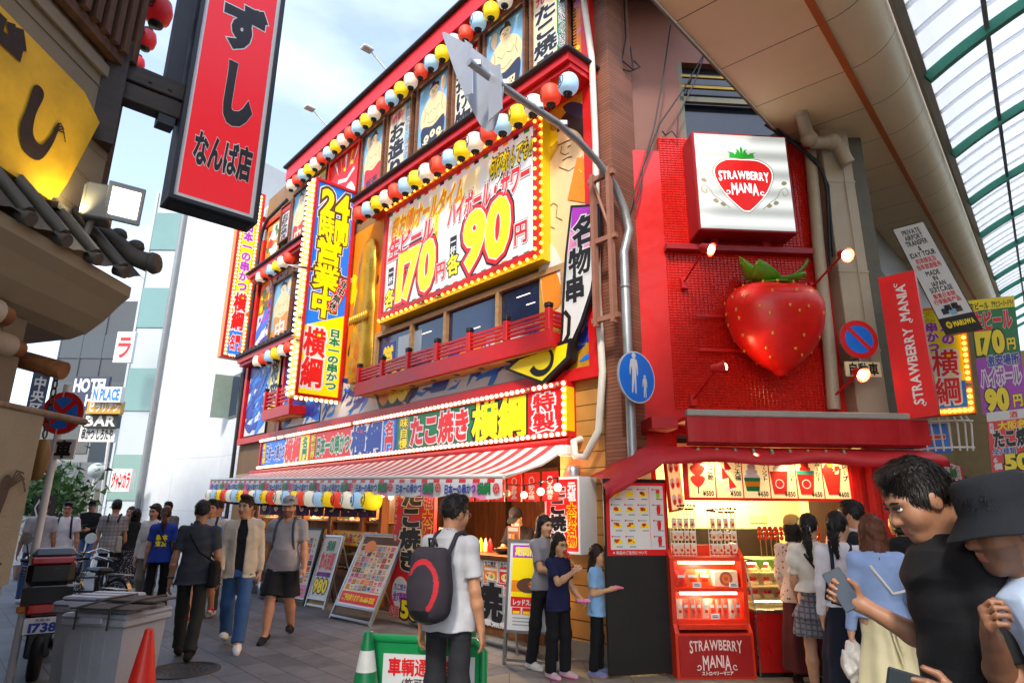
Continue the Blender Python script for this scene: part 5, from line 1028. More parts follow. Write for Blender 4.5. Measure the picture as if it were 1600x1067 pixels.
# ------------------------------------------------------------------ glass display case
T=splace('display_case','glass cake display case with red base and lit shelves beside the red shelf','display case',1.35,0,.72)
m=MB(); m.box(-.5,.75,.0,.5,.05,.60,0); m.box(-.48,.73,.02,.5,0,.05,2); m.box(-.5,.75,-.01,.5,.60,.635,1,.005); m.box(-.5,-.485,-.005,.01,.0,.6,1); m.build('red_base',[mat('case_red','#b41a16',.3,var=.1,coat=.3),CHROME,BLACK],T)
m=MB(); pts=[(-.0,.635),(.13,1.07)]
for x in (-.5,.73): m.add([(x,-.0,.635),(x+.02,-.0,.635),(x+.02,.13,1.08),(x,.13,1.08)],[(0,1,2,3)],0); m.box(x,x+.02,.13,.5,1.07,1.10,0)
m.box(-.5,.75,.12,.5,1.08,1.10,0); m.build('metal_frame',[CHROME],T)
m=MB(); m.quad((-.48,.004,.64),(.73,.004,.64),(.73,.132,1.075),(-.48,.132,1.075)); m.build('glass_front',[mat('clear_case_glass','#ffffff',.02,var=0,trans=1.,spec=.5)],T)
m=MB(); m.box(-.48,.73,.44,.48,.64,1.08,0)
for z in (.70,.83,.96): m.box(-.47,.72,.10 if z<.9 else .16,.44,z,z+.012,0)
m.build('shelf',[mat('case_cream','#f0e0b0',.5)],T)
m=MB(); m.cyl((-.45,.2,1.065),(.7,.2,1.065),.01,seg=6); m.cyl((-.45,.12,.69),(.7,.12,.69),.007,seg=6); m.build('light_tube',[mat('warm_tube','#fff0c8')],T); glow('case_light',(.1,.2,1.03),3,(1,.78,.42),T,.1)
for row,z in enumerate((.712,.842,.972)):
    for k in range(8):
        x=-.40+.145*k; C_t=splace('strawberry_cake','%s strawberry cream cake from the left on the %s shelf of the glass case'%(ORD[k],('bottom','middle','top')[row]),'cake',1.35+x,z,.46,'cakes in the glass case')
        m=MB(); m.box(-.05,.05,-.06,.06,0,.035,0,.008)
        for q in range(4): m.ball((-.03+.02*q,-.02+.03*(q%2),.05),(.018,.018,.02),1,8,6)
        m.build('cake_body',[PCREAM,PRED],C_t)
T=splace('green_counter_cloth','green bunting cloth on top of the glass display case','cloth',1.45,1.104,.45); m=MB(); m.box(-.55,.62,-.25,.25,0,.012,0,.004)
for k in range(9): m.add([(-.55+k*.13,-.252,.01),(-.42+k*.13,-.252,.01),(-.485+k*.13,-.256,-.09)],[(0,2,1)],0)
m.build('cloth',[mat('apple_green_cloth','#7aa83c',.7,bump=.2)],T)
for k in range(12):
    T=splace('candied_skewer','%s stick of candied strawberries from the left above the display case'%(ORD[k] if k<10 else ('eleventh','twelfth')[k-10]),'skewer',1.16+.062*k,1.12,.34,'candied strawberry sticks'); m=MB(); m.cyl((0,0,-.02),(0,0,.3),.004,seg=5,mi=0)
    for z in (.2,.25,.3): m.ball((0,0,z),(.024,.024,.027),1,10,8)
    m.build('fruit_stick',[BEIGEW,mat('candy_gloss','#c81410',.1,var=.05,coat=.6)],T)
for k in range(3):
    T=splace('soft_cone','%s pink soft serve cone sample from the left on the counter'%ORD[k],'cone',1.94+.09*k,1.12,.36,'cone samples'); m=MB(); m.lathe([(.012,0),(.03,.12)],10,mi=0); m.lathe([(.035,.12),(.038,.14),(.028,.17),(.03,.18),(.018,.21),(.018,.22),(.0,.25)],10,mi=1); m.ball((0,0,.25),.016,2,8,6); m.build('cone_body',[BEIGEW,PPINK,PRED],T)
# ================================================================== ground
PAVE=brickmat('grey_stone_paving','#646a72','#525860','#24282c',.6,.3,.006,.55,.25,.5,'XY',.22)
N,l,b=nodes_of(PAVE); pc=b.inputs['Base Color'].links[0].from_socket; t=N.new('ShaderNodeTexCoord')
for sc_n,lo,hi,am,cc in ((.9,.52,.7,.6,(.04,.04,.04,1)),(7.,.66,.72,.5,(.03,.03,.03,1))):
    z=N.new('ShaderNodeTexNoise'); z.inputs['Scale'].default_value=sc_n; z.inputs['Detail'].default_value=6; l(t.outputs['Object'],z.inputs['Vector']); r=N.new('ShaderNodeMapRange'); r.inputs['From Min'].default_value=lo; r.inputs['From Max'].default_value=hi; r.inputs['To Max'].default_value=am; l(z.outputs['Fac'],r.inputs[0])
    mm=N.new('ShaderNodeMix'); mm.data_type='RGBA'; mm.inputs['B'].default_value=cc; l(r.outputs[0],mm.inputs['Factor']); l(pc,mm.inputs['A']); pc=mm.outputs['Result']
l(pc,b.inputs['Base Color'])
m=MB(); m.quad((-90,-20,0),(90,-20,0),(90,140,0),(-90,140,0)); g=m.build('street_paving',[PAVE],None); g.rotation_euler=(0,0,FA.rz); g['kind']='structure'
m=MB(); p=[ground(px,py,.004) for px,py in ((700,1067),(900,1046),(1010,1050),(1600,1100))]
m.face([tuple(p[0]),(2.0,3.2,.004),(9,3.0,.004),(9,9,.004),tuple(SW.at(-.4,.004,.3)),tuple(FA.at(.2,.004,.25))]); g=m.build('pavement',[brickmat('beige_paving','#8a8478','#7c776c','#57534c',.4,.4,.006,.6,.2,.0,'XY',.2)],None); g['kind']='structure'
gp=ground(285,1047); T=thing('manhole_cover','round patterned iron manhole cover in the paving behind the walking man in grey','manhole cover',(gp[0],gp[1],.004)); m=MB(); m.lathe([(.36,0),(.36,.006),(.33,.007),(.33,.004),(.0,.004)],32)
for k in range(5):
    for j in range(6*k+1): g=2*math.pi*j/max(1,6*k); m.ball((.06*k*math.cos(g),.06*k*math.sin(g),.004),(.018,.018,.005),0,6,4)
m.build('iron_lid',[mat('cast_iron','#4a4844',.55,metal=.5,var=.25,grime=.3)],T)
# ================================================================== column, pipes, arcade
P1=np.array([3.78,7.65,6.69]); AD=ray(1625,650); AW=np.array([math.cos(R(40.6)),-math.sin(R(40.6)),0]); AN=np.cross(AW,AD); AN/=np.linalg.norm(AN)
def arc(d,w,n=0.): return tuple(P1+AD*d+AW*w+AN*n)
BEI=mat('arcade_beige','#f2d8aa',.5,var=.08,scale=1.2,grime=.08); PIPE=mat('pipe_cream','#b8aa90',.45,var=.1,grime=.15)
T=splace('column','cream square column rising to the arcade soffit beside the tiled wall','column',2.82,0,.12)
m=MB(); m.box(-.2,.2,-.05,.3,0,6.75,0,.01)
for z in (3.55,4.6,5.9): m.box(-.205,.205,-.056,.0,z,z+.03,0)
m.tube([(.05,-.07,3.4),(.05,-.07,6.6)],.008,5,0); m.box(-.03,.05,-.09,-.05,3.6,3.75,0); m.build('column_body',[PIPE],T)
T=splace('drain_pipe','cream drain pipe running down the shop corner from the soffit with a swan neck','pipe',0,0,0); m=MB()
pf=lambda px,py,o:(lambda q:(q[0],-o,q[1]))(SW.uz(px,py,o))
m.tube([pf(1303,640,.1),pf(1297,560,.1),pf(1280,400,.1),pf(1266,238,.1)],.075,12,0)
m.tube([pf(1233,98,.9),pf(1250,170,.6),pf(1262,215,.35),pf(1272,224,.3),pf(1300,222,.3),pf(1312,230,.3),pf(1322,250,.3),pf(1326,256,.3)],.085,12,0)
for p in ((1250,170,.6),(1264,217,.35),(1300,222,.3)): q=pf(*p); m.ball(q,.11,0,12,8)
q=pf(1233,98,.9); m.ball(q,(.13,.13,.05),0,12,6)
m.build('pipe_run',[PIPE],T)
T=thing('arcade_roof','beige arcade soffit with orange strip, curved cove and a ribbed translucent vault','roof',tuple(P1)); 
def ab(m,name,mats): 
    m.v=[tuple(np.array(p)-P1) for p in m.v]; return m.build(name,mats,T)
m=MB(); D0,D1=-9.,34.
def sheet(m,prof,d0,d1,mi,flip=False,sm=False):
    V=[arc(d,w,n) for d in (d0,d1) for w,n in prof]; k=len(prof); m.add(V,[(i,i+1,k+i+1,k+i) if not flip else (k+i,k+i+1,i+1,i) for i in range(k-1)],mi,sm)
nseg=int((D1-D0)/1.12)
for i in range(nseg):
    a=D0+(D1-D0)*i/nseg; c=D0+(D1-D0)*(i+1)/nseg
    sheet(m,[(-.02,.0),(1.03,.0)],a+.006,c-.006,0)
sheet(m,[(-.02,.02),(1.03,.02)],D0,D1,1); m.add([arc(d,-.03,n) for d in (D0,D1) for n in (-.05,.25)],[(0,1,3,2)],2)
ab(m,'soffit_panel',[BEI,BLACK,mat('soffit_edge','#8a7860',.5,var=.1)])
m=MB(); sheet(m,[(1.03,-.03),(1.03,.0)],D0,D1,0); sheet(m,[(1.03,-.03),(1.10,-.03)],D0,D1,0); sheet(m,[(1.10,-.03),(1.10,.03)],D0,D1,0); ab(m,'orange_strip',[mat('orange_fascia','#c05e14',.4,var=.08)])
m=MB(); cove=[(1.10+.5*math.sin(R(t))*1.0,-.0+.36*(1-math.cos(R(t)))) for t in range(0,91,10)]
for i in range(nseg):
    a=D0+(D1-D0)*i/nseg; c=D0+(D1-D0)*(i+1)/nseg; sheet(m,cove,a+.006,c-.006,0,sm=True)
sheet(m,[(w-.02,n+.03) for w,n in cove],D0,D1,1); ab(m,'cove_panel',[mat('cove_beige','#f0dcb4',.35,var=.08,scale=1.2),BLACK])
m=MB(); sheet(m,[(1.60,.30),(1.64,.30),(1.72,.34),(1.72,.44)],D0,D1,0); ab(m,'gutter_edge',[mat('gutter_grey','#a09c90',.4,metal=.3)])
RV=6.; wc=1.66+RV*math.cos(R(60)); nc=0.
va=lambda t,r=RV:(wc-r*math.cos(R(t)),nc+r*math.sin(R(t)))
t0=next(t/10 for t in range(-200,900) if va(t/10)[0]>1.67 and va(t/10)[1]>.34) if False else 16
nc=.36-RV*math.sin(R(60)); ts=[60+60*i/24 for i in range(25)]
VG=mat('translucent_vault','#dfe6ee',.6,var=0); N,l,b=nodes_of(VG)
tr=N.new('ShaderNodeBsdfTranslucent'); tr.inputs[0].default_value=(.72,.76,.80,1); ms=N.new('ShaderNodeMixShader'); ms.inputs[0].default_value=.78; l(b.outputs[0],ms.inputs[1]); l(tr.outputs[0],ms.inputs[2]); l(ms.outputs[0],N['Material Output'].inputs['Surface'])
m=MB()
for i in range(24):
    sheet(m,[va(ts[i]),va(ts[i+1])],D0,D1,0,sm=True)
ab(m,'vault_sheet',[VG])
GREEN=mat('rib_green','#2a8a72',.4,var=.1)
for k in range(13):
    d=.47+3.1*k-6.2
    m=MB()
    for i in range(24):
        q=[va(ts[i],RV-.02),va(ts[i+1],RV-.02),va(ts[i+1],RV-.15),va(ts[i],RV-.15)]
        A=[arc(d-.06,w,n) for w,n in q]; B_2=[arc(d+.06,w,n) for w,n in q]
        m.add(A+B_2,[(3,2,1,0),(4,5,6,7),(2,3,7,6),(0,1,5,4)],0)
    ab(m,'green_rib',[GREEN])
GLB2=mat('glazing_bar_white','#d4d8dc',.5); n_,l_,b2=nodes_of(GLB2); tr2=n_.new('ShaderNodeBsdfTranslucent'); tr2.inputs[0].default_value=(.80,.82,.85,1); ms2=n_.new('ShaderNodeMixShader'); ms2.inputs[0].default_value=.8; l_(b2.outputs[0],ms2.inputs[1]); l_(tr2.outputs[0],ms2.inputs[2]); l_(ms2.outputs[0],n_['Material Output'].inputs['Surface'])
for k in range(46):
    d=-4.95+.62*k; m=MB()
    for i in range(24):
        q=[va(ts[i],RV-.012),va(ts[i+1],RV-.012),va(ts[i+1],RV-.03),va(ts[i],RV-.03)]; A=[arc(d-.05,w,n) for w,n in q]; B2_=[arc(d+.05,w,n) for w,n in q]; m.add(A+B2_,[(3,2,1,0),(4,5,6,7),(2,3,7,6)],0)
    ab(m,'glazing_bar',[GLB2])
m=MB()
for i in range(3,24,4):
    w,n=va(ts[i],RV-.06); q=[arc(d,w+a,n+c) for d in (D0,D1) for a,c in ((-.025,-.04),(.025,-.04),(.025,.04),(-.025,.04))]
    m.add(q,[(0,1,5,4),(1,2,6,5),(3,0,4,7),(2,3,7,6)],0 if i%8==3 else 0)
ab(m,'purlin',[mat('purlin_grey','#7c8486',.5),mat('purlin_pale','#b4b8bc',.5)])
# arcade wall running away behind the column
AR=Plane((P1[0]+AW[0]*.10,P1[1]+AW[1]*.10),40.6)
T=thing('arcade_wall_building','grey marble and dark banded shop wall receding under the arcade','building',AR.at(0,0),AR.rz)
m=MB(); m.box(.3,3,.0,.4,2.4,6.2,0); m.box(3,40,.0,4,2.4,6.2,3); m.box(2.4,40,-.05,0,5.2,6.3,1); m.box(.9,2.4,-.03,0,2.6,4.2,2); m.box(3,40,-.35,0,2.3,2.5,5); m.box(.3,40,.0,.4,0,2.4,4); m.box(4,40,.4,4,0,2.4,4); m.box(3,40,0,4,6.2,12,0)
m.build('wall',[mat('grey_marble','#8e8a82',.4,var=.2,scale=2,grime=.2),mat('dark_band','#24201c',.5),SRED,mat('tan_shutter','#a08a60',.6,var=.15),mat('dim_shopfront','#3a2418',.6,var=.4,scale=1.2),mat('shop_canopy_dark','#5a2420',.6,var=.2)],T)
T=thing('unseen_shop_row','plain shop row on the other side of the arcade','building',tuple(np.array(arc(0,7.4))*np.array([1,1,0])),AR.rz)  # unseen block, added so less sky light gets under the arcade
m=MB(); m.box(-9,34,-3,0,0,7.6,0); m.build('wall',[mat('shop_row_tan','#8a7458',.7,var=.2,scale=.6)],T)
q_=arc(13.5,.1); T=thing('arcade_shop','tan fronted shop standing forward at the far end of the arcade wall','shop front',(q_[0],q_[1],0),AR.rz)
m=MB(); m.box(0,5,-1.55,0,2.4,6.5,0); m.box(0.1,5,-1.5,0,0,2.4,1); m.build('wall',[_M['tan_shutter'],_M['dim_shopfront']],T); m=MB(); m.box(-.2,5,-1.75,-1.5,2.3,2.6,0); m.build('canopy',[_M['shop_canopy_dark']],T)
q_=arc(34,-1); T=thing('end_building','pale tan building closing the far end of the arcade','building',(q_[0],q_[1],0),AR.rz+R(-90)); m=MB(); m.box(-3,14,0,3,0,10,0); m.build('wall',[_M['tan_shutter']],T)
# ------------------------------------------------------------------ signs of the arcade side
def psign(label,name,px,ang,q,th,draw,side,cat='sign',extra=None):
    'flat sign whose four photo corners lie on a real vertical plane through the given ground point'
    P_=Plane(px,ang); c=[P_.uz(*p) for p in q]; u0=sum(a for a,_ in c)/4; z0=min(b for _,b in c)
    T=thing(name,label,cat,P_.at(u0,z0),P_.rz); L_=[(a-u0,b-z0) for a,b in c]
    m=MB(); m.prism(L_,0,th,side); m.build('case',PAL,T); m=MB(); draw(m,L_,-.004); m.build('face',PAL,T); return T
def bil(L_,s,t): a,b,c,d=[np.array(p) for p in L_]; return (a*(1-s)+b*s)*t+(d*(1-s)+c*s)*(1-t)     # TL,TR,BR,BL
def warp(m,o,L_):
    'unit square drawing moved into the corner outline'
    for i in range(o,len(m.v)): p=m.v[i]; q=bil(L_,p[0],p[2]); m.v[i]=(q[0],p[1],q[1])
def gpt(px,py,Y): r=ray(px,py); r=r*(Y/r[1]); return (r[0],r[1])
def berryv(m,L_,y):
    o=len(m.v); m.rect(.0,1,0,1,y,R_); q=MB(); wd=4.2
    q.text('STRAWBERRY',.1,2.3,.2,.6,0,[(W_,.03)]); q.text('MANIA',2.5,3.6,.2,.62,0,[(W_,.03)])
    for x,z in ((.12,.2),(3.62,.62),(2.5,.2)): q.stroke([(x+.09*math.cos(a)*(.3+a/8),z+.09*math.sin(a)*(.3+a/8)) for a in [k*.5 for k in range(11)]],.035,-.004,W_)
    for p in q.v: m.v.append((.25+ (1-p[2])*.62-.05, y+p[1]-.002, .06+p[0]/wd))
    k=len(m.v)-len(q.v); m.f+=[[i+k for i in f] for f in q.f]; m.m+=q.m; m.s+=q.s
    warp(m,o,L_)
psign('red vertical lit sign with white sideways lettering on the arcade wall','lit_blade_sign',gpt(1400,700,7.),-48,((1372,435),(1428,422),(1467,648),(1405,657)),.14,berryv,RP)
def maruwa(m,L_,y):
    o=len(m.v); m.rect(0,1,0,1,y,BK); m.rect(.03,.97,.01,.99,y-.001,W_); m.rect(.03,.97,.01,.14,y-.002,PAL.index(BLACK))
    t=lambda s,z,h,c,w=.8:m.text(s,.5-w/2,.5+w/2,z,z+h,y-.003,[(c,.02)])
    t('PRIVATE',.91,.045,I_,.55); t('AIRPORT',.855,.045,I_,.55); t('TRANSFER',.80,.045,I_,.65); t('&',.745,.045,I_,.1); t('1DAY TOUR',.69,.045,I_,.75); t('机场接送及',.63,.045,R_,.6); t('包车旅游服务',.575,.045,R_,.72)
    t('MADE',.51,.042,I_,.4); t('IN',.46,.042,I_,.14); t('JAPAN',.41,.042,I_,.42); t('SUITCASE',.36,.042,I_,.65); t('贩售日本制',.305,.042,R_,.62); t('行李箱等产品',.255,.042,R_,.75)
    for x,z,c in ((.3,.165,D_),(.5,.15,SK),(.68,.165,BR),(.42,.19,I_),(.62,.195,I_)): m.rect(x-.09,x+.09,z,z+.05,y-.004,c); m.rect(x-.03,x-.02,z+.05,z+.08,y-.004,GY); m.rect(x+.02,x+.03,z+.05,z+.08,y-.004,GY)
    m.disc(.22,.075,.08,y-.003,Y_,14,.03); m.text('W',.17,.27,.06,.09,y-.005,[(I_,.03)]); m.text('MARUWA',.34,.92,.055,.095,y-.004,[(Y_,.05)])
    warp(m,o,L_)
psign('slanting pale hanging sign offering airport transfer and suitcases','hanging_sign',gpt(1460,700,8.2),-48,((1393,358),(1443,345),(1535,512),(1478,524)),.1,maruwa,BK)
def yoko(m,L_,y):
    o=len(m.v); m.rect(0,1,0,1,y,O_); m.rect(0,.86,.06,.97,y-.001,Y_); m.rect(0,.86,.06,.3,y-.002,B_)
    m.text('新世界',.02,.3,.82,.95,y-.003,[(G_,.08),(Y_,.03)]); m.text('日本の',.42,.72,.64,.97,y-.003,[(W_,.1),(P_,.05)],vert=True); m.text('串かつ',.05,.35,.58,.86,y-.003,[(W_,.1),(P_,.05)],vert=True); m.text('横綱',.14,.74,.09,.6,y-.003,[(W_,.10),(R_,.03)],vert=True)
    warp(m,o,L_)
q=((1440,482),(1505,478),(1524,645),(1455,650))
T=psign('yellow and blue lit sign edged with amber bulbs behind the red vertical sign','lit_blade_sign',gpt(1480,700,9.2),-48,q,.2,yoko,PAL.index(PORANGE))
PLN=Plane(gpt(1480,700,9.2),-48); c=[PLN.uz(*p) for p in q]; u0=sum(a for a,_ in c)/4; z0=min(b for _,b in c); L_=[(a-u0,b-z0) for a,b in c]
bulbs(T,[(bil(L_,.93,t)[0],-.03,bil(L_,.93,t)[1]) for t in np.linspace(.04,.97,18)]+[(bil(L_,s,.03)[0],-.03,bil(L_,s,.03)[1]) for s in np.linspace(.1,.9,8)],.03,True)
def bban(m,L_,y):
    o=len(m.v); m.rect(0,1,0,.48,y,P_2); m.rect(0,1,.48,1,y,G_); m.rect(0,1,.9,1,y-.001,Y_); m.text('生ビール',.02,.44,.91,.97,y-.002,[(I_,.03)]); m.text('アサヒスーパードライ',.5,.98,.91,.97,y-.002,[(I_,.03)])
    m.text('生ビール',.06,.9,.72,.88,y-.002,[(W_,.1),(R_,.06)]); m.text('170',.05,.68,.52,.7,y-.002,[(I_,.12),(Y_,.07)]); m.text('円',.72,.92,.53,.63,y-.002,[(I_,.1),(Y_,.04)])
    m.text('激安場所',.25,.95,.40,.49,y-.002,[(W_,.1),(N_,.05)]); m.text('ハイボール',.05,.95,.23,.38,y-.002,[(W_,.16),(P_,.03)]); m.text('90',.1,.62,.03,.2,y-.002,[(I_,.12),(Y_,.07)]); m.text('円',.7,.92,.04,.14,y-.002,[(I_,.1),(Y_,.04)])
    warp(m,o,L_)
P_2=6
psign('green and purple fabric banner with drink prices 170 and 90 yen','fabric_banner',gpt(1560,700,10.),-56,((1512,470),(1584,462),(1606,640),(1536,648)),.02,bban,G_,'banner')
def tban(m,L_,y):
    o=len(m.v); m.rect(0,1,0,1,y,R_); m.rect(.0,1,.88,1,y-.001,W_); m.text('酒',.45,.62,.9,.98,y-.002,[(R_,.03)]); m.text('元祖',.03,.12,.72,.86,y-.002,[(W_,.06)],vert=True); m.text('大阪名物',.2,.95,.76,.86,y-.002,[(O_,.1),(Y_,.03)])
    m.text('たこ焼き',.08,.98,.54,.75,y-.002,[(W_,.12),(I_,.07)]); m.text('全7種類',.05,.5,.44,.52,y-.002,[(W_,.1),(N_,.03)]); m.text('500',.25,.98,.24,.43,y-.002,[(I_,.12),(Y_,.06)]); m.text('6個',.05,.2,.25,.42,y-.002,[(W_,.05)],vert=True); m.flat(smooth([(.2,.03),(.5,.2),(.95,.22),(.98,.03)]),y-.003,O_); confetti(m,.3,.95,.04,.18,y-.004,[BR,Y_,O_],8,4,.2,.4)
    warp(m,o,L_)
psign('red takoyaki fabric banner with a 500 yen price below the drinks banner','fabric_banner',gpt(1570,700,9.8),-56,((1541,645),(1620,636),(1640,760),(1553,765)),.02,tban,R_,'banner')
T=thing('arcade_awning','small red and white awning with green lettering farther along the arcade','awning',(*gpt(1490,745,9.5),0)); T.rotation_euler=(0,0,R(42)); zz=1.6+(808-745)/970*9.5
m=MB()
for i in range(9): a=-.55+i*.125; m.add([(a,-.0,zz-.14),(a+.125,0,zz-.14),(a+.125,0,zz+.08),(a,0,zz+.08)],[(0,1,2,3)],(R_,W_)[i%2]); m.add([(a,0,zz+.08),(a+.125,0,zz+.08),(a+.125,.5,zz+.3),(a,.5,zz+.3)],[(0,1,2,3)],(R_,W_)[i%2])
m.rect(-.4,.4,zz-.11,zz+.05,-.004,W_); m.text('横綱',-.2,.2,zz-.1,zz+.04,-.006,[(G_,.05)])
for x in (-.3,.3): m.disc(x,zz-.03,.06,-.006,R_,14,r0=.7)
m.build('canopy',PAL,T)
T=thing('curved_railing','white curved balcony railing with small lit sign boards in the arcade','railing',(*gpt(1470,690,10.),0)); T.rotation_euler=(0,0,R(-30)); zz=1.6+(808-690)/970*10
m=MB()
for k in range(9): a=R(-50+12*k); m.tube([(.5*math.sin(a)+.0,-.5*math.cos(a),zz-.3),(.55*math.sin(a),-.55*math.cos(a),zz+.1),(.35*math.sin(a),-.35*math.cos(a),zz+.5)],.014,5,0)
for z,r in ((zz-.25,.5),(zz+.15,.55)): m.tube([(r*math.sin(R(t)),-r*math.cos(R(t)),z) for t in range(-50,51,10)],.018,5,0)
m.build('rail',[WHITE],T); m=MB(); m.box(-.6,.1,-.2,-.1,zz-.3,zz+.15,B_); m.text('日本一',-.55,.05,zz-.2,zz+.08,-.204,[(W_,.1),(R_,.05)]); m.box(-.75,-.6,-.22,-.1,zz-.3,zz+.15,Y_); m.build('board',PAL,T)
# ------------------------------------------------------------------ road signs
def roundsign(m,x,z,r,y,cols,mats=None): pass
T=splace('no_parking_sign','round no parking sign with a small plate on the column pipe','road sign',2.57,3.1,.45)
m=MB(); r=.24; m.cyl((0,.0,.52),(0,.02,.52),r,seg=28,mi=GY); m.disc(0,.52,r,-.003,R_,32); m.disc(0,.52,r*.73,-.005,B_,32); q=[(-.155*1.05,.52+.145),(-.12,.52+.175),(.155,.52-.12),(.12,.52-.16)]; m.flat(q,-.007,R_); m.build('disc',PAL,T)
m=MB(); m.box(-.22,.22,0,.02,.06,.24,PAL.index(PCREAM)); m.text('自動車',-.19,.19,.08,.22,-.003,[(I_,.03)]); m.build('plate',PAL,T)
m=MB(); m.tube([(0,.03,0),(0,.03,.75)],.025,8,0); m.tube([(0,.03,.3),(0,.42,.3)],.02,6,0); m.build('post',[GREYM],T)
# bent pole with sign backs, blue pedestrian sign
PX,PY=1.37,7.1
T=thing('sign_pole','grey steel pole bending over the street at its top, carrying the blue pedestrian sign','pole',(PX,PY,0))
PB=Plane((PX,PY),47.7); s_=lambda px,py:(lambda q:(PB.u[0]*q[0],PB.u[1]*q[0],q[1]))(PB.uz(px,py))
STEEL=mat('galvanised_steel','#a0a4a6',.45,metal=.55,var=.15,grime=.12)
m=MB(); top=s_(985,400); path=[(0,0,0),(0,0,top[2])]; path+=[s_(*p) for p in ((983,360),(975,325),(960,290),(935,254),(905,222),(870,192),(820,160),(775,128),(733,97))]
m.tube(path,[.056]*3+[.052,.048]+[.043]*6,14,0); m.box(-.08,.08,-.08,.08,0,.1,0)
for z in (2.0,3.2,4.2): m.lathe([(.058,z),(.064,z+.005),(.064,z+.045),(.058,z+.05)],14)
m.build('shaft',[STEEL],T)
m=MB(); c=s_(1003,598); n_=np.array([-.15,-1,0])
zc=c[2]; m.cyl((-.045,-.16,zc),(-.045,-.14,zc),.30,seg=32,mi=GY); m.disc(-.045,zc,.30,-.163,W_,36); m.disc(-.045,zc,.287,-.165,B_,36)
def ped(x,z,s,y):
    m.disc(x,z+.36*s,.055*s,y,W_,14); m.flat(smooth([(x-.09*s,z+.28*s),(x+.08*s,z+.28*s),(x+.1*s,z+.02*s),(x+.07*s,z-.02*s),(x+.05*s,z+.15*s),(x+.04*s,z-.34*s),(x,z-.34*s),(x-.0*s,z-.08*s),(x-.05*s,z-.34*s),(x-.09*s,z-.34*s),(x-.06*s,z+.0*s),(x-.07*s,z+.15*s),(x-.11*s,z-.02*s),(x-.13*s,z+.02*s)],2),y,W_)
ped(-.09,zc+.03,.60,-.168); ped(.08,zc-.1,.34,-.168); d=m.build('pedestrian_sign',PAL,T); d.rotation_euler=(0,0,R(36))
PLT=mat('sign_back_grey','#b4b8c0',.4,metal=.35,var=.08)
PS=Plane((PX+s_(760,120)[0]+.12,PY+s_(760,120)[1]+.16),-46); PS2=Plane((PX+s_(748,110)[0]+.08,PY+s_(748,110)[1]+.11),-42)
def plate(name,pts,pl,th=.012):
    c=[pl.uz(*p) for p in pts]; V=[]; m=MB(); A=[np.array(pl.at(a,b))-np.array([PX,PY,0]) for a,b in c]; B2=[p+pl.n*-th for p in A]; n=len(A)
    m.add(A+B2,[tuple(range(n)),tuple(range(2*n-1,n-1,-1))]+[(i,i+n,(i+1)%n+n,(i+1)%n) for i in range(n)],0); return m.build(name,[PLT],T)
plate('sign_back',smooth([(692,56),(694,51),(702,54),(738,75),(775,105),(784,120),(785,150),(774,195),(766,205),(758,203),(748,192),(722,140),(708,105)],3),PS)
plate('sign_plate',[(737,70),(738,146),(725,150),(726,62)],PS2); plate('sign_plate',[(764,106),(781,100),(784,170),(763,190)],PS2)
for px,py in ((745,102),(790,132),(842,168),(880,195)): q=s_(px,py); m=MB(); m.box(q[0]-.05,q[0]+.05,q[1]-.05,q[1]+.05,q[2]-.035,q[2]+.035,0,.01); m.build('clamp',[STEEL],T)
# ================================================================== cones, barrier, bins
CONEG=mat('green_cone_plastic','#0c7a46',.4,var=.12,grime=.1); CONEW=mat('cone_white_band','#d8d8d0',.4,var=.12,grime=.15); CONER=mat('orange_cone_plastic','#d8281a',.42,var=.12,grime=.08)
def cone(label,pos,c,bands):
    T=thing('traffic_cone',label,'traffic cone',pos); m=MB(); H_=.72; rr=lambda z:.155-(.155-.03)*z/H_
    zs=[.03]+[b for a in bands for b in a]+[H_]
    for i in range(len(zs)-1): m.lathe([(rr(zs[i]),zs[i]),(rr(zs[i+1]),zs[i+1])],22,mi=i%2)
    m.lathe([(.03,H_),(.026,H_+.006),(0,H_+.008)],22); m.lathe([(rr(.03),.03),(.0,.03)],22); m.build('cone_body',[c,CONEW],T)
    m=MB(); m.box(-.19,.19,-.19,.19,0,.03,0,.02); m.build('base',[c],T); return T
g=gpt(575,1000,5.0); cone('green traffic cone with white bands at the left end of the barrier',(g[0],g[1],0),CONEG,((.16,.32),(.46,.6)))
g=gpt(735,1030,5.2); cone('green and white traffic cone half hidden behind the man with the backpack',(g[0],g[1],0),CONEG,((.16,.32),(.46,.6)))
g=gpt(231,1000,5.02); cone('orange traffic cone beside the grey rubbish bins',(g[0],g[1],0),CONER,())
g0=gpt(580,1000,5.1); g1=gpt(745,1000,5.0); T=thing('barrier_board','green street barrier with a white no vehicles notice in red letters','barrier',((g0[0]+g1[0])/2,(g0[1]+g1[1])/2,0),math.atan2(g1[1]-g0[1],g1[0]-g0[0])+R(-3))
m=MB(); a=.46
m.tube([(-a,0,.0),(-a,0,.6),(-a+.06,0,.66),(a-.06,0,.66),(a,0,.6),(a,0,0)],.03,10,0); m.box(-a+.02,a-.02,-.012,.012,.12,.64,0,.01)
for x in (-a+.04,a-.04): m.box(x-.05,x+.05,-.2,.2,0,.04,0,.015)
m.lathe([(.0,0),(.035,.0),(.035,.012),(.015,.02),(.0,.02)],12,(.0,-.014,.61),0,axis='Y'); m.build('frame',[mat('barrier_green','#0c8a4a',.35,var=.12,grime=.06)],T)
m=MB(); m.box(-.3,.4,-.018,-.012,.04,.56,W_); y=-.02; m.text('車輌通行禁止',-.26,.36,.42,.53,y,[(R_,.035)]); m.text('(許可車輌除く)',-.15,.3,.34,.40,y,[(I_,.02)]); m.flat([(-.26,.2),(.36,.24),(.36,.31),(-.26,.3)],y,G_); m.text('南警察署',-.05,.36,.1,.16,y,[(I_,.03)]); m.build('notice',PAL,T)
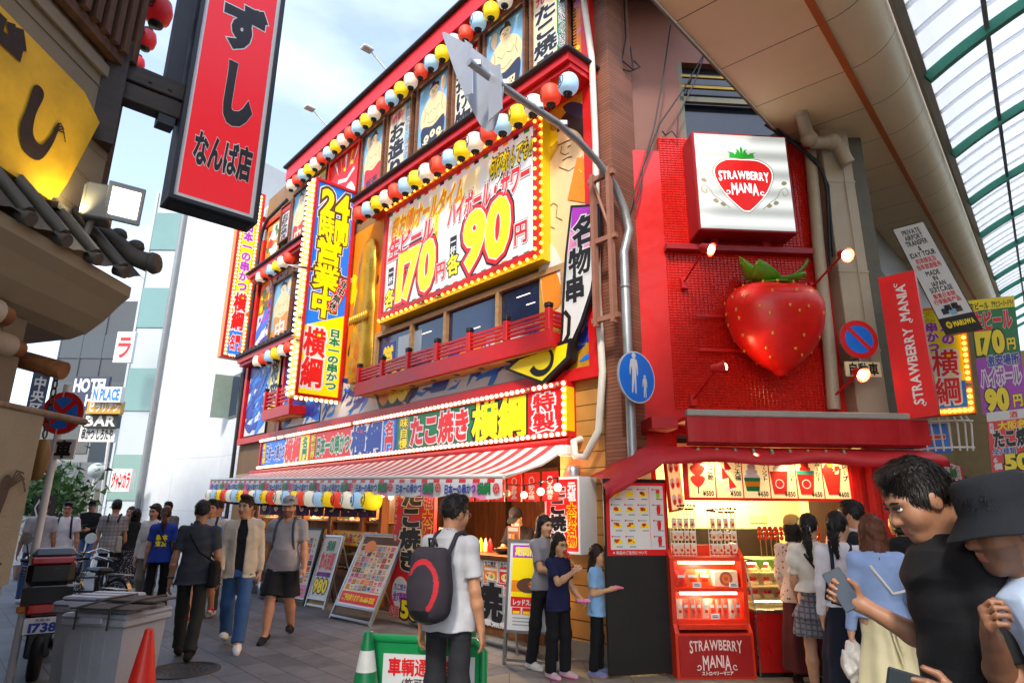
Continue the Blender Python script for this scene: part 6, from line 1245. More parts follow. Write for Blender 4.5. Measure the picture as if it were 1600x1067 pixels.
BING=mat('bin_grey_plastic','#a6a8ae',.42,var=.12,grime=.45); BINL=mat('bin_lid_grey','#a4a6b0',.4,var=.1,grime=.3); CARD=mat('brown_matting','#4c443e',.85,var=.2,bump=.4,bscale=60)
def rubbish(label,loc,rz,w,d,h):
    T=thing('rubbish_bin',label,'rubbish bin',loc,rz); m=MB(); t=.86
    V=[(sx*w/2*k,sy*d/2*k,z) for k,z in ((t,0),(1,h)) for sx,sy in ((-1,-1),(1,-1),(1,1),(-1,1))]; m.add(V,[(0,1,5,4),(1,2,6,5),(2,3,7,6),(3,0,4,7),(3,2,1,0)],0)
    m.box(-w/2-.03,w/2+.03,-d/2-.03,d/2+.03,h-.02,h+.03,0,.012)
    for x in (-.2,0,.2): m.box(x*w-.006,x*w+.006,-d/2-.0,-d/2+.05,.1,h-.05,0)
    m.build('bin_body',[BING],T); m=MB(); m.box(-w/2-.035,w/2+.035,-d/2-.035,d/2+.035,h+.03,h+.07,0,.02)
    for k in range(3): y=-d/2+d*(k+.5)/3; m.box(-w/2,w/2,y-d*.13,y+d*.13,h+.07,h+.105,0,.03)
    m.box(-w*.2,w*.2,-d/2-.06,-d/2-.03,h-.0,h+.05,0,.01); m.build('lid',[BINL],T); return T
g=gpt(180,1000,5.35); BT=rubbish('large grey plastic rubbish bin in front with brown matting tied on its lid',(g[0],g[1],0),R(-10),.50,.46,.74)
g=gpt(160,960,5.95); rubbish('second grey plastic rubbish bin half hidden behind the front bin',(g[0],g[1],0),R(-10),.50,.46,.74)
T=thing('brown_matting','two strips of brown matting tied over the front rubbish bin with black cords','mat',(BT.location[0],BT.location[1],.835),R(-10)); m=MB(); m.box(-.18,.37,-.3,-.06,.012,.026,0,.004); m.box(-.22,.3,-.02,.26,.03,.045,0,.004); m.build('mat_strip',[CARD],T); m=MB()
for x in (-.08,.2): m.tube([(x,-.34,-.12),(x,-.335,.03),(x-.02,0,.055),(x-.04,.31,.05),(x-.04,.33,-.1)],.008,5,0)
m.build('cord',[BLACK],T)
# ================================================================== sushi shop on the left
LS=Plane((-2.8,3.8),0.)
PLAS=mat('aged_plaster','#8e8068',.8,var=.14,scale=2.,grime=.25,bump=.15,bscale=18); DKW=woodmat('dark_beam_wood','#3a2a20','#1e1510',(1,1,5),3.); TILEK=mat('grey_roof_tile','#46423a',.6,var=.25,scale=5,grime=.3,bump=.2)
CREAMP=mat('cream_painted_wood','#7e6e56',.65,var=.12,grime=.2); 
T=thing('sushi_shop_building','plastered sushi shop with wooden lattice, tiled eave and log beams on the left','building',(-2.8,3.8,0))
m=MB(); PL=[(0,-7),(0,0),(-2.6,.9),(-9,6.5),(-14,4),(-14,-7)]
def plan(m,PL,z0,z1,mi): 
    n=len(PL); V=[(x,y,z0) for x,y in PL]+[(x,y,z1) for x,y in PL]; m.add(V,[tuple(range(n-1,-1,-1)),tuple(range(n,2*n))]+[(i,(i+1)%n,(i+1)%n+n,i+n) for i in range(n)],mi)
plan(m,PL,2.62,11,0); m.build('wall',[PLAS],T)
m=MB(); plan(m,[(-.02,-7),(-.02,-.45),(-2.6,.3),(-9,5.5),(-14,3),(-14,-7)],1.12,2.62,0); plan(m,[(-.0,-7),(0,-.42),(-2.6,.3),(-9,5.5),(-14,3),(-14,-7)],0,1.05,1); m.box(-.3,.06,-7,-.36,1.05,1.12,1); m.build('lower_wall',[CREAMP,woodmat('brown_base_board','#4c3220','#2c1c10',(3,3,.6),3)],T)
m=MB()  # lattice above
for i in range(46): y=-4.6+i*.1; m.box(0,.12,y,y+.05,4.62,9.,0)
m.box(0,.08,-4.7,-.02,4.55,4.62,0); m.box(0,.06,-4.7,-.02,6.1,6.2,0); m.build('wood_lattice',[woodmat('brown_lattice','#6a4630','#3c2618',(3,3,.5),3)],T)
m=MB(); m.box(0,.03,-5,0,4.42,4.5,0); m.box(0,.02,-5,0,3.3,3.34,0)
for k in range(5): m.box(0,.008,-5,0,3.45+.22*k,3.456+.22*k,0)  # thin raised lines close to the plaster tone
m.build('wall_trim',[mat('plaster_trim_line','#8a7e6c',.8)],T)
m=MB()  # tiled eave
def tilew(y): return .02*math.cos(y*2*math.pi/.26)
n=90; rows=[(0,3.36),(.12,3.24),(.25,3.1),(.37,2.98)]
lift=lambda y:.10*max(0,(y+.5))**2*2
V=[]
for i in range(n+1):
    y=-5+5.06*i/n
    for x,z in rows: V.append((x+max(0,y)*0,y,z+tilew(y)+lift(y)))
m.add(V,[(i*4+j,i*4+j+1,(i+1)*4+j+1,(i+1)*4+j) for i in range(n) for j in range(3)],0,True)
for i in range(20):
    y=-5.12+.26*i
    z=2.985+lift(y); m.cyl((.33,y,z+.02),(.395,y,z-.005),.038,seg=12); m.tube([(.0,y,3.40+lift(y)),(.18,y,3.22+lift(y)),(.37,y,3.02+lift(y))],.034,8,0)
m.tube([(-.1,-.08,3.46),(.1,-.02,3.34),(.28,.05,3.2),(.36,.09,3.18)],[.05,.055,.06,.065],10,0); m.lathe([(.0,-.02),(.065,-.02),(.075,.0),(.065,.03),(.03,.03),(.0,.03)],14,(.38,.10,3.18),0,axis='X')
for k in range(3): m.ball((.05+.11*k,.0+.03*k,3.42-.07*k),(.06,.05,.05),0,8,6)
m.build('tiled_eave',[TILEK],T)
m=MB()
pr=[(.0,2.62),(.10,2.66),(.19,2.74),(.27,2.84),(.33,2.90),(.33,2.97),(0,3.0)]
V=[(x,y,z) for y in (-5,.0) for x,z in pr]; k=len(pr); m.add(V,[(i,i+1,k+i+1,k+i) for i in range(k-1)],0,False); m.add(V,[tuple(range(k,2*k))],0); m.build('plaster_cornice',[mat('cornice_plaster','#9c8c6e',.7,var=.1,grime=.18)],T)
LOG=woodmat('orange_log','#9a6234','#6a3c1c',(3,1,3),3); LOGP=mat('pale_log_band','#b8a68c',.7,var=.15)
for x,y0,y1,z,rr in ((.16,-4,-.72,2.55,.065),(.02,-4,-.42,2.45,.06)):
    m=MB(); m.cyl((x,y0,z),(x,y1-.3,z),rr,seg=16,mi=0); m.cyl((x,y1-.3,z),(x,y1-.06,z),rr*1.08,seg=16,mi=1); m.cyl((x,y1-.06,z),(x,y1+.02,z),rr*.8,seg=14,mi=0); m.build('log_beam',[LOG,LOGP],T)
m=MB(); m.cyl((-.2,-.2,2.46),(.12,-.16,2.38),.055,seg=14); m.build('log_beam',[LOG,LOGP],T)
m=MB(); m.box(-.08,.03,-.55,-.40,.0,2.62,0); 
for k in range(30): m.box(.03,.036,-.95,-.56,1.2+.045*k,1.222+.045*k,0)
m.build('corner_post',[CREAMP],T)
m=MB(); m.box(-.3,-.03,-.0,.10,3.3,4.6,0); m.build('dark_post',[DKW],T)
# gold sign
T=thing('gold_sign','large gold leaf sign with dark brush lettering on the plaster wall','sign',(-2.8,3.8,3.3),R(90)); 
m=MB(); P=[(-3.2,.04),(-.45,.04),(-.38,.2),(-.22,.74),(-.40,.84),(-3.2,.92)]; m.prism(P,-.07,-.0,0); m.build('board',[mat('gold_leaf','#e2b428',.38,metal=.15,var=.35,scale=2.2)],T)
m=MB(); m.text('ず',-1.32,-.86,.3,.82,-.075,[(0,.04)]); P=smooth([(-.66,.72),(-.58,.76),(-.53,.7),(-.57,.5),(-.55,.32),(-.44,.28),(-.36,.42),(-.31,.58),(-.28,.56),(-.32,.34),(-.42,.14),(-.6,.12),(-.7,.28),(-.68,.5)],4); m.flat(P,-.076,0)
for k in range(4): m.stroke([(-.34,.5),(-.28+.02*k,.6-.02*k),(-.22+.015*k,.57-.035*k)],.014,-.077-.0004*k,0)
o=[i for i,p in enumerate(m.v) if p[0]>-.8]
for i in o: p=m.v[i]; m.v[i]=(-.66+(p[0]+.48)*.62,p[1],.40+(p[2]-.42)*.66)
m.build('lettering',[woodmat('dark_letter_wood','#2a1a10','#160c08',(6,1,6),3)],T)
m=MB(); m.tube([(-1.4,-.02,.1),(-.9,-.05,-.02),(-.5,-.09,-.0)],.008,5,0); m.box(-.5,-.4,-.14,-.08,-.02,.02,0); m.build('picture_light',[BLACK],T)
spot('sign_light',(-.42,-.22,-.0),(-.55,0,.5),4.5,140,(1,.8,.4),T,.03)
# floodlight
T=thing('flood_lamp','lit grey floodlight clamped on the tiled eave of the sushi shop','flood lamp',(-2.60,3.52,3.27)); T.rotation_euler=(0,0,R(25))
m=MB(); m.box(-.05,.09,-.1,.06,.02,.25,0,.01)
for k in range(5): m.box(-.06,-.05,-.09+.03*k,-.075+.03*k,.04,.23,0)
m.tube([(-.02,-.02,-.08),(.0,-.02,.05)],.02,6,0); m.build('housing',[mat('lamp_grey','#6c6c66',.5,var=.1)],T)
m=MB(); m.box(-.1,.1,-.012,.012,-.12,.12,0,.006); m.rect(-.075,.075,-.085,.085,-.0145,1); q=m.build('lit_face',[GREYM,mat('flood_white','#fffbe8',.3,var=0,emit=5,ecol='#fff4cc')],T); q.location=(.16,-.08,.15); q.rotation_euler=(R(12),0,R(12))
# beam and red hanging sign
PR=gpt(330,700,4.3); RS=Plane(PR,47.7); L0=RS.uz(269,307); R0=RS.uz(395,342); zb=(L0[1]+R0[1])/2; uw=R0[0]-L0[0]; uc=(L0[0]+R0[0])/2
T=thing('wooden_beam','dark double timber beam reaching from the corner of the sushi shop to the red sign','beam',RS.at(L0[0],4.35),RS.rz)
m=MB(); m.box(-.52,.02,.04,.16,.0,.14,0,.008); m.box(-.52,.02,.03,.17,.15,.29,0,.008); m.box(-.54,-.4,-.02,.2,-.4,.42,0); 
for x in (-.25,-.12): m.cyl((x,.03,.2),(x,.02,.2),.012,seg=8)
m.build('beam_pair',[DKW],T)
T=thing('red_hanging_sign','tall red lit sign box with black brush lettering hanging over the street','sign',RS.at(uc,zb),RS.rz)
m=MB(); a=uw/2; h=3.6; m.box(-a-.03,a+.03,.0,.2,-.03,h,0); m.box(-a-.03,-a,-.03,0,-.03,h,0); m.box(a,a+.03,-.03,0,-.03,h,0); m.box(-a,a,-.03,0,-.03,0,0)
for k in range(9): m.box(-a,a,.03+.017*k,.038+.017*k,-.04,-.03,0)
m.box(-a-.16,-a-.05,.05,.16,.55,h,0); m.build('case',[mat('sign_case_dark','#20242e',.5,var=.1)],T)
RL=mat('backlit_red','#c8101c',.35,var=.03,emit=.22,ecol='#d81420'); m=MB(); m.rect(-a,a,0,h,-.004,1); m.rect(-a+.03,a-.03,.035,h,-.006,0)
m.text('し',-a*.32,a*.62,.74,1.24,-.008,[(1,.1),(2,.075)]); m.text('ず',-a*.5,a*.7,1.40,1.80,-.008,[(1,.1),(2,.075)]); m.text('なんば店',-a*.72,a*.78,.3,.56,-.008,[(1,.08),(2,.05)]); m.build('face',[RL,PWHITE,INK],T)
# red lanterns up the corner
for k in range(3):
    T=thing('red_lantern','%s red paper lantern from the bottom beside the wooden lattice'%ORD[k],'lantern',tuple(EYE+ray(*((214,100),(229,62),(247,18))[k])*(14,11,7.6)[k]),0,'red lanterns at the sushi shop corner')
    m=MB(); m.lathe([(.06,-.14),(.11,-.1),(.13,0),(.11,.1),(.06,.14)],16); q=MB(); q.text('寿',-.06,.06,-.07,.07,0,[(1,.04)]); q.mul(Matrix.Translation((0,-.132,0))); m.add(q.v,q.f,1); m.build('paper_shade',[mat('lantern_deep_red','#b8141c',.45,var=.1,emit=.08),INK],T)
    m=MB(); m.lathe([(.065,.14),(.065,.17),(0,.18)],12); m.cyl((0,0,.17),(0,0,.6),.006,seg=5); m.build('top_ring',[BLACK],T); m=MB(); m.lathe([(.0,-.18),(.065,-.17),(.065,-.14)],12); m.build('bottom_ring',[BLACK],T)
# noren on a rod
T=thing('noren','beige cloth curtain with a black hand print hanging from a rod at the left edge','noren',(-2.52,3.35,0),R(90))
m=MB(); m.cyl((-3,0,2.08),(.32,0,2.08),.02,seg=10); m.build('rod',[woodmat('rod_wood','#8a7258','#6a5440',(6,6,1),2)],T)
m=MB(); n=30
for i in range(n):
    a,b=-1.9+1.88*i/n,-1.9+1.88*(i+1)/n; f=lambda q:.02*math.sin(q*6); m.add([(a,f(a),1.22),(b,f(b),1.22),(b,-.01,2.08),(a,-.01,2.08)],[(0,1,2,3)],0,True)
P=smooth([(-.38,1.35),(-.26,1.38),(-.2,1.55),(-.17,1.72),(-.22,1.74),(-.27,1.62),(-.33,1.55),(-.42,1.6),(-.5,1.5)],4); m.flat(P,-.026,1)
for k in range(4): m.stroke([(-.19,1.68),(-.15+.015*k,1.77-.012*k),(-.1+.01*k,1.76-.03*k)],.012,-.027-.0005*k,1)
m.text('フーズ',-.5,-.12,1.27,1.33,-.026,[(1,.04)]); m.build('cloth',[mat('beige_cloth','#9a886c',.85,var=.12,bump=.3,bscale=80),INK],T)
T=thing('district_sign','narrow dark blue district name strip on a pole by the sushi shop','sign',(*gpt(52,650,3.62),0)); m=MB(); m.cyl((0,.04,0),(0,.04,2.35),.022,seg=8,mi=1); z=1.6+(797-595)/970*3.62; m.box(-.042,.042,-.01,.01,1.62,2.36,0); m.text('中央区 難波三丁目',-.03,.03,1.64,2.34,-.012,[(2,.03)],vert=True); m.build('strip',[mat('sign_navy','#1c2450',.4),GREYM,PWHITE],T); T.rotation_euler=(0,0,R(38))
T=thing('wooden_clapper','hanging wooden fish clapper on an iron chain under the log beams','clapper',(*gpt(78,640,3.75),0)); m=MB(); zt=2.42
for k in range(9): z=zt-.05*k; m.tube([(.012*math.cos(a)*(1 if k%2 else .3),.012*math.cos(a)*(.3 if k%2 else 1),z+.03*math.sin(a)) for a in [i*math.pi/4 for i in range(8)]],.005,5,0,closed=True)
m.build('chain',[mat('rusty_iron','#4a3c30',.6,metal=.6)],T); m=MB(); m.lathe([(.0,0),(.03,.01),(.05,.08),(.055,.16),(.03,.24),(.0,.25)],12,(0,0,1.74),0,sy=.6); m.build('fish_body',[woodmat('clapper_wood','#a87838','#7a5020',(4,4,1),2)],T)
# ================================================================== background street
def zat(px,py,Y): r=ray(px,py); return 1.6+r[2]/r[1]*Y
WHW=brickmat('white_cladding','#d6d8d9','#d2d5d6','#aeb2b5',2.4,1.5,.008,.5,.15,.0,'XZ',.04)
T=thing('white_building','tall white clad building with opening windows beyond the restaurant','building',FA.at(-11.9,0,-.15),FA.rz)
m=MB(); m.box(-1.7,0,0,6,0,10.35,0); m.build('wall',[WHW],T)
for k,(x,op) in enumerate(((-1.15,1),(-.42,0))):
    m=MB(); z0,z1=4.05,5.3; m.box(x-.32,x+.32,-.03,.0,z0,z1,0); f_=m.build('window',[mat('window_grey','#6a6e70',.5)],T); m=MB(); m.rect(x-.28,x+.28,z0+.05,z1-.05,-.033,0); m.build('pane',[GLASSD],f_)
    m=MB(); 
    if op: m.add([(x-.32,-.03,z0),(x-.40,-.5,z0),(x-.40,-.5,z1),(x-.32,-.03,z1)],[(0,1,2,3)],0); m.build('open_sash',[mat('pale_glass','#8aa098',.1,spec=.8)],f_)
P2=FA.at(-13.6,0,-.15); WB=Plane(P2,-57)
T=thing('white_building','white panelled building wing with a drain pipe at its left edge','building',P2,WB.rz)
m=MB(); m.box(-4.0,0,0,6,0,12.5,0); m.build('wall',[WHW],T); m=MB(); m.tube([(-3.9,-.12,0),(-3.9,-.12,11.6),(-3.7,-.12,12.4)],.09,8,0); m.build('drain_pipe',[GREYM],T)
def faraway(label,px0,px1,Y,pyt,mats,bands,name='far_building',dy=0.,depth=8):
    a=gpt(px0,700,Y); b=gpt(px1,700,Y+dy); ang=math.atan2(b[1]-a[1],b[0]-a[0]); w=math.hypot(b[0]-a[0],b[1]-a[1]); zt=zat((px0+px1)/2,pyt,Y)
    T=thing(name,label,'building',(a[0],a[1],0),ang); m=MB(); m.box(0,w,0,depth,0,zt,0); m.build('wall',[mats[0]],T)
    if bands:
        n=int(zt/bands)
        for k in range(n): m=MB(); m.box(.1,w-.1,-.06,0,bands*k+bands*.45,bands*k+bands*.95,0); m.build('window_band',[mats[1]],T)
        m=MB(); 
        for k in range(int(w/1.4)): m.box(.1+1.4*k,.16+1.4*k,-.08,-.06,0,zt,0)
        m.build('mullion',[mats[0]],T)
    return T,w,zt
TEAL=mat('teal_glass','#58827e',.12,var=.12,scale=.4,spec=.9); PALEG=mat('pale_facade','#a8b0b2',.5,var=.05,scale=.5); DARKF=mat('dark_slate_facade','#3c4248',.5,var=.15,scale=.5); GLB=mat('light_blue_glass','#a8c4d0',.12,var=.08,scale=.3,spec=.9)
faraway('teal and white banded office building behind the white wing',176,262,30,300,(PALEG,TEAL),4.2)
faraway('pale blue glass tower rising behind the white building',228,300,42,325,(GLB,PALEG),5.5)
faraway('dark slate building with a white hotel sign beyond the street',60,182,40,470,(DARKF,mat('dim_window','#22282e',.15,spec=.8)),3.2)
faraway('grey shop block at the far end of the street',-60,140,34,640,(mat('mid_grey_facade','#74787a',.6,var=.15),mat('dim_window','#22282e')),3.0)
faraway('low shopfronts closing the far street behind the crowd',40,250,32,722,(mat('shop_mix','#5a5c60',.5,var=.4,scale=1.),mat('dim_window','#22282e')),2.6)
def farboard(label,px,Y,x0,x1,y0,y1,draw,cols,rz=0.):
    a=gpt(px-4 if 120<px<180 else px,700,Y); k=Y/970; T=thing('street_sign',label,'sign',(a[0],a[1],zat(px,y1,Y)),rz); w=(x1-x0)*k*1.1; h=zat(px,y0,Y)-zat(px,y1,Y); m=MB(); m.box(-w/2,w/2,0,.2,0,h,cols); draw(m,-w/2,w/2,0,h,-.004); m.build('board',PAL,T); return T
def t1(t,c): return lambda m,x0,x1,z0,z1,y:m.text(t,x0+.05*(x1-x0),x1-.05*(x1-x0),z0+.15*(z1-z0),z1-.15*(z1-z0),y,[(c,.04)])
def hot(m,x0,x1,z0,z1,y): m.text('HOTEL',x0,x1,z0+.55*(z1-z0),z1-.08*(z1-z0),y,[(W_,.04)]); m.text('HYP',x0+.4*(x1-x0),x1,z0+.12*(z1-z0),z0+.45*(z1-z0),y,[(W_,.03)])
farboard('navy hotel sign with white letters high on the dark building',128,38,96,146,588,640,hot,D_)
farboard('white sign with large red letters beside the teal building',170,28,158,184,518,566,t1('ラ',R_),W_)
farboard('blue and white place sign at the top of the stacked boards',155,20,140,182,604,628,t1('N PLACE',B_),W_)
farboard('yellow and black board second in the stacked signs',155,20.2,134,182,626,646,t1('ビラリアン',W_),GD)
farboard('black and white bar board third in the stacked signs',153,20.4,132,180,647,668,t1('BAR',W_),BK)
farboard('white skewer board lowest in the stacked signs',152,20.6,128,178,666,690,t1('串かつ しろたや',I_),W_)
farboard('white board with red katakana beside the white wing',197,19,183,211,732,768,t1('ジャンカラ',R_),W_)
farboard('black shop flag with white letters behind the bicycles',82,13,72,94,775,812,t1('くら',W_),BK)
T=thing('road_sign','round no stopping sign with a vehicle plate on a white pole by the bicycles','road sign',(*gpt(97,645,6.4),0)); z=zat(97,645,6.4)
m=MB(); m.cyl((-.02,.03,0),(-.02,.03,z+.3),.035,seg=10,mi=W_); m.cyl((0,0,z),(0,.02,z),.22,seg=28,mi=GY); m.disc(0,z,.22,-.003,R_,30); m.disc(0,z,.165,-.005,B_,28); q=.05
m.flat([(-.14,z+.1),(-.1,z+.14),(.14,z-.1),(.1,z-.14)],-.007,R_); m.flat([(-.14,z-.1),(-.1,z-.14),(.14,z+.1),(.1,z+.14)],-.0075,R_); m.box(-.12,.2,0,.02,z-.47,z-.27,W_); m.text('車',.0,.17,z-.45,z-.29,-.003,[(I_,.04)]); m.build('disc',PAL,T)
LEAF=mat('street_leaf','#3c6a28',.6,var=.4,scale=3)
def shrub(label,px,py,Y,h,n=700,seed=0):
    g=gpt(px,700,Y); r=random.Random(seed); T=thing('potted_shrub',label,'shrub',(g[0],g[1],0)); m=MB(); z0=zat(px,py,Y)-h*.5
    for k in range(n):
        a,b,c=[r.gauss(0,1) for _ in range(3)]; p=np.array([a*.28*h,b*.28*h,z0+h*.5+c*.25*h]); s=.05*h; q=[p+np.array([r.gauss(0,1) for _ in range(3)])*s for _ in range(4)]; m.face([tuple(v) for v in q[:3]],0)
    m.build('foliage',[LEAF],T); m=MB(); m.cyl((0,0,0),(0,0,z0+h*.4),.04,seg=6,mi=0)
    for k in range(4): m.cyl((0,0,z0+.1*h),(.3*h*math.cos(k*1.6),.3*h*math.sin(k*1.6),z0+.6*h),.015,seg=5)
    m.lathe([(.12,0),(.18,.3),(.16,.3),(0,.28)],12,mi=1); m.build('stem',[DKW,mat('clay_pot','#6a4a3c',.7)],T)
shrub('green shrub beside the black shop flag at the far left',72,770,15,1.2,seed=1); shrub('pale green young shrub to the right of the black flag',103,775,16,1.5,seed=2)
# street lamp post and white sign frame far behind
T=thing('lamp_post','slender white street lamp with a round head far down the street','street lamp',(*gpt(150,740,18),0)); m=MB(); z=zat(150,735,18); m.cyl((0,0,0),(0,0,z),.05,seg=8); m.ball((0,0,z),.22,1,12,8); m.tube([(.35,0,0),(.2,0,zat(150,690,18))],.04,6,0); m.build('post',[PWHITE,mat('frosted_globe','#c8d4d4',.2,spec=.7)],T)
# ================================================================== motorbike and bicycles
g=gpt(64,1000,6.5); T=thing('motorbike','black scooter with a red lidded top box and plate 1738 parked at the left','motorbike',(g[0]-.02,g[1],0),R(34))
TYRE=mat('tyre_rubber','#141414',.7,var=.15); SBLK=mat('scooter_black','#141618',.25,var=.1,coat=.4)
for y,nm in ((.12,'rear'),(1.3,'front')):
    m=MB(); m.tube([(0,y+.24*math.cos(a),.26+.24*math.sin(a)) for a in np.linspace(0,2*math.pi,24,endpoint=False)],.055,8,0,closed=True); w_=m.build('wheel',[TYRE],T); m=MB(); m.cyl((-.04,y,.26),(.04,y,.26),.16,seg=16); m.build('rim',[GREYM],w_)
m=MB(); m.box(-.15,.15,.0,.75,.5,.68,0,.05); m.box(-.13,.13,-.06,.1,.42,.7,0,.03); m.box(-.17,.17,.8,1.25,.28,.4,0,.03); m.box(-.2,.2,1.15,1.3,.4,.95,0,.05); m.box(-.1,.1,-.12,.05,.22,.45,0,.02); m.tube([(.12,.1,.3),(.17,-.1,.34),(.18,-.3,.36)],.055,10,1); m.build('body',[SBLK,GREYM],T)
m=MB(); m.box(-.14,.14,.12,.8,.69,.8,0,.04); m.build('seat',[DGREY],T)
m=MB(); m.box(-.19,.19,-.2,.15,.86,1.1,0,.05); m.box(-.2,.2,-.1,.15,.7,.84,0); b_=m.build('top_box',[mat('box_black','#181a1c',.3,var=.1)],T); m=MB(); m.box(-.185,.185,-.205,.14,1.1,1.2,0,.05); m.build('lid',[mat('box_lid_grey','#4a5460',.3)],b_); m=MB(); m.box(-.17,.17,-.215,-.18,1.06,1.13,0,.015); m.build('reflector',[mat('reflector_red','#b81018',.15,coat=.5)],b_)
m=MB(); m.box(-.14,.14,-.09,-.03,.6,.7,0,.015); m.build('tail_light',[mat('tail_red','#c02010',.15,coat=.5)],T)
for x in (-.22,.15): m=MB(); m.box(x,x+.07,-.07,0,.62,.69,0,.01); m.build('indicator',[mat('amber_lens','#d87818',.2)],T)
m=MB(); m.box(-.14,.14,-.14,-.13,.44,.58,0); m.text('1738',-.1,.12,.455,.53,-.142,[(1,.05)]); m.text('大阪市',-.06,.06,.545,.57,-.142,[(1,.02)]); m.build('number_plate',[PWHITE,PNAVY],T)
m=MB(); m.tube([(-.32,1.15,1.02),(-.15,1.2,1.0),(.15,1.2,1.0),(.32,1.15,1.02)],.018,8,0); m.tube([(.25,1.15,1.03),(.3,1.18,1.22)],.008,5,0);  m.tube([(-.25,1.15,1.03),(-.3,1.18,1.22)],.008,5,0); m.build('handlebar',[BLACK],T)
for x in (-.3,.3): m=MB(); m.cyl((x,1.16,1.24),(x,1.185,1.24),.06,seg=14); m.build('mirror',[mat('mirror_pale','#a8b0b4',.1,metal=.8)],T)
BFR=mat('bike_frame_dark','#22242c',.3,var=.1,coat=.3)
def bicycle():
    T=thing('bicycle','x','bicycle'); 
    for x in (-.52,.52):
        m=MB(); m.tube([(x+.31*math.cos(a),0,.33+.31*math.sin(a)) for a in np.linspace(0,2*math.pi,28,endpoint=False)],.02,6,0,closed=True); w=m.build('wheel',[TYRE],T)
        m=MB(); m.tube([(x+.285*math.cos(a),0,.33+.285*math.sin(a)) for a in np.linspace(0,2*math.pi,28,endpoint=False)],.009,5,0,closed=True); m.cyl((x,-.03,.33),(x,.03,.33),.02,seg=8)
        for k in range(18): a=2*math.pi*k/18; m.cyl((x,.015*(-1)**k,.33),(x+.28*math.cos(a),0,.33+.28*math.sin(a)),.002,seg=3)
        m.build('rim',[CHROME],w)
        m=MB(); P=[(x+.35*math.cos(a),.0,.33+.35*math.sin(a)) for a in np.linspace(R(-10),R(190),14)]
        for p,q in zip(P,P[1:]): m.quad((p[0],-.03,p[2]),(p[0],.03,p[2]),(q[0],.03,q[2]),(q[0],-.03,q[2]))
        m.build('mudguard',[CHROME],T)
    m=MB(); A=(-.12,0,.28); 
    for a,b in (((-.52,0,.33),A),(A,(-.2,0,.82)),((-.52,0,.33),(-.19,0,.76)),(A,(.38,0,.62)),((.38,0,.62),(-.17,0,.66)),((.34,0,.86),(.52,0,.33)),((.38,0,.62),(.34,0,.9))): m.cyl(a,b,.016,seg=8)
    m.cyl((-.12,-.08,.28),(-.12,.08,.28),.02,seg=8); m.cyl((-.12,-.09,.28),(-.02,-.09,.15),.009,seg=5); m.cyl((-.12,.09,.28),(-.22,.09,.41),.009,seg=5); m.box(-.07,.03,-.14,-.07,.13,.16,0); m.box(-.27,-.17,.07,.14,.4,.43,0); m.build('frame',[BFR],T)
    m=MB(); m.tube([(.2,-.28,.98),(.32,-.2,1.02),(.36,-.05,.96),(.36,.05,.96),(.32,.2,1.02),(.2,.28,.98)],.012,8,0); m.cyl((.36,0,.96),(.345,0,.84),.014,seg=8); m.tube([(.2,-.28,.98),(.1,-.29,.96)],.018,8,1); m.tube([(.2,.28,.98),(.1,.29,.96)],.018,8,1); m.build('handlebar',[CHROME,BLACK],T)
    m=MB(); m.box(-.33,-.08,-.09,.09,.86,.92,0,.03); m.box(-.12,.06,-.04,.04,.87,.91,0,.02); m.cyl((-.2,0,.86),(-.19,0,.76),.013,seg=8); m.build('saddle',[BLACK],T)
    m=MB()
    for z in np.linspace(.62,.86,7): s=.8+.2*(z-.62)/.24; m.tube([(.58-.17*s,-.17*s,z),(.58+.17*s,-.17*s,z),(.58+.17*s,.17*s,z),(.58-.17*s,.17*s,z)],.004,4,0,closed=True)
    for k in range(8):
        for sg in (-1,1): t=-1+2*k/7; m.cyl((.58+.136*t,sg*.136,.62),(.58+.17*t,sg*.17,.86),.003,seg=4); m.cyl((.58+sg*.136,.136*t,.62),(.58+sg*.17,.17*t,.86),.003,seg=4); m.cyl((.58+.136*t,-.136,.62),(.58+.136*t,.136,.62),.003,seg=4)
    m.build('basket',[mat('basket_wire','#3a3e44',.4,metal=.7)],T); m=MB(); m.box(-.72,-.38,-.07,.07,.70,.715,0); m.cyl((-.68,-.06,.7),(-.54,-.03,.35),.006,seg=5); m.cyl((-.68,.06,.7),(-.54,.03,.35),.006,seg=5); m.build('rear_rack',[CHROME],T); return T
BK0=bicycle()
for i,(px,Y,rz,lab) in enumerate(((150,7.7,150,'dark city bicycle nearest the rubbish bins, its basket towards the walkers'),(112,8.3,140,'bicycle with a chrome handlebar in the middle of the parked row'),(160,9.2,155,'bicycle farthest back in the parked row beside the checked shirt man'))):
    T=BK0 if i==0 else dup(BK0); g=gpt(px,800,Y); T.location=(g[0],g[1],0); T.rotation_euler=(R(4*(-1)**i),0,R(rz)); T['label']=lab; T['group']='bicycles parked on the left'
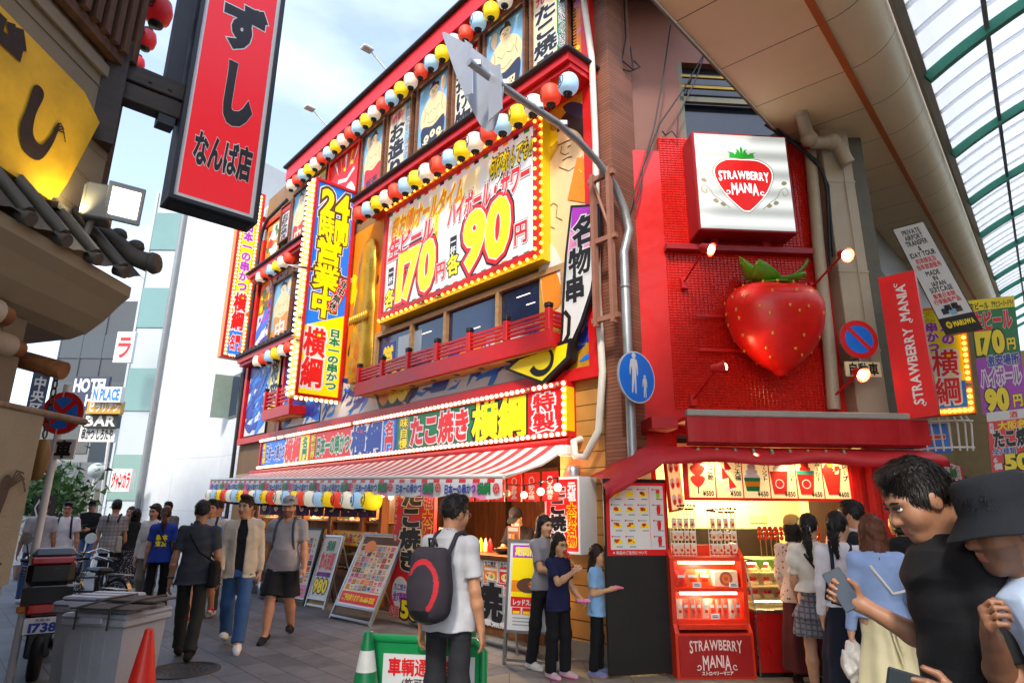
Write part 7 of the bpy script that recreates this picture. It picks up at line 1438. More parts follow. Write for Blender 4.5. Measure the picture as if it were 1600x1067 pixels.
# ================================================================== people: distance fields meshed with surface nets
def snets(f,org,h):
    s=f<0; c=np.zeros(tuple(n-1 for n in f.shape),np.int8)
    sl=[slice(0,-1),slice(1,None)]
    for a in (0,1):
        for b in (0,1):
            for d in (0,1): c+=s[sl[a],sl[b],sl[d]]
    act=(c>0)&(c<8); ix=np.argwhere(act)
    if len(ix)==0: return np.zeros((0,3)),np.zeros((0,4),int)
    idm=-np.ones(act.shape,np.int32); idm[act]=np.arange(len(ix))
    acc=np.zeros((len(ix),3)); cnt=np.zeros(len(ix)); off=[(a,b,d) for a in (0,1) for b in (0,1) for d in (0,1)]
    val={o:f[ix[:,0]+o[0],ix[:,1]+o[1],ix[:,2]+o[2]].astype(np.float64) for o in off}
    for o in off:
        for ax in range(3):
            if o[ax]==0:
                q=list(o); q[ax]=1; q=tuple(q); a,b=val[o],val[q]; mk=(a<0)!=(b<0)
                t=np.where(mk,a/(a-b+1e-30),0); p=np.zeros((len(ix),3)); p[:]=o; p[:,ax]=t; acc[mk]+=p[mk]; cnt[mk]+=1
    V=(ix+acc/cnt[:,None])*h+org; Fs=[]
    for ax in range(3):
        a=[slice(None)]*3; b=[slice(None)]*3; a[ax]=slice(0,-1); b[ax]=slice(1,None); ch=s[tuple(a)]!=s[tuple(b)]
        e=np.argwhere(ch); o1,o2=[x for x in range(3) if x!=ax]; e=e[(e[:,o1]>0)&(e[:,o2]>0)&(e[:,o1]<f.shape[o1]-1)&(e[:,o2]<f.shape[o2]-1)]
        if len(e)==0: continue
        def g(d1,d2): q=e.copy(); q[:,o1]+=d1; q[:,o2]+=d2; return idm[q[:,0],q[:,1],q[:,2]]
        Q=np.stack([g(-1,-1),g(0,-1),g(0,0),g(-1,0)],1); ins=s[e[:,0],e[:,1],e[:,2]]; flip=~ins if ax!=1 else ins
        Q[flip]=Q[flip][:,::-1]; Fs.append(Q)
    return V,np.concatenate(Fs)
class Sdf:
    def __init__(s): s.p=[]
    def add(s,fn,lo,hi,k=.02,op='u'): s.p.append((fn,np.array(lo,float),np.array(hi,float),k,op)); return s
    def cone(s,a,b,ra,rb,k=.02,op='u',fl=None,cut=None):
        a,b=np.array(a,float),np.array(b,float); ba=b-a; L2=float(ba@ba)+1e-12; r=max(ra,rb); 
        def fn(X,Y,Z):
            qx,qy,qz=X-a[0],Y-a[1],Z-a[2]; tt=(qx*ba[0]+qy*ba[1]+qz*ba[2])/L2; t=np.clip(tt,0,1); x,y,z=qx-t*ba[0],qy-t*ba[1],qz-t*ba[2]
            if fl is not None: w=x*fl[0][0]+y*fl[0][1]+z*fl[0][2]; e=1/fl[1]-1; x,y,z=x+w*e*fl[0][0],y+w*e*fl[0][1],z+w*e*fl[0][2]
            d=np.sqrt(x*x+y*y+z*z)-(ra+(rb-ra)*t)
            if cut: d=np.maximum(d,(tt-cut)*math.sqrt(L2))
            return d
        return s.add(fn,np.minimum(a,b)-r,np.maximum(a,b)+r,k,op)
    def ell(s,c,r,A=None,k=.02,op='u',o=(0,0,0)):
        A=np.eye(3) if A is None else A; c=np.array(o,float)+A@np.array(c,float); r=np.array(r,float); mr=r.min()
        def fn(X,Y,Z):
            x,y,z=X-c[0],Y-c[1],Z-c[2]; u=(A[0,0]*x+A[1,0]*y+A[2,0]*z)/r[0]; v=(A[0,1]*x+A[1,1]*y+A[2,1]*z)/r[1]; w=(A[0,2]*x+A[1,2]*y+A[2,2]*z)/r[2]
            q=np.sqrt(u*u+v*v+w*w); return (q-1)*mr
        return s.add(fn,c-r.max(),c+r.max(),k,op)
    def loft(s,tab,A,o,k=.02,op='u',pleat=None):
        t=np.array(tab,float); zz=t[:,0]; ext_=np.abs(t[:,1:3]).max()+np.abs(t[:,3]).max(); o=np.array(o,float)
        ends=[o+A@np.array([0,0,zz[0]]),o+A@np.array([0,0,zz[-1]])]
        def fn(X,Y,Z):
            x,y,z=X-o[0],Y-o[1],Z-o[2]; u=A[0,0]*x+A[1,0]*y+A[2,0]*z; v=A[0,1]*x+A[1,1]*y+A[2,1]*z; w=A[0,2]*x+A[1,2]*y+A[2,2]*z
            a=np.interp(w,zz,t[:,1]); b=np.interp(w,zz,t[:,2]); v=v-np.interp(w,zz,t[:,3]); q=np.sqrt((u/a)**2+(v/b)**2)
            d=(q-1)*np.minimum(a,b)
            if pleat: d=d+pleat[1]*np.sin(np.arctan2(v,u)*pleat[0]+w*3)*np.clip((zz[-1]-w)/(zz[-1]-zz[0]),0,1)
            return np.maximum(d,np.maximum(w-zz[-1],zz[0]-w))
        return s.add(fn,np.minimum(*ends)-ext_,np.maximum(*ends)+ext_,k,op)
    def box(s,c,r,A,o,rd=.02,k=.02,op='u'):
        c=np.array(o,float)+A@np.array(c,float); r=np.array(r,float)-rd
        def fn(X,Y,Z):
            x,y,z=X-c[0],Y-c[1],Z-c[2]; u=np.abs(A[0,0]*x+A[1,0]*y+A[2,0]*z)-r[0]; v=np.abs(A[0,1]*x+A[1,1]*y+A[2,1]*z)-r[1]; w=np.abs(A[0,2]*x+A[1,2]*y+A[2,2]*z)-r[2]
            return np.sqrt(np.maximum(u,0)**2+np.maximum(v,0)**2+np.maximum(w,0)**2)+np.minimum(np.maximum(u,np.maximum(v,w)),0)-rd
        e=np.linalg.norm(r)+rd; return s.add(fn,c-e,c+e,k,op)
    def plane(s,p,n):
        'cut away everything on the side the normal points to'
        p=np.array(p,float); n=np.array(n,float); n/=np.linalg.norm(n); s.p.append((lambda X,Y,Z:(X-p[0])*n[0]+(Y-p[1])*n[1]+(Z-p[2])*n[2],None,None,0,'cut')); return s
    def mesh(s,vox,noise=None):
        U=[q for q in s.p if q[4]=='u']; lo=np.min([q[1] for q in U],0)-.03-2*vox; hi=np.max([q[2] for q in U],0)+.03+2*vox
        n=np.ceil((hi-lo)/vox).astype(int)+1; f=np.full(n,.08,np.float32); ax=[lo[i]+vox*np.arange(n[i]) for i in range(3)]
        G=lambda a,b:(ax[0][a[0]:b[0],None,None],ax[1][None,a[1]:b[1],None],ax[2][None,None,a[2]:b[2]])
        for fn,l,h_,k,op in s.p:
            if l is None: a=np.zeros(3,int); b=n
            else: a=np.clip(np.floor((l-lo-k-.02)/vox).astype(int),0,n); b=np.clip(np.ceil((h_-lo+k+.02)/vox).astype(int)+1,0,n)
            if np.any(b<=a): continue
            S=tuple(slice(a[i],b[i]) for i in range(3)); d=fn(*G(a,b)).astype(np.float32); g=f[S]
            if op=='u':
                if k>0: hh=np.maximum(k-np.abs(g-d),0)/k; f[S]=np.minimum(g,d)-hh*hh*k*.25
                else: f[S]=np.minimum(g,d)
            elif op=='s': f[S]=np.maximum(g,-d)
            elif op=='ss': hh=np.maximum(k-np.abs(-g-d),0)/k; f[S]=np.maximum(g,-d)+hh*hh*k*.25
            else: f[S]=np.maximum(g,d)
        if noise:
            amp,fr,seed=noise; r=np.random.default_rng(seed); X,Y,Z=G(np.zeros(3,int),n); q=0
            for i in range(5):
                d=r.normal(size=3); d[2]*=1.6; d/=np.linalg.norm(d); e=r.normal(size=3); e/=np.linalg.norm(e); ff=fr*r.uniform(.6,1.7)
                q=q+np.sin(ff*(X*d[0]+Y*d[1]+Z*d[2])+r.uniform(0,6)+1.7*np.sin(.5*ff*(X*e[0]+Y*e[1]+Z*e[2])+r.uniform(0,6)))
            f+=(amp*np.clip(q,-2.2,2.2)/2.4).astype(np.float32)
        return snets(f,lo,vox)
def npmesh(name,V,Q,mats,parent,mi=None,extra=None):
    'surface plus optional MB of small details joined in'
    nv,nq=len(V),len(Q); me=bpy.data.meshes.new(name); ev=extra.v if extra else []; ef=extra.f if extra else []
    me.vertices.add(nv+len(ev)); co=np.concatenate([np.asarray(V,float),np.array(ev,float).reshape(-1,3)]); me.vertices.foreach_set('co',co.ravel().astype(np.float32))
    ls=[4]*nq+[len(f) for f in ef]; vi=np.concatenate([np.asarray(Q).ravel(),np.array([i+nv for f in ef for i in f],int)]).astype(np.int32)
    me.loops.add(len(vi)); me.loops.foreach_set('vertex_index',vi); me.polygons.add(len(ls)); st=np.concatenate([[0],np.cumsum(ls)[:-1]]).astype(np.int32); me.polygons.foreach_set('loop_start',st); me.polygons.foreach_set('loop_total',np.array(ls,np.int32))
    m_=np.zeros(len(ls),np.int32); 
    if mi is not None: m_[:nq]=mi
    if extra: m_[nq:]=extra.m
    me.polygons.foreach_set('material_index',m_); me.polygons.foreach_set('use_smooth',np.ones(len(ls),bool))
    for M in (mats if isinstance(mats,(list,tuple)) else [mats]): me.materials.append(M)
    me.update(calc_edges=True); me.validate()
    o=bpy.data.objects.new(name,me); COL.objects.link(o); o.parent=parent; return o
def rot(ax,a):
    c,s=math.cos(a),math.sin(a); i,j={'x':(1,2),'y':(2,0),'z':(0,1)}[ax]; A=np.eye(3); A[i,i]=c; A[j,j]=c; A[i,j]=-s; A[j,i]=s; return A
def skinmat(c):
    k='skin_'+c
    if k in _M: return _M[k]
    M=mat(k,c,.48,var=.13,scale=22,bump=.12,bscale=420); b=M.node_tree.nodes['Principled BSDF']; b.inputs['Subsurface Weight'].default_value=.12; b.inputs['Subsurface Radius'].default_value=(.02,.008,.004); b.inputs['Subsurface Scale'].default_value=.5; return M
def cloth(c,kind='plain'):
    k='cloth_%s_%s'%(kind,c)
    if k in _M: return _M[k]
    M=mat(k,c,.85,var=.12,scale=9,bump=.25,bscale=350 if kind!='denim' else 500,sheen=.12 if sum(lin(c))>.6 else .0,spec=.5 if sum(lin(c))>.2 else .25)
    if kind in ('check','plaid','dots','floral'):
        N,l,b=nodes_of(M); t=N.new('ShaderNodeTexCoord'); out=b.inputs['Base Color'].links[0].from_socket; mm=N.new('ShaderNodeMix'); mm.data_type='RGBA'; l(out,mm.inputs['A'])
        if kind in ('check','plaid'):
            w1=N.new('ShaderNodeTexWave'); w2=N.new('ShaderNodeTexWave'); w1.bands_direction='X'; w2.bands_direction='Z'; s=7 if kind=='plaid' else 5
            for w in (w1,w2): w.inputs['Scale'].default_value=s; l(t.outputs['Object'],w.inputs[0])
            a=N.new('ShaderNodeMath'); a.operation='MAXIMUM'; l(w1.outputs['Fac'],a.inputs[0]); l(w2.outputs['Fac'],a.inputs[1]); r=N.new('ShaderNodeMapRange'); r.inputs['From Min'].default_value=.62; r.inputs['From Max'].default_value=.95; r.inputs['To Max'].default_value=.7; l(a.outputs[0],r.inputs[0]); l(r.outputs[0],mm.inputs['Factor']); mm.inputs['B'].default_value=(.03,.03,.05,1) if kind=='plaid' else (.16,.16,.18,1)
        else:
            v=N.new('ShaderNodeTexVoronoi'); v.inputs['Scale'].default_value=38 if kind=='dots' else 26; l(t.outputs['Object'],v.inputs['Vector']); r=N.new('ShaderNodeMapRange'); r.inputs['From Min'].default_value=.32; r.inputs['From Max'].default_value=.22; l(v.outputs['Distance'],r.inputs[0]); l(r.outputs[0],mm.inputs['Factor']); mm.inputs['B'].default_value=(.45,.45,.45,1) if kind=='dots' else (.25,.03,.03,1)
        l(mm.outputs['Result'],b.inputs['Base Color'])
    return M
def hairmat(c):
    k='hair_'+c
    if k in _M: return _M[k]
    M=mat(k,c,.5,var=.25,scale=4,stretch=(30,30,3),spec=.3); N,l,b=nodes_of(M); t=N.new('ShaderNodeTexCoord'); p=N.new('ShaderNodeMapping'); p.inputs['Scale'].default_value=(120,120,9); l(t.outputs['Object'],p.inputs[0]); z=N.new('ShaderNodeTexNoise'); z.inputs['Scale'].default_value=1.5; l(p.outputs[0],z.inputs['Vector']); bp=N.new('ShaderNodeBump'); bp.inputs['Strength'].default_value=.5; bp.inputs['Distance'].default_value=.006; l(z.outputs['Fac'],bp.inputs['Height']); l(bp.outputs[0],b.inputs['Normal']); return M
EYEW=mat('eye_white','#d8d4cc',.25,var=0); IRIS=mat('iris_dark','#1a100a',.15,var=0); BROW=mat('brow_dark','#1c1410',.7,var=0); LIP=mat('lip','#a05c50',.45,var=.05)
LABELS=set()
def person(label,pos,heading,H=1.7,vox=.009,fem=False,lean=0,turn=0,head=(0,0,0),arms=((2,6,8,4),(2,6,8,4)),legs=((0,0),(0,0)),thumb=(None,None),curl=(25,25),skin='#c08a68',build=1.,belly=0.,top=None,bottom=None,shoes=('#d8d8d4','#e8e8e4'),hair=('short','#14100e'),acc=(),seed=1,yawfeet=0,group=None,stubble=False):
    s=H/1.75; T=thing('person',label,'person',(pos[0],pos[1],0.),-R(heading),group); rr=np.random.default_rng(seed)
    Ld=lambda a:np.array([0,math.sin(R(a)),-math.cos(R(a))])
    th,sh=.43*s,.42*s; rel=[]
    for i,sx in enumerate((-1,1)):
        hp=np.array([sx*.088*s,0,0]); kn=hp+th*Ld(legs[i][0])+np.array([sx*.01*s,0,0]); an=kn+sh*Ld(legs[i][1]); rel.append((hp,kn,an))
    pit=[legs[i][2] if len(legs[i])>2 else 0 for i in (0,1)]
    zp=-min(r[2][2]-.085*s-max(0,.10*s*math.sin(R(abs(pit[i])))*(1 if pit[i]>0 else .6)) for i,r in enumerate(rel)); P=np.array([0,0,zp]); LG_=[[P+q for q in r] for r in rel]
    TA=rot('z',-R(turn))@rot('x',-R(lean)); tp=lambda x,y,z:P+TA@np.array([x*s,y*s,z*s])
    swd=(.146 if fem else .168)*(.55+.45*build); Nk=tp(0,-.012,.515); HA=rot('z',-R(turn+head[1]))@rot('x',-R(lean*.5+head[0]))@rot('y',R(head[2])); hs=s*(1.0 if H>1.5 else 1.12)
    HC=Nk+TA@np.array([0,.012*s,.06*s])+HA@np.array([0,.018*hs,.098*hs]); hp_=lambda x,y,z:HC+HA@np.array([x*hs,y*hs,z*hs])
    # arms
    AR_=[]
    for i,sx in enumerate((-1,1)):
        a1,b1,a2,b2=arms[i]; v=lambda a,b:np.array([sx*math.sin(R(b)),math.sin(R(a))*math.cos(R(b)),-math.cos(R(a))*math.cos(R(b))])
        S=tp(sx*swd,-.01,.452); E=S+.295*s*(rot('z',-R(turn))@v(a1,b1)); d2=rot('z',-R(turn))@v(a2,b2); W=E+.25*s*d2; AR_.append((S,E,W,d2))
    b=build; D=Sdf(); kl=.84 if bottom and bottom['kind']=='trousers' else 1.; ka=.82 if top and top.get('slv')=='long' else 1.; kt=.94 if top else 1.
    # head
    e=lambda c,r,k=.02,op='u':D.ell(np.array(c)*hs,np.array(r)*hs,HA,k,op,HC)
    e((0,-.012,.022),(.073,.092,.100)); e((0,.022,-.045),(.060,.072,.086),.03); e((0,.060,-.108),(.030,.026,.024),.03)
    for sx in (-1,1): e((sx*.042,.050,-.035),(.024,.03,.03),.03); e((sx*.075,-.012,-.012),(.011,.022,.034),.008)
    e((0,.074,.022),(.048,.018,.014),.02); D.cone(hp_(0,.084,.008),hp_(0,.104,-.036),.010*hs,.0155*hs,.012); 
    for sx in (-1,1): e((sx*.013,.094,-.040),(.010,.012,.009),.008); e((sx*.031,.094,.001),(.018,.013,.011),.012,'ss')
    e((0,.086,-.068),(.024,.011,.007),.008); e((0,.085,-.080),(.021,.011,.008),.008)
    D.cone(hp_(0,-.025,-.05),Nk-TA@np.array([0,0,.03*s]),.052*s*(.88 if fem else 1),.060*s*(.86 if fem else 1),.03)
    tor=[(-.10,.145,.10,0),(.02,.15,.10,0),(.16,.128,.088,.005),(.30,.15,.10,.008),(.42,.155,.092,0),(.50,.10,.07,-.01),(.53,.06,.058,-.012)]
    if fem: tor=[(z,a*(.9 if z>.1 else 1.0),bb*.92,y) for z,a,bb,y in tor]
    tor=[(z*s,a*s*(.5+.5*b),bb*s*b+belly*.5*math.exp(-((z-.14)/.12)**2),y*s+belly*.5*math.exp(-((z-.14)/.12)**2)) for z,a,bb,y in tor]
    D.loft([(z,a*kt,q*kt,y) for z,a,q,y in tor],TA,P,.03)
    for (S,E,W,d2) in AR_:
        D.cone(tp(0,-.01,.45)*.3+S*.7,S,.048*s,.046*s,.03); D.cone(S,E,.047*s*b*ka,.038*s*b*ka,.02); D.cone(E,E+(W-E)*.35,.037*s*b*ka,.041*s*b*ka,.02); D.cone(E+(W-E)*.35,W,.041*s*b*ka,.027*s*b,.02)
    for hp0,kn,an in LG_:
        D.cone(hp0,kn,.082*s*b*kl,.055*s*b*kl,.03); D.cone(kn,kn+(an-kn)*.35+np.array([0,-.012*s,0]),.053*s*b*kl,.056*s*b*kl,.02); D.cone(kn+(an-kn)*.35+np.array([0,-.012*s,0]),an,.056*s*b*kl,.036*s*b*kl,.02); D.cone(an,an+np.array([0,.06*s,-.04*s]),.036*s,.03*s,.02)
    # hands
    HN=[]
    for i,sx in enumerate((-1,1)):
        S,E,W,d=AR_[i]; t=np.array(thumb[i] if thumb[i] is not None else (0,1,.0) ,float)
        if thumb[i] is None and abs(d[2])<.6: t=np.array([0,.2,1.])
        t=t-d*(t@d); t/=np.linalg.norm(t)+1e-9; n=np.cross(d,t)*(1 if sx<0 else -1); hz=s*(1.0 if H>1.5 else .95); K=W+d*.088*hz
        HN.append((W,K,d,t,n,hz))
        D.cone(W,W+d*.03*hz,.027*s,.03*s,.02,fl=(n,.7))
        for q,o in ((.026,.012),(.0,.014),(-.026,.012)): D.cone(W+d*.02*hz+t*q*.5*hz,K+t*q*hz,.016*hz,.0145*hz,.014,fl=(n,.85))
        cu=R(curl[i]) if not hasattr(curl[i],'__len__') else None
        for q,(o,L_,) in enumerate(((.031,.072),(.0105,.08),(-.0105,.075),(-.031,.058))):
            c0=cu if cu is not None else R(curl[i][q]); p=K+t*o*hz; dd=d; r0=.0088*hz; ang=c0*.55
            for j,fr in enumerate((.45,.32,.25)):
                dd=d*math.cos(ang)+n*math.sin(ang); q2=p+dd*L_*fr*hz*1.1; D.cone(p,q2,r0,r0*.92,.004 if j==0 else .003); p=q2; r0*=.93; ang+=c0*.9
        p=W+d*.028*hz+t*.026*hz+n*.006*hz; q2=p+(d*.55+t*.62+n*.35)*.042*hz; D.cone(p,q2,.0125*hz,.0105*hz,.012); D.cone(q2,q2+(d*.85+t*.22+n*.4)*.034*hz,.0102*hz,.0085*hz,.004)
    V,Q=D.mesh(vox); fc=V[Q].mean(1); loc=(fc-HC)@HA/hs; mi=np.zeros(len(Q),int)
    mi[(np.abs(loc[:,0])<.023)&(loc[:,1]>.07)&(np.abs(loc[:,2]+.074)<.0135)]=4
    if stubble: mi[(loc[:,1]>.015)&(loc[:,2]<-.048)&(loc[:,2]>-.135)&(np.abs(loc[:,0])<.075)&(mi==0)]=5
    X=MB()
    for sx in (-1,1):
        o=len(X.v); X.ball((sx*.031,.0825,.000),(.0140,.0100,.0068),1,10,6); X.ball((sx*.031,.0885,-.0008),(.0060,.0046,.0058),2,8,6)
        X.tube([(sx*.013,.093,.021),(sx*.031,.093,.0265),(sx*.050,.080,.022)],[.0035,.0046,.0022],6,3); X.tube([(sx*.015,.0935,.006),(sx*.031,.0965,.0105),(sx*.047,.0845,.006)],[.003,.0050,.003],6,3)
    X.v=[tuple(HC+HA@(np.array(p)*hs)) for p in X.v]
    npmesh('body',V,Q,[skinmat(skin),EYEW,IRIS,BROW,LIP,skinmat('#6a4a36')],T,mi,X)
    # clothing -------------------------------------------------------
    def cut(D_,**k): return D_
    cs=b
    if top:
        M=top.get('mat') or cloth(top['col'],top.get('kind','plain')); fit=top.get('fit',.018)*1.; hem=top.get('hem',-.10); slv=top.get('slv','short'); D2=Sdf()
        tb=[(z*s,a+fit*s,bb+fit*s,y) for (z,_,_,_),(zz,a,bb,y) in zip([(t_[0]/s,0,0,0) for t_ in tor],tor)]
        if hem<-.02: tb=[(z,max(a,.186*s*(.5+.5*b)*(.97 if fem else 1)),max(q,.124*s*b),y) if z<.05*s else (z,a,q,y) for z,a,q,y in tb]
        tb=[t_ for t_ in tb if t_[0]>hem*s+.01]; a0=np.interp(hem*s,[t_[0] for t_ in tor],[t_[1] for t_ in tor])+fit*s*1.25+.012*s; b0=np.interp(hem*s,[t_[0] for t_ in tor],[t_[2] for t_ in tor])+fit*s*1.25+.012*s; y0=tor[0][3]
        if hem<-.02: a0=max(a0,.197*s*(.5+.5*b)*(.97 if fem else 1)); b0=max(b0,.132*s*b)
        D2.loft([(hem*s,a0,b0,y0)]+tb[:-1]+[(.535*s,.066*s,.066*s,-.012*s)],TA,P,.02)
        for i,(S,E,W,d2) in enumerate(AR_):
            D2.cone(tp(0,-.01,.45)*.35+S*.65,S,.058*s,.060*s,.03)
            if slv=='short': D2.cone(S,E,.059*s*cs,.064*s*cs,.03,cut=top.get('slen',.72))
            elif slv=='long': D2.cone(S,E,.060*s*cs,.054*s*cs,.03); D2.cone(E,W,.053*s*cs,.042*s*cs,.02,cut=top.get('wcut',.97))
            elif slv=='puff': D2.ell((0,0,0),(.085*s,.085*s,.10*s),None,.03,'u',S+(E-S)*.35); D2.cone(S+(E-S)*.6,E,.05*s,.075*s,.01,cut=.55)
        if top.get('collar'): D2.cone(Nk-TA@np.array([0,0,.01*s]),Nk+TA@np.array([0,.015*s,.035*s]),.075*s,.068*s,.01,cut=1.); D2.cone(Nk,Nk+TA@np.array([0,.02*s,.08*s]),.058*s,.06*s,0,'s')
        if top.get('open'):
            D2.loft([(-.3*s,.045*s,.2*s,.14*s),(.30*s,.055*s,.2*s,.14*s),(.40*s,.06*s,.2*s,.14*s),(.56*s,.03*s,.2*s,.14*s)],TA,P,0,'s')
        if top.get('neck'): D2.ell((0,.055,.535),(.07*s,.06*s,top['neck']*s),TA,0,'s',P) if False else D2.cone(tp(0,.05,.55),tp(0,.09,.55-top['neck']),.06*s,.03*s,0,'s')
        V,Q=D2.mesh(vox,(top.get('fold',.0045)*s,26/s,seed)); npmesh(top.get('name','shirt'),V,Q,[M],T)
        if top.get('inner'):
            D3=Sdf(); D3.loft([(z,a+.008*s,bb+.010*s,y) for z,a,bb,y in tor if z>-.12*s][:-1]+[(.525*s,.066*s,.066*s,-.012*s)],TA,P,.02); V,Q=D3.mesh(vox,(.003,24,seed+5)); npmesh('undershirt',V,Q,[cloth(top['inner'])],T)
        if top.get('print'):
            q=MB(); 
            for k in range(4): q.text('本串気家'[k],-.09+.09*(k%2),-.01+.09*(k%2),.26-.1*(k//2),.34-.1*(k//2),0,[(0,.07)])
            q.v=[tuple(P+TA@np.array([-p[0]*s,-(tor[3][2]+fit*s+.006),p[2]*s])) for p in q.v]; q.build('back_print',[PYEL],T)
    if bottom:
        kind=bottom['kind']; M=bottom.get('mat') or cloth(bottom['col'],bottom.get('pat','plain')); D2=Sdf(); wz=bottom.get('waist',.06)
        if kind in ('trousers','shorts'):
            D2.loft([(-.13*s,tor[0][1]+.0,tor[0][2]+.01*s,0),(-.06*s,tor[0][1]+.008*s,tor[0][2]+.010*s,0),(wz*s,tor[1][1]+.006*s,tor[1][2]+.006*s,tor[1][3])],TA if abs(lean)<12 else np.eye(3),P,.04)
            wf=bottom.get('width',1.)
            for hp0,kn,an in LG_:
                if kind=='trousers':
                    D2.cone(hp0-np.array([0,0,.02*s]),kn,.078*s*b,.072*s*b*wf,.03); D2.cone(kn,an+np.array([0,-.01,-.02*s]),.072*s*b*wf,.066*s*b*wf,.03,cut=bottom.get('len',.97))
                else: D2.cone(hp0-np.array([0,0,.02*s]),kn,.088*s*b,.098*s*b*wf,.035,cut=bottom.get('len',.93))
            V,Q=D2.mesh(vox,(bottom.get('fold',.0036)*s,24/s,seed+3)); npmesh(kind,V,Q,[M],T)
        else:
            L_=bottom['len']; fl=bottom.get('flare',.10); tb=[(-L_*s,(.16+fl)*s,(.13+fl)*s,0),(-L_*.5*s,(.165+fl*.55)*s,(.125+fl*.55)*s,0),(-.08*s,.172*s,.125*s,0),(.02*s,.16*s,.115*s,0),(bottom.get('waist',.12)*s,tor[2][1]+.014*s,tor[2][2]+.014*s,0)]
            D2.loft(tb,np.eye(3),P,.01,pleat=bottom.get('pleat')); 
            V,Q=D2.mesh(vox,(.005,20,seed+3)); npmesh('skirt',V,Q,[M],T)
            if bottom.get('tier'):
                D4=Sdf(); D4.loft([(-L_*.55*s,(.175+fl*.8)*s,(.14+fl*.8)*s,0),(-.06*s,.18*s,.135*s,0)],np.eye(3),P,.01,pleat=bottom.get('pleat')); V,Q=D4.mesh(vox); npmesh('skirt_tier',V,Q,[M],T)
            if bottom.get('bib'):
                D4=Sdf(); D4.loft([(.05*s,tor[1][1]+.03*s,tor[1][2]+.034*s,0),(.25*s,tor[3][1]+.026*s,tor[3][2]+.034*s,0)],TA,P,.01); V,Q=D4.mesh(vox); npmesh('dress_bodice',V,Q,[M],T)
                m=MB()
                for sx in (-1,1): m.tube([tuple(tp(sx*.08,-.145,.24)),tuple(tp(sx*.075,-.118,.42)),tuple(tp(sx*.08,-.03,.535)),tuple(tp(sx*.08,.1,.42)),tuple(tp(sx*.08,.13,.25))],.018*s,6)
                m.build('strap',[M],T)
    if shoes:
        for i,(hp0,kn,an) in enumerate(LG_):
            D2=Sdf(); A=rot('z',R((1 if i==0 else -1)*(6+yawfeet)))@rot('x',-R(-pit[i])); o=an.copy(); f_=lambda x,y,z:o+A@np.array([x*s,y*s,(z-.085)*s])
            D2.cone(f_(0,-.055,.042),f_(0,.06,.042),.042*s,.044*s,.02); D2.cone(f_(0,.06,.04),f_(0,.15,.034),.046*s,.036*s,.02); D2.cone(f_(0,-.03,.06),f_(0,.0,.10),.044*s,.043*s,.02,cut=1.); D2.plane(f_(0,0,0.),A@np.array([0,0,-1.]))
            V,Q=D2.mesh(min(vox,.009)); lz=((V[Q].mean(1)-o)@A)[:,2]/s+.085; npmesh('shoe',V,Q,[cloth(shoes[0]) if len(shoes)<3 else cloth(shoes[0],shoes[2]),mat('sole_'+shoes[1],shoes[1],.6,var=.1)],T,(lz<.026).astype(int))
    # hair -----------------------------------------------------------
    if hair:
        st,hc=hair[0],hair[1]; D2=Sdf(); E=lambda c,r,k=.02,op='u':D2.ell(np.array(c)*hs,np.array(r)*hs,HA,k,op,HC); hv=min(vox,.008)
        E((0,-.020,.030),(.084,.103,.106)); fz=hair[2] if len(hair)>2 else .058
        if st=='short': D2.plane(hp_(0,.0,-.045),HA@np.array([0,.25,-1.])); 
        if st in ('long','pony','bob'): pass
        if st=='short': E((0,.115,-.062+fz*.1),(.105,.098,.108),.012,'ss'); E((0,.036,fz+.052),(.062,.046,.026),.03)
        else:
            E((0,.114,-.056),(.072,.092,.118),.010,'ss')
        if st=='crop': pass
        if st=='long':
            Ln=hair[3] if len(hair)>3 else .30
            D2.loft([(-Ln*hs,.075*hs,.035*hs,-.075*hs),(-.15*hs,.095*hs,.055*hs,-.055*hs),(.03*hs,.088*hs,.07*hs,-.03*hs)],HA,HC,.03,pleat=(14,.004))
            for sx in (-1,1): D2.cone(hp_(sx*.080,-.02,.03),hp_(sx*.086,-.01,-.2),.016*hs,.016*hs,.02)
        if st=='bob': D2.loft([(-.135*hs,.085*hs,.06*hs,-.035*hs),(-.05*hs,.095*hs,.08*hs,-.03*hs),(.03*hs,.088*hs,.085*hs,-.02*hs)],HA,HC,.03); E((0,.11,-.07),(.066,.085,.105),.012,'ss')
        if st=='pony':
            z0=hair[3] if len(hair)>3 else .02
            D2.ell((0,-.125*hs,z0*hs),(.03*hs,.03*hs,.03*hs),HA,.01,'u',HC); D2.cone(hp_(0,-.13,z0),hp_(.01,-.155,z0-.12),.032*hs,.04*hs,.02); D2.cone(hp_(.01,-.155,z0-.12),hp_(.02,-.14,z0-.30),.04*hs,.012*hs,.02)
            E((0,.03,-.12),(.09,.12,.07),.02,'ss')
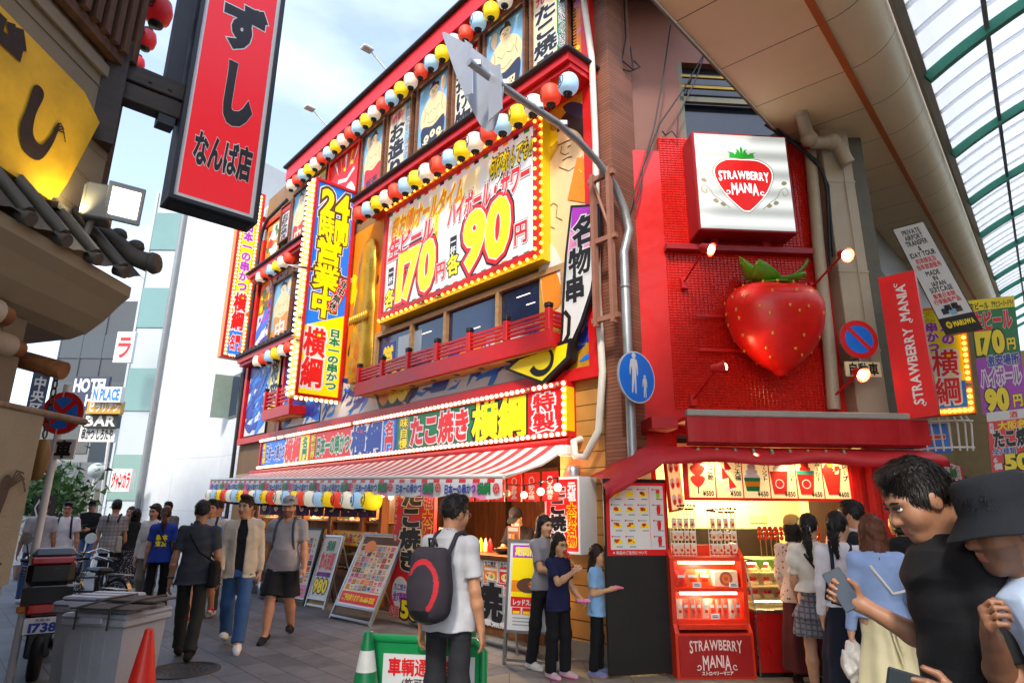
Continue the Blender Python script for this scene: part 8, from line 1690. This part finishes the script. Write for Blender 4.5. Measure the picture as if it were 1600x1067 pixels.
        if hair[0]!='none':
            V,Q=D2.mesh(hv,(.0042*hs,95/hs,seed)); nb=2600 if vox<.006 else 420 if vox<.0095 else 0; X=MB()
            if nb and len(V):
                g_=np.random.default_rng(seed+9); fl=HA@np.array([0,.25,-1.] if st=='short' else [0,-.15,-1.]); ln=(.045 if st=='short' else .07)*hs; wd=(.0016 if vox<.006 else .003)
                for v in V[g_.integers(0,len(V),nb)]:
                    q=v-HC; n_=q/(np.linalg.norm(q)+1e-6)
                    if st!='short' and (HA.T@q)[2]<-.08*hs: n_=q-TA@np.array([0,0,1.])*float(q@(TA@np.array([0,0,1.]))); n_=n_/(np.linalg.norm(n_)+1e-6)
                    t_=fl+g_.normal(0,.28,3); t_=t_-n_*(t_@n_); t_/=np.linalg.norm(t_)+1e-6; sd=np.cross(n_,t_)*wd; L_=ln*g_.uniform(.5,1.1)
                    a=v-t_*L_*.4+n_*.001; m1=v+n_*g_.uniform(.002,.005)*hs; c=v+t_*L_*.6+n_*g_.uniform(.0,.007)*hs
                    X.add([tuple(p) for p in (a-sd,a+sd,m1+sd,m1-sd,c)],[(0,1,2,3),(3,2,4)])
            npmesh('hair',V,Q,[hairmat(hc)],T,None,X)
    for a in acc:
        k=a[0]
        if k=='cap':
            m=MB(); m.lathe([(.094,-.0),(.094,.035),(.086,.075),(.06,.105),(.02,.118),(0,.119)],20,sy=1.14); P_2=[]
            for j in range(13): g=R(-70+140*j/12); P_2.append((.088*math.sin(g),.075+.125*max(0,math.cos(g))**.7,.006-.018*math.cos(g)))
            P_3=[(.088*math.sin(R(-70+140*j/12)),.095*math.cos(R(-70+140*j/12)),.016) for j in range(13)]
            m.add(P_2+P_3,[(j,j+1,j+14,j+13) for j in range(12)],0,True); m.add([(x,y,z-.006) for x,y,z in P_2+P_3],[(j+13,j+14,j+1,j) for j in range(12)],0,True)
            dz=a[2] if len(a)>2 else .04
            m.v=[tuple(hp_(p[0],p[1]-.014,p[2]+dz)) for p in m.v]; m.build('cap',[cloth(a[1])],T)
        if k=='bucket':
            m=MB(); m.lathe([(.146,-.058),(.150,-.061),(.145,-.054),(.097,.0),(.096,.03),(.09,.085),(.08,.098),(.0,.104)],36,sy=1.12); m.lathe([(.142,-.059),(.097,-.004)],36,sy=1.12)
            for i in range(len(m.v)): x,y,z=m.v[i]; g=math.atan2(y,x); q=max(0,-z)/.075; m.v[i]=tuple(hp_(x*(1+.02*math.sin(5*g)),y-.012,z+.045+q*.010*math.sin(3*g+1)))
            m.build('bucket_hat',[cloth(a[1])],T)
        if k=='glasses':
            m=MB()
            for sx in (-1,1):
                m.tube([tuple(hp_(sx*.033+.022*math.cos(g),.104-.004*abs(math.cos(g)),.0+.017*math.sin(g))) for g in np.linspace(0,2*math.pi,14,endpoint=False)],.0016*hs,5,0,closed=True); m.tube([tuple(hp_(sx*.055,.1,.004)),tuple(hp_(sx*.077,.0,.002))],.0016*hs,5)
            m.tube([tuple(hp_(-.011,.105,.004)),tuple(hp_(.011,.105,.004))],.0016*hs,5); m.build('glasses',[BLACK if len(a)<2 else GREYM],T)
        if k=='sunglasses':
            m=MB()
            for sx in (-1,1): m.ball((0,0,0),(.026,.012,.02),0,10,6); n_=len(m.v)-70 if False else 0
            m=MB()
            for sx in (-1,1):
                q=MB(); q.ball((sx*.034,.075,.088),(.027,.014,.018),0,10,6); m.add([tuple(hp_(*p)) for p in q.v],q.f,0,True)
            m.tube([tuple(hp_(-.08,.0,.07)),tuple(hp_(-.05,.07,.09)),tuple(hp_(.05,.07,.09)),tuple(hp_(.08,.0,.07))],.004,6); m.build('sunglasses',[mat('sunglass_dark','#141014',.1,var=0,spec=.8)],T)
        if k=='mask':
            D2=Sdf(); D2.ell((0,.06*hs,-.062*hs),(.064*hs,.052*hs,.05*hs),HA,.02,'u',HC); D2.plane(hp_(0,.02,0),HA@np.array([0,-1.,0])); D2.plane(hp_(0,0,-.028),HA@np.array([0,0,1.])); V,Q=D2.mesh(min(vox,.007)); npmesh('mask',V,Q,[mat('mask_white','#e0e2e4',.8,var=.05)],T)
        if k=='backpack':
            D2=Sdf(); w_,d_,h_=a[2] if len(a)>2 else (.15,.085,.23); by=-(tor[3][2]/s+.035+d_)
            D2.box((0,by*s,.22*s),(w_*.9*s,d_*.85*s,h_*.96*s),TA,P,.07*s); D2.ell((0,(by-.01)*s,.17*s),(w_*1.02*s,d_*1.15*s,h_*.86*s),TA,.05,'u',P); D2.ell((0,(by-d_*.85)*s,.12*s),(w_*.72*s,.05*s,h_*.52*s),TA,.02,'u',P); V,Q=D2.mesh(vox,(.003,25,seed)); loc2=(V[Q].mean(1)-P)@TA/s
            mi2=np.zeros(len(Q),int)
            if len(a)>3: q=(loc2[:,0]/(w_*1.0))**2+((loc2[:,2]-.20)/(h_*.92))**2; arch=(q>.42)&(q<.66)&(loc2[:,1]<by-.01)&(loc2[:,2]>.05)&((loc2[:,0]>.06)|(loc2[:,2]>.27)); mi2[arch]=1; mi2[(np.abs(loc2[:,0])<.07)&(loc2[:,2]<.06)&(loc2[:,1]<by-.05)]=2
            npmesh('backpack',V,Q,[cloth(a[1]),cloth(a[3]) if len(a)>3 else BLACK,BLACK],T,mi2); m=MB()
            m.tube([tuple(tp(-.03,by+.02,.45)),tuple(tp(-.025,by,.50)),tuple(tp(.025,by,.50)),tuple(tp(.03,by+.02,.45))],.009*s,6); m.build('backpack_handle',[BLACK],T)
        if k in ('backpack','straps'):
            m=MB(); fr=tor[3][2]/s+.028; 
            for sx in (-1,1): m.tube([tuple(tp(*q)) for q in ((sx*.08,-fr-.02,.40),(sx*.088,-.06,.525),(sx*.095,.01,.54),(sx*.105,fr*.8,.46),(sx*.115,fr+.0,.34),(sx*.13,fr*.75,.16),(sx*.15,-.02,.08))],.017*s,6)
            m.build('strap',[cloth(a[1])],T)
        if k=='bag':           # ('bag',col,side,size,z, strapcol)
            sx,sz,z=a[2],a[3],a[4]; D2=Sdf(); o=(sx*(tor[1][1]/s+.075),a[6] if len(a)>6 else -.03,z); D2.box(tuple(np.array(o)*s),(.045*s*sz,.14*s*sz,.14*s*sz),TA,P,.035*s); V,Q=D2.mesh(vox,(.004,20,seed)); npmesh('bag',V,Q,[cloth(a[1])],T); fr=tor[3][2]/s+.03; m=MB(); sh_=a[5]
            if sh_=='cross': m.tube([tuple(tp(*q)) for q in ((o[0],o[1]+.06,z+.12*sz),(sx*.10,fr+.01,.22),(-sx*.02,fr+.01,.38),(-sx*.10,.02,.535),(-sx*.06,-fr-.0,.40),(sx*.06,-fr-.01,.22),(o[0],o[1]-.06,z+.12*sz))],.011*s,6)
            else: m.tube([tuple(tp(*q)) for q in ((o[0],o[1]+.07,z+.12*sz),(sx*(swd/1+.03),.05,.40),(sx*(swd-.02),-.01,.545),(sx*(swd+.03),-.07,.40),(o[0],o[1]-.07,z+.12*sz))],.012*s,6)
            m.build('bag_strap',[cloth(a[7] if len(a)>7 else a[1])],T)
        if k=='scrunchie': m=MB(); m.tube([tuple(hp_(.035*math.cos(g),-.12+.0*g,a[2]+.03*math.sin(g))) for g in np.linspace(0,6.28,12,endpoint=False)],.01,6,0,closed=True); m.build('hair_tie',[cloth(a[1])],T)
        if k=='belt_tails': m=MB(); m.tube([tuple(tp(.0,-.15,.09)),tuple(tp(.02,-.16,-.1)),tuple(tp(.05,-.20,-.25))],.008,6); m.tube([tuple(tp(.0,-.15,.09)),tuple(tp(.04,-.16,-.06)),tuple(tp(.06,-.19,-.2))],.008,6); m.build('waist_tie',[cloth(a[1])],T)
        if k=='watch': W,K,d,t,n,hz=HN[a[1]]; m=MB(); m.tube([tuple(W-d*.03*s+.034*s*(t*math.cos(g)+n*math.sin(g))) for g in np.linspace(0,6.28,12,endpoint=False)],.008,6,0,closed=True); m.build('wrist_strap',[BLACK],T)
    T['hands']=[float(x) for h in HN for x in (*h[0],*h[1],*h[2],*h[3],*h[4])]
    W_l=[(h[0],h[1],h[2],h[3],h[4]) for h in HN]; LOCALS[label]=(T,W_l,tp,hp_,s); del T['hands']; return T
LOCALS={}
def held(T,label,i): 
    'frame of a hand in world space: origin at knuckles, finger, thumb and palm directions'
    W,K,d,t,n=LOCALS[label][1][i]; A=np.array(Matrix.Rotation(T.rotation_euler[2],3,'Z')); o=np.array(T.location)
    return o+A@(W*.35+K*.65),A@d,A@t,A@n
def slab(name,label,cat,c,ex,ey,ez,mats,corner=.008,face=None):
    T=thing(name,label,cat,tuple(c)); m=MB(); ex,ey,ez=[np.array(q,float) for q in (ex,ey,ez)]
    m.box(-1,1,-1,1,-1,1,0,.0); V=[tuple(ex*p[0]+ey*p[1]+ez*p[2]) for p in m.v]; m.v=V
    q=MB(); q.box(-np.linalg.norm(ex),np.linalg.norm(ex),-np.linalg.norm(ey),np.linalg.norm(ey),-np.linalg.norm(ez),np.linalg.norm(ez),0,corner); B3=[e/np.linalg.norm(e) for e in (ex,ey,ez)]; q.v=[tuple(B3[0]*p[0]+B3[1]*p[1]+B3[2]*p[2]) for p in q.v]; q.build('case',[mats[0]],T)
    f=MB(); f.quad(*[tuple(ex*a*.93+ey*b_*.95+ez*1.02) for a,b_ in ((-1,-1),(1,-1),(1,1),(-1,1))]); f.build('screen',[mats[1]],T); return T
# ================================================================== the crowd
def at(px,py): g=ground(px,py); return (g[0],g[1])
WALK=lambda f=22,b=-18:((f,f-4,-12),(b+8,b-16,20))     # left leg forward, right leg trailing
WALKR=lambda f=22,b=-18:((b+8,b-16,20),(f,f-4,-12))
JEANS='#35527c'
p=person('young man in beige jacket, black tee and blue jeans walking towards the camera',at(360,1012),164,1.78,.008,head=(0,22,0),legs=WALK(20,-14),arms=((-10,8,4,4),(14,8,26,-4)),skin='#b98766',top=dict(col='#b8ab98',slv='long',fit=.035,hem=-.14,open=1,collar=1,inner='#1b1b1e',fold=.006,name='jacket'),bottom=dict(kind='trousers',col='#2f527f',pat='denim',width=1.08),shoes=('#d9d6cf','#e6e3dc'),hair=('short','#2a1a12',.07),acc=(),seed=3)
p=person('heavy set man in grey tee, grey cap and black shorts walking towards the camera',at(432,1000),176,1.76,.008,build=1.18,belly=.07,legs=WALKR(14,-12),arms=((6,12,12,8),(-6,12,6,8)),skin='#b57f60',stubble=True,top=dict(col='#8a8488',fit=.02,hem=-.11,neck=.05),bottom=dict(kind='shorts',col='#1c1c20',width=1.15,len=.96),shoes=('#202024','#2a2a2c'),hair=('short','#5a4432',.04),acc=(('cap','#8e8f92',.035),('straps','#3c4454')),seed=4)
pb=person('man in white polo and black jeans carrying a black and red backpack',gpt(703,900,4.55),22,1.72,.007,turn=6,head=(10,18,0),legs=((3,-3),(-2,-6)),arms=((0,7,4,5),(-2,10,14,4)),skin='#b5805e',top=dict(col='#b2b2b6',fit=.022,hem=-.10,collar=1,fold=.006),bottom=dict(kind='trousers',col='#26262a',pat='denim'),shoes=('#2a2a2c','#3a3a3c'),hair=('short','#16110f',.05),acc=(('backpack','#322c34',(.155,.10,.235),'#b0202c'),('glasses','m')),seed=5)
p=person('older man in dark grey polo with a black shoulder bag walking away',at(285,1030),-14,1.70,.008,head=(6,0,0),legs=WALK(16,-10),arms=((-6,8,6,6),(4,12,20,4)),skin='#a87656',top=dict(col='#3a3d44',fit=.028,hem=-.13,collar=1,fold=.006),bottom=dict(kind='trousers',col='#2c2b28'),shoes=('#241c18','#1a1614'),hair=('short','#1c1a1a',.05),acc=(('bag','#17171a',1,1.05,-.02,'cross',-.02),('watch',0)),seed=6)
p=person('woman in black top and patterned long skirt carrying a pale tote, walking away',at(192,934),-30,1.58,.011,fem=True,legs=WALK(10,-8),arms=((0,8,6,5),(4,8,14,4)),top=dict(col='#202024',slv='long',hem=0.,fit=.025),bottom=dict(kind='skirt',col='#2c2e38',pat='dots',len=.74,flare=.10,pleat=(11,.012)),shoes=('#2c2624','#2c2624'),hair=('bob','#141110'),acc=(('bag','#a8a298',-1,1.15,.10,'shoulder',-.04,'#5a5450'),),seed=7)
p=person('shop worker in a bright blue tee with yellow back lettering walking away',at(236,962),-20,1.62,.010,fem=True,legs=WALKR(12,-8),arms=((0,8,8,4),(2,8,22,4)),top=dict(col='#1c3c9c',fit=.03,hem=-.1,print=1),bottom=dict(kind='trousers',col='#17181c'),shoes=('#3a2420','#2a1c18'),hair=('pony','#4a2c1c',.058,.0),acc=(('bag','#1a1a1c',1,.8,.12,'cross',-.06),),seed=8)
p=person('man in a pale checked shirt with a dark strap walking away in the left crowd',at(158,936),-24,1.74,.011,legs=WALK(12,-8),arms=((2,10,8,6),(2,10,10,6)),top=dict(col='#9c9a98',kind='check',fit=.035,hem=-.14),bottom=dict(kind='trousers',col='#24283a'),hair=('short','#181412',.05),acc=(('straps','#2a2c38'),),seed=9)
p=person('man with glasses in a white tee and jeans walking towards the camera by the bicycles',gpt(105,800,12.),150,1.70,.011,build=1.08,legs=WALK(16,-12),arms=((6,10,12,8),(-6,10,6,8)),top=dict(col='#e0e2e6',fit=.03,hem=-.11),bottom=dict(kind='trousers',col=JEANS,pat='denim'),hair=('short','#141110',.05),acc=(('glasses',),('straps','#2c3048')),seed=10)
p=person('woman with sunglasses on her hair in a cream blouse facing the camera',gpt(244,800,10.6),172,1.66,.010,fem=True,head=(8,14,0),legs=WALK(8,-6),arms=((4,8,30,0),(0,8,8,5)),skin='#c89878',top=dict(col='#d6d0c8',slv='long',fit=.03),bottom=dict(kind='trousers',col='#8a8478'),hair=('long','#241a16',.058,.28),acc=(('sunglasses',),),seed=11)
p=person('young man in grey tee and dark shorts with red sneakers carrying a pale blue bag',at(310,968),170,1.74,.009,legs=WALKR(18,-12),arms=((-4,10,6,4),(6,10,14,4)),top=dict(col='#a8a6a6',fit=.03),bottom=dict(kind='shorts',col='#3a342c'),shoes=('#a8202c','#e6e2dc'),hair=('short','#17120f',.07),acc=(('straps','#2a3048'),('bag','#5a9cd8',-1,1.0,-.12,'shoulder',-.02)),seed=12)
p=person('man with glasses in white tee raising a hand to his mouth',gpt(341,800,10.3),186,1.72,.010,head=(4,-6,0),arms=((2,8,8,5),(20,8,140,-18)),curl=(25,60),top=dict(col='#dcdcde',fit=.03),bottom=dict(kind='trousers',col='#34343a'),hair=('short','#17120f',.06),acc=(('glasses',),('straps','#2c3c7c')),seed=13)
p=person('man in black jacket and cap far back in the left crowd',gpt(143,800,16.),165,1.74,.013,arms=((10,10,80,-30),(10,10,80,-30)),top=dict(col='#1e2024',slv='long',fit=.04),bottom=dict(kind='trousers',col='#4a6a9c'),hair=('short','#17120f',.04),acc=(('cap','#18181a'),),seed=14)
p=person('man in pale grey tee seen from behind at the far left edge of the street',gpt(68,800,11.4),-40,1.72,.012,arms=((4,10,8,6),(2,10,10,6)),top=dict(col='#b0b4ba',fit=.03),bottom=dict(kind='trousers',col=JEANS,pat='denim'),hair=('short','#17120f',.05),seed=15)
p=person('woman with brown hair far behind between the checked shirt and the sunglasses',gpt(205,800,13.5),170,1.62,.013,fem=True,top=dict(col='#7a4a50',slv='long',fit=.03),bottom=dict(kind='skirt',col='#2a2a30',len=.5,flare=.08),hair=('long','#3a241a',.058,.22),seed=16)
p=person('man in grey jacket far behind beside the sunglasses woman',gpt(262,800,13.),168,1.72,.013,top=dict(col='#5c6068',slv='long',fit=.04),bottom=dict(kind='trousers',col='#2c2c34'),hair=('short','#1a1412',.05),seed=17)
p=person('man in white shirt partly hidden behind the beige jacket man',gpt(392,800,12.),178,1.7,.012,top=dict(col='#c8c8cc',fit=.03),bottom=dict(kind='trousers',col='#3a3a40'),hair=('short','#1a1412',.05),seed=18)
# family at the takoyaki stand
p=person('woman with long black hair in grey tee and black trousers with a shoulder bag',at(850,1046),132,1.57,.008,fem=True,head=(4,8,0),legs=((6,2),(-6,-8)),arms=((0,8,12,4),(22,6,84,-24)),thumb=(None,(0,0,1)),skin='#c0906c',top=dict(col='#7c7a80',fit=.022,hem=-.06),bottom=dict(kind='trousers',col='#18181b'),shoes=('#d6cfcc','#e8e2e0'),hair=('long','#17110f',.058,.30),acc=(('bag','#4a4242',-1,1.3,.06,'shoulder',-.02),),seed=20)
g1_=person('girl in navy tee and black trousers biting a candied strawberry stick',at(874,1060),138,1.36,.008,fem=True,head=(6,6,0),legs=((3,0),(-3,-4)),arms=((10,8,52,-4),(40,8,128,-22)),thumb=((0,.3,1),(-.2,.2,1)),curl=(40,70),skin='#c4946f',top=dict(col='#1e2246',fit=.03,hem=-.13),bottom=dict(kind='trousers',col='#17171a',width=1.1),shoes=('#c8a8b4','#e0508c'),hair=('long','#1a1310',.058,.30),acc=(('glasses',),),seed=21)
W,d,t,n=held(g1_,'girl in navy tee and black trousers biting a candied strawberry stick',1)
hd=LOCALS['girl in navy tee and black trousers biting a candied strawberry stick']; A_=np.array(Matrix.Rotation(g1_.rotation_euler[2],3,'Z')); mo=np.array(g1_.location)+A_@hd[3](0,.125,-.07)
T=thing('candied_strawberry','candied strawberry stick held by the girl in navy','skewer',tuple(W)); m=MB(); v=mo-W; m.cyl(tuple(-v*.25),tuple(v*.98),.004,seg=6)
for q in (.72,.9,1.05): m.ball(tuple(v*q),(.021,.021,.023),1,10,8)
m.build('fruit_stick',[BEIGEW,_M['candy_gloss']],T)
W,d,t,n=held(g1_,'girl in navy tee and black trousers biting a candied strawberry stick',0)
T=thing('paper_tray','pink paper tray held out by the girl in navy','tray',tuple(W+np.array([0,0,.012]))); m=MB(); m.box(-.07,.07,-.05,.05,-.005,.02,0,.01); m.build('tray_body',[PPINK],T)
g2_=person('girl in light blue tee and black trousers holding out a pink snack',at(935,1056),104,1.25,.008,fem=True,head=(8,10,0),legs=((2,0),(-2,-4)),arms=((-6,8,92,-10),(-4,8,104,-16)),thumb=((0,0,1),(0,0,1)),curl=(50,60),skin='#c8986f',top=dict(col='#7fb0dc',fit=.03,hem=-.14),bottom=dict(kind='trousers',col='#17171a'),shoes=('#6a74a0','#c89090'),hair=('long','#2a1c16',.058,.24),acc=(('glasses','m'),),seed=22)
W,d,t,n=held(g2_,'girl in light blue tee and black trousers holding out a pink snack',1)
T=thing('pink_snack','pink snack stick in the hands of the girl in light blue','snack',tuple(W)); m=MB(); m.tube([tuple(-d*.03),tuple(d*.05),tuple(d*.11-np.array([0,0,.02]))],[.012,.02,.008],8); m.build('snack_body',[mat('snack_pink','#e07a90',.5)],T)
# cook
c_=FA.at(-1.5,0,-.5); p=person('takoyaki cook in black with cap and face mask behind the counter',(c_[0],c_[1]),210,1.66,.009,lean=10,head=(28,0,0),arms=((25,10,72,-14),(25,10,72,-14)),curl=(60,60),top=dict(col='#18181c',fit=.03),bottom=dict(kind='trousers',col='#18181c'),hair=('short','#17120f',.04),acc=(('cap','#141416',.035),('mask',)),seed=23)
# queue at the dessert shop
p=person('woman in yellow cap and floral blouse with a maroon skirt at the glass case',gpt(1246,900,6.55),20,1.56,.009,fem=True,arms=((8,8,50,-10),(8,8,50,-10)),top=dict(col='#c8b4a8',kind='floral',slv='long',fit=.035),bottom=dict(kind='skirt',col='#4a1c1e',len=.78,flare=.09,pleat=(9,.01)),shoes=('#2a2220','#2a2220'),hair=('bob','#17110f'),acc=(('cap','#c89a4c',.05),),seed=24)
p=person('woman in white frilled crop blouse and tiered plaid mini skirt with a ponytail',gpt(1272,900,6.0),24,1.60,.008,fem=True,head=(0,16,0),legs=((2,-2),(-2,-4)),arms=((8,10,44,-4),(6,10,40,-4)),skin='#c6987a',top=dict(col='#dcd6c8',slv='puff',fit=.03,hem=.06,fold=.007),bottom=dict(kind='skirt',col='#7c7a80',pat='plaid',len=.34,flare=.07,pleat=(12,.014),tier=1),shoes=('#6a5a40','#4a4034'),hair=('pony','#17110f',.058,-.02),acc=(('bag','#17171a',1,.6,.02,'cross',.02),('scrunchie','#c8c0b8',-.02)),seed=25)
p=person('woman in white long sleeved top and navy pinafore dress with a high ponytail',gpt(1318,900,5.4),26,1.62,.008,fem=True,head=(0,24,0),arms=((0,8,8,4),(10,8,60,-10)),skin='#c6987a',top=dict(col='#d6d2d8',slv='long',fit=.024,hem=0.),bottom=dict(kind='skirt',col='#1c2030',len=.80,flare=.12,pleat=(8,.012),bib=1,waist=.12),shoes=('#1c1a1a','#1c1a1a'),hair=('pony','#14100e',.058,.03),acc=(),seed=26)
p=person('woman with long brown hair in a pale blue blouse and cream satin skirt',gpt(1372,900,4.75),18,1.60,.007,fem=True,head=(2,30,0),arms=((2,12,8,6),(14,10,70,-8)),skin='#c6987a',top=dict(col='#8ea6d2',slv='long',fit=.032,hem=.04,fold=.007),bottom=dict(kind='skirt',mat=mat('cream_satin','#cfc49a',.42,var=.06,sheen=.3),len=.80,flare=.13,pleat=(9,.016),waist=.13),shoes=('#d0c8b8','#b0a898'),hair=('long','#5c3420',.058,.24),acc=(('bag','#cfc8b6',1,.95,.16,'cross',-.10,'#ded8cc'),('belt_tails','#cfc49a')),seed=27)
lab='woman with long brown hair in a pale blue blouse and cream satin skirt'; W,d,t,n=held(p,lab,0)
T=thing('plastic_bag','crumpled white plastic bag hanging from the hand of the woman in pale blue','plastic bag',tuple(W-np.array([0,0,.05]))); D2=Sdf(); D2.ell((0,0,-.12),(.085,.07,.11)); D2.cone((0,0,-.03),(0,0,.04),.05,.02,.03); V,Q=D2.mesh(.007,(.016,55,3)); npmesh('bag_body',V,Q,[mat('crumpled_white','#c8c4bc',.35,var=.08,bump=.4,bscale=40)],T)
p=person('man in black tee with a white face mask waiting in the dessert queue',gpt(1347,900,5.9),-40,1.72,.009,head=(4,0,0),top=dict(col='#1a1a1c',fit=.035),bottom=dict(kind='trousers',col='#202024'),hair=('short','#14100e',.06),acc=(('mask',),('straps','#c8c4bc')),seed=28)
p=person('person in a white blouse mostly hidden between the ponytail women',gpt(1332,900,6.5),10,1.66,.010,fem=True,top=dict(col='#d0ccc8',slv='long',fit=.03),bottom=dict(kind='skirt',col='#2a2a30',len=.6,flare=.08),hair=('bob','#14100e'),seed=29)
p=person('woman in black seen between the phone user and the dessert queue',gpt(1418,900,6.6),-20,1.64,.010,fem=True,top=dict(col='#1c1a1c',slv='long',fit=.035),bottom=dict(kind='trousers',col='#1c1c20'),hair=('bob','#14100e'),seed=30)
# foreground phone users
PH1='young man in a black tee looking down at the phone in his hand, facing left'
p1=person(PH1,gpt(1505,900,2.2),-78,1.815,.0052,build=.94,lean=4,turn=0,head=(24,-4,0),arms=((-4,10,16,4),(0,8,120,10)),thumb=(None,(0,.15,1.)),curl=(30,(58,62,66,70)),skin='#9c6e52',top=dict(col='#17171a',fit=.045,hem=-.16,slen=.86,fold=.013),bottom=dict(kind='trousers',col='#1c1c20'),hair=('short','#15100d',.05),seed=31)
PHC=mat('phone_case_taupe','#4a4440',.35,var=.05); PHD=mat('phone_case_dark','#20282c',.35,var=.05); SCR=mat('phone_screen','#20242c',.1,var=0,emit=.12,ecol='#8090a0')
W,d,t,n=held(p1,PH1,1); e=d*.75+t*.35+np.array([0,0,.25]); e/=np.linalg.norm(e); sx_=np.cross(e,n); sx_/=np.linalg.norm(sx_); nn_=np.cross(sx_,e)
slab('phone','slim phone with taupe case held by the young man in the black tee','phone',W+n*.016+e*.03,sx_*.036,e*.075,nn_*.0045,[PHC,SCR])
PH2='bearded man in a dark bucket hat holding a phone, hand at his chin'
p2=person(PH2,gpt(1735,900,1.9),-80,1.76,.005,lean=22,head=(3,-2,0),arms=((26,8,98,6),(24,-14,150,-42)),thumb=((0,0.1,1.),(.2,.1,1)),curl=((52,56,60,66),72),skin='#80563c',stubble=True,top=dict(col='#a8bcd8',fit=.05,hem=-.16,slen=.8,fold=.012),bottom=dict(kind='trousers',col='#3a3a40'),hair=('short','#14100e',.04),acc=(('bucket','#171a20'),),seed=32)
W,d,t,n=held(p2,PH2,0); e=d*.9+np.array([0,0,.12]); e/=np.linalg.norm(e); sx_=np.cross(e,n); sx_/=np.linalg.norm(sx_); nn_=np.cross(sx_,e)
slab('phone','dark phone held low by the man in the bucket hat','phone',W+n*.016+e*.05,sx_*.037,e*.078,nn_*.0045,[PHD,SCR])
for me in list(bpy.data.meshes):
    if me.users==0: bpy.data.meshes.remove(me)
bpy.data.objects.remove(_gob); bpy.data.curves.remove(_cu)
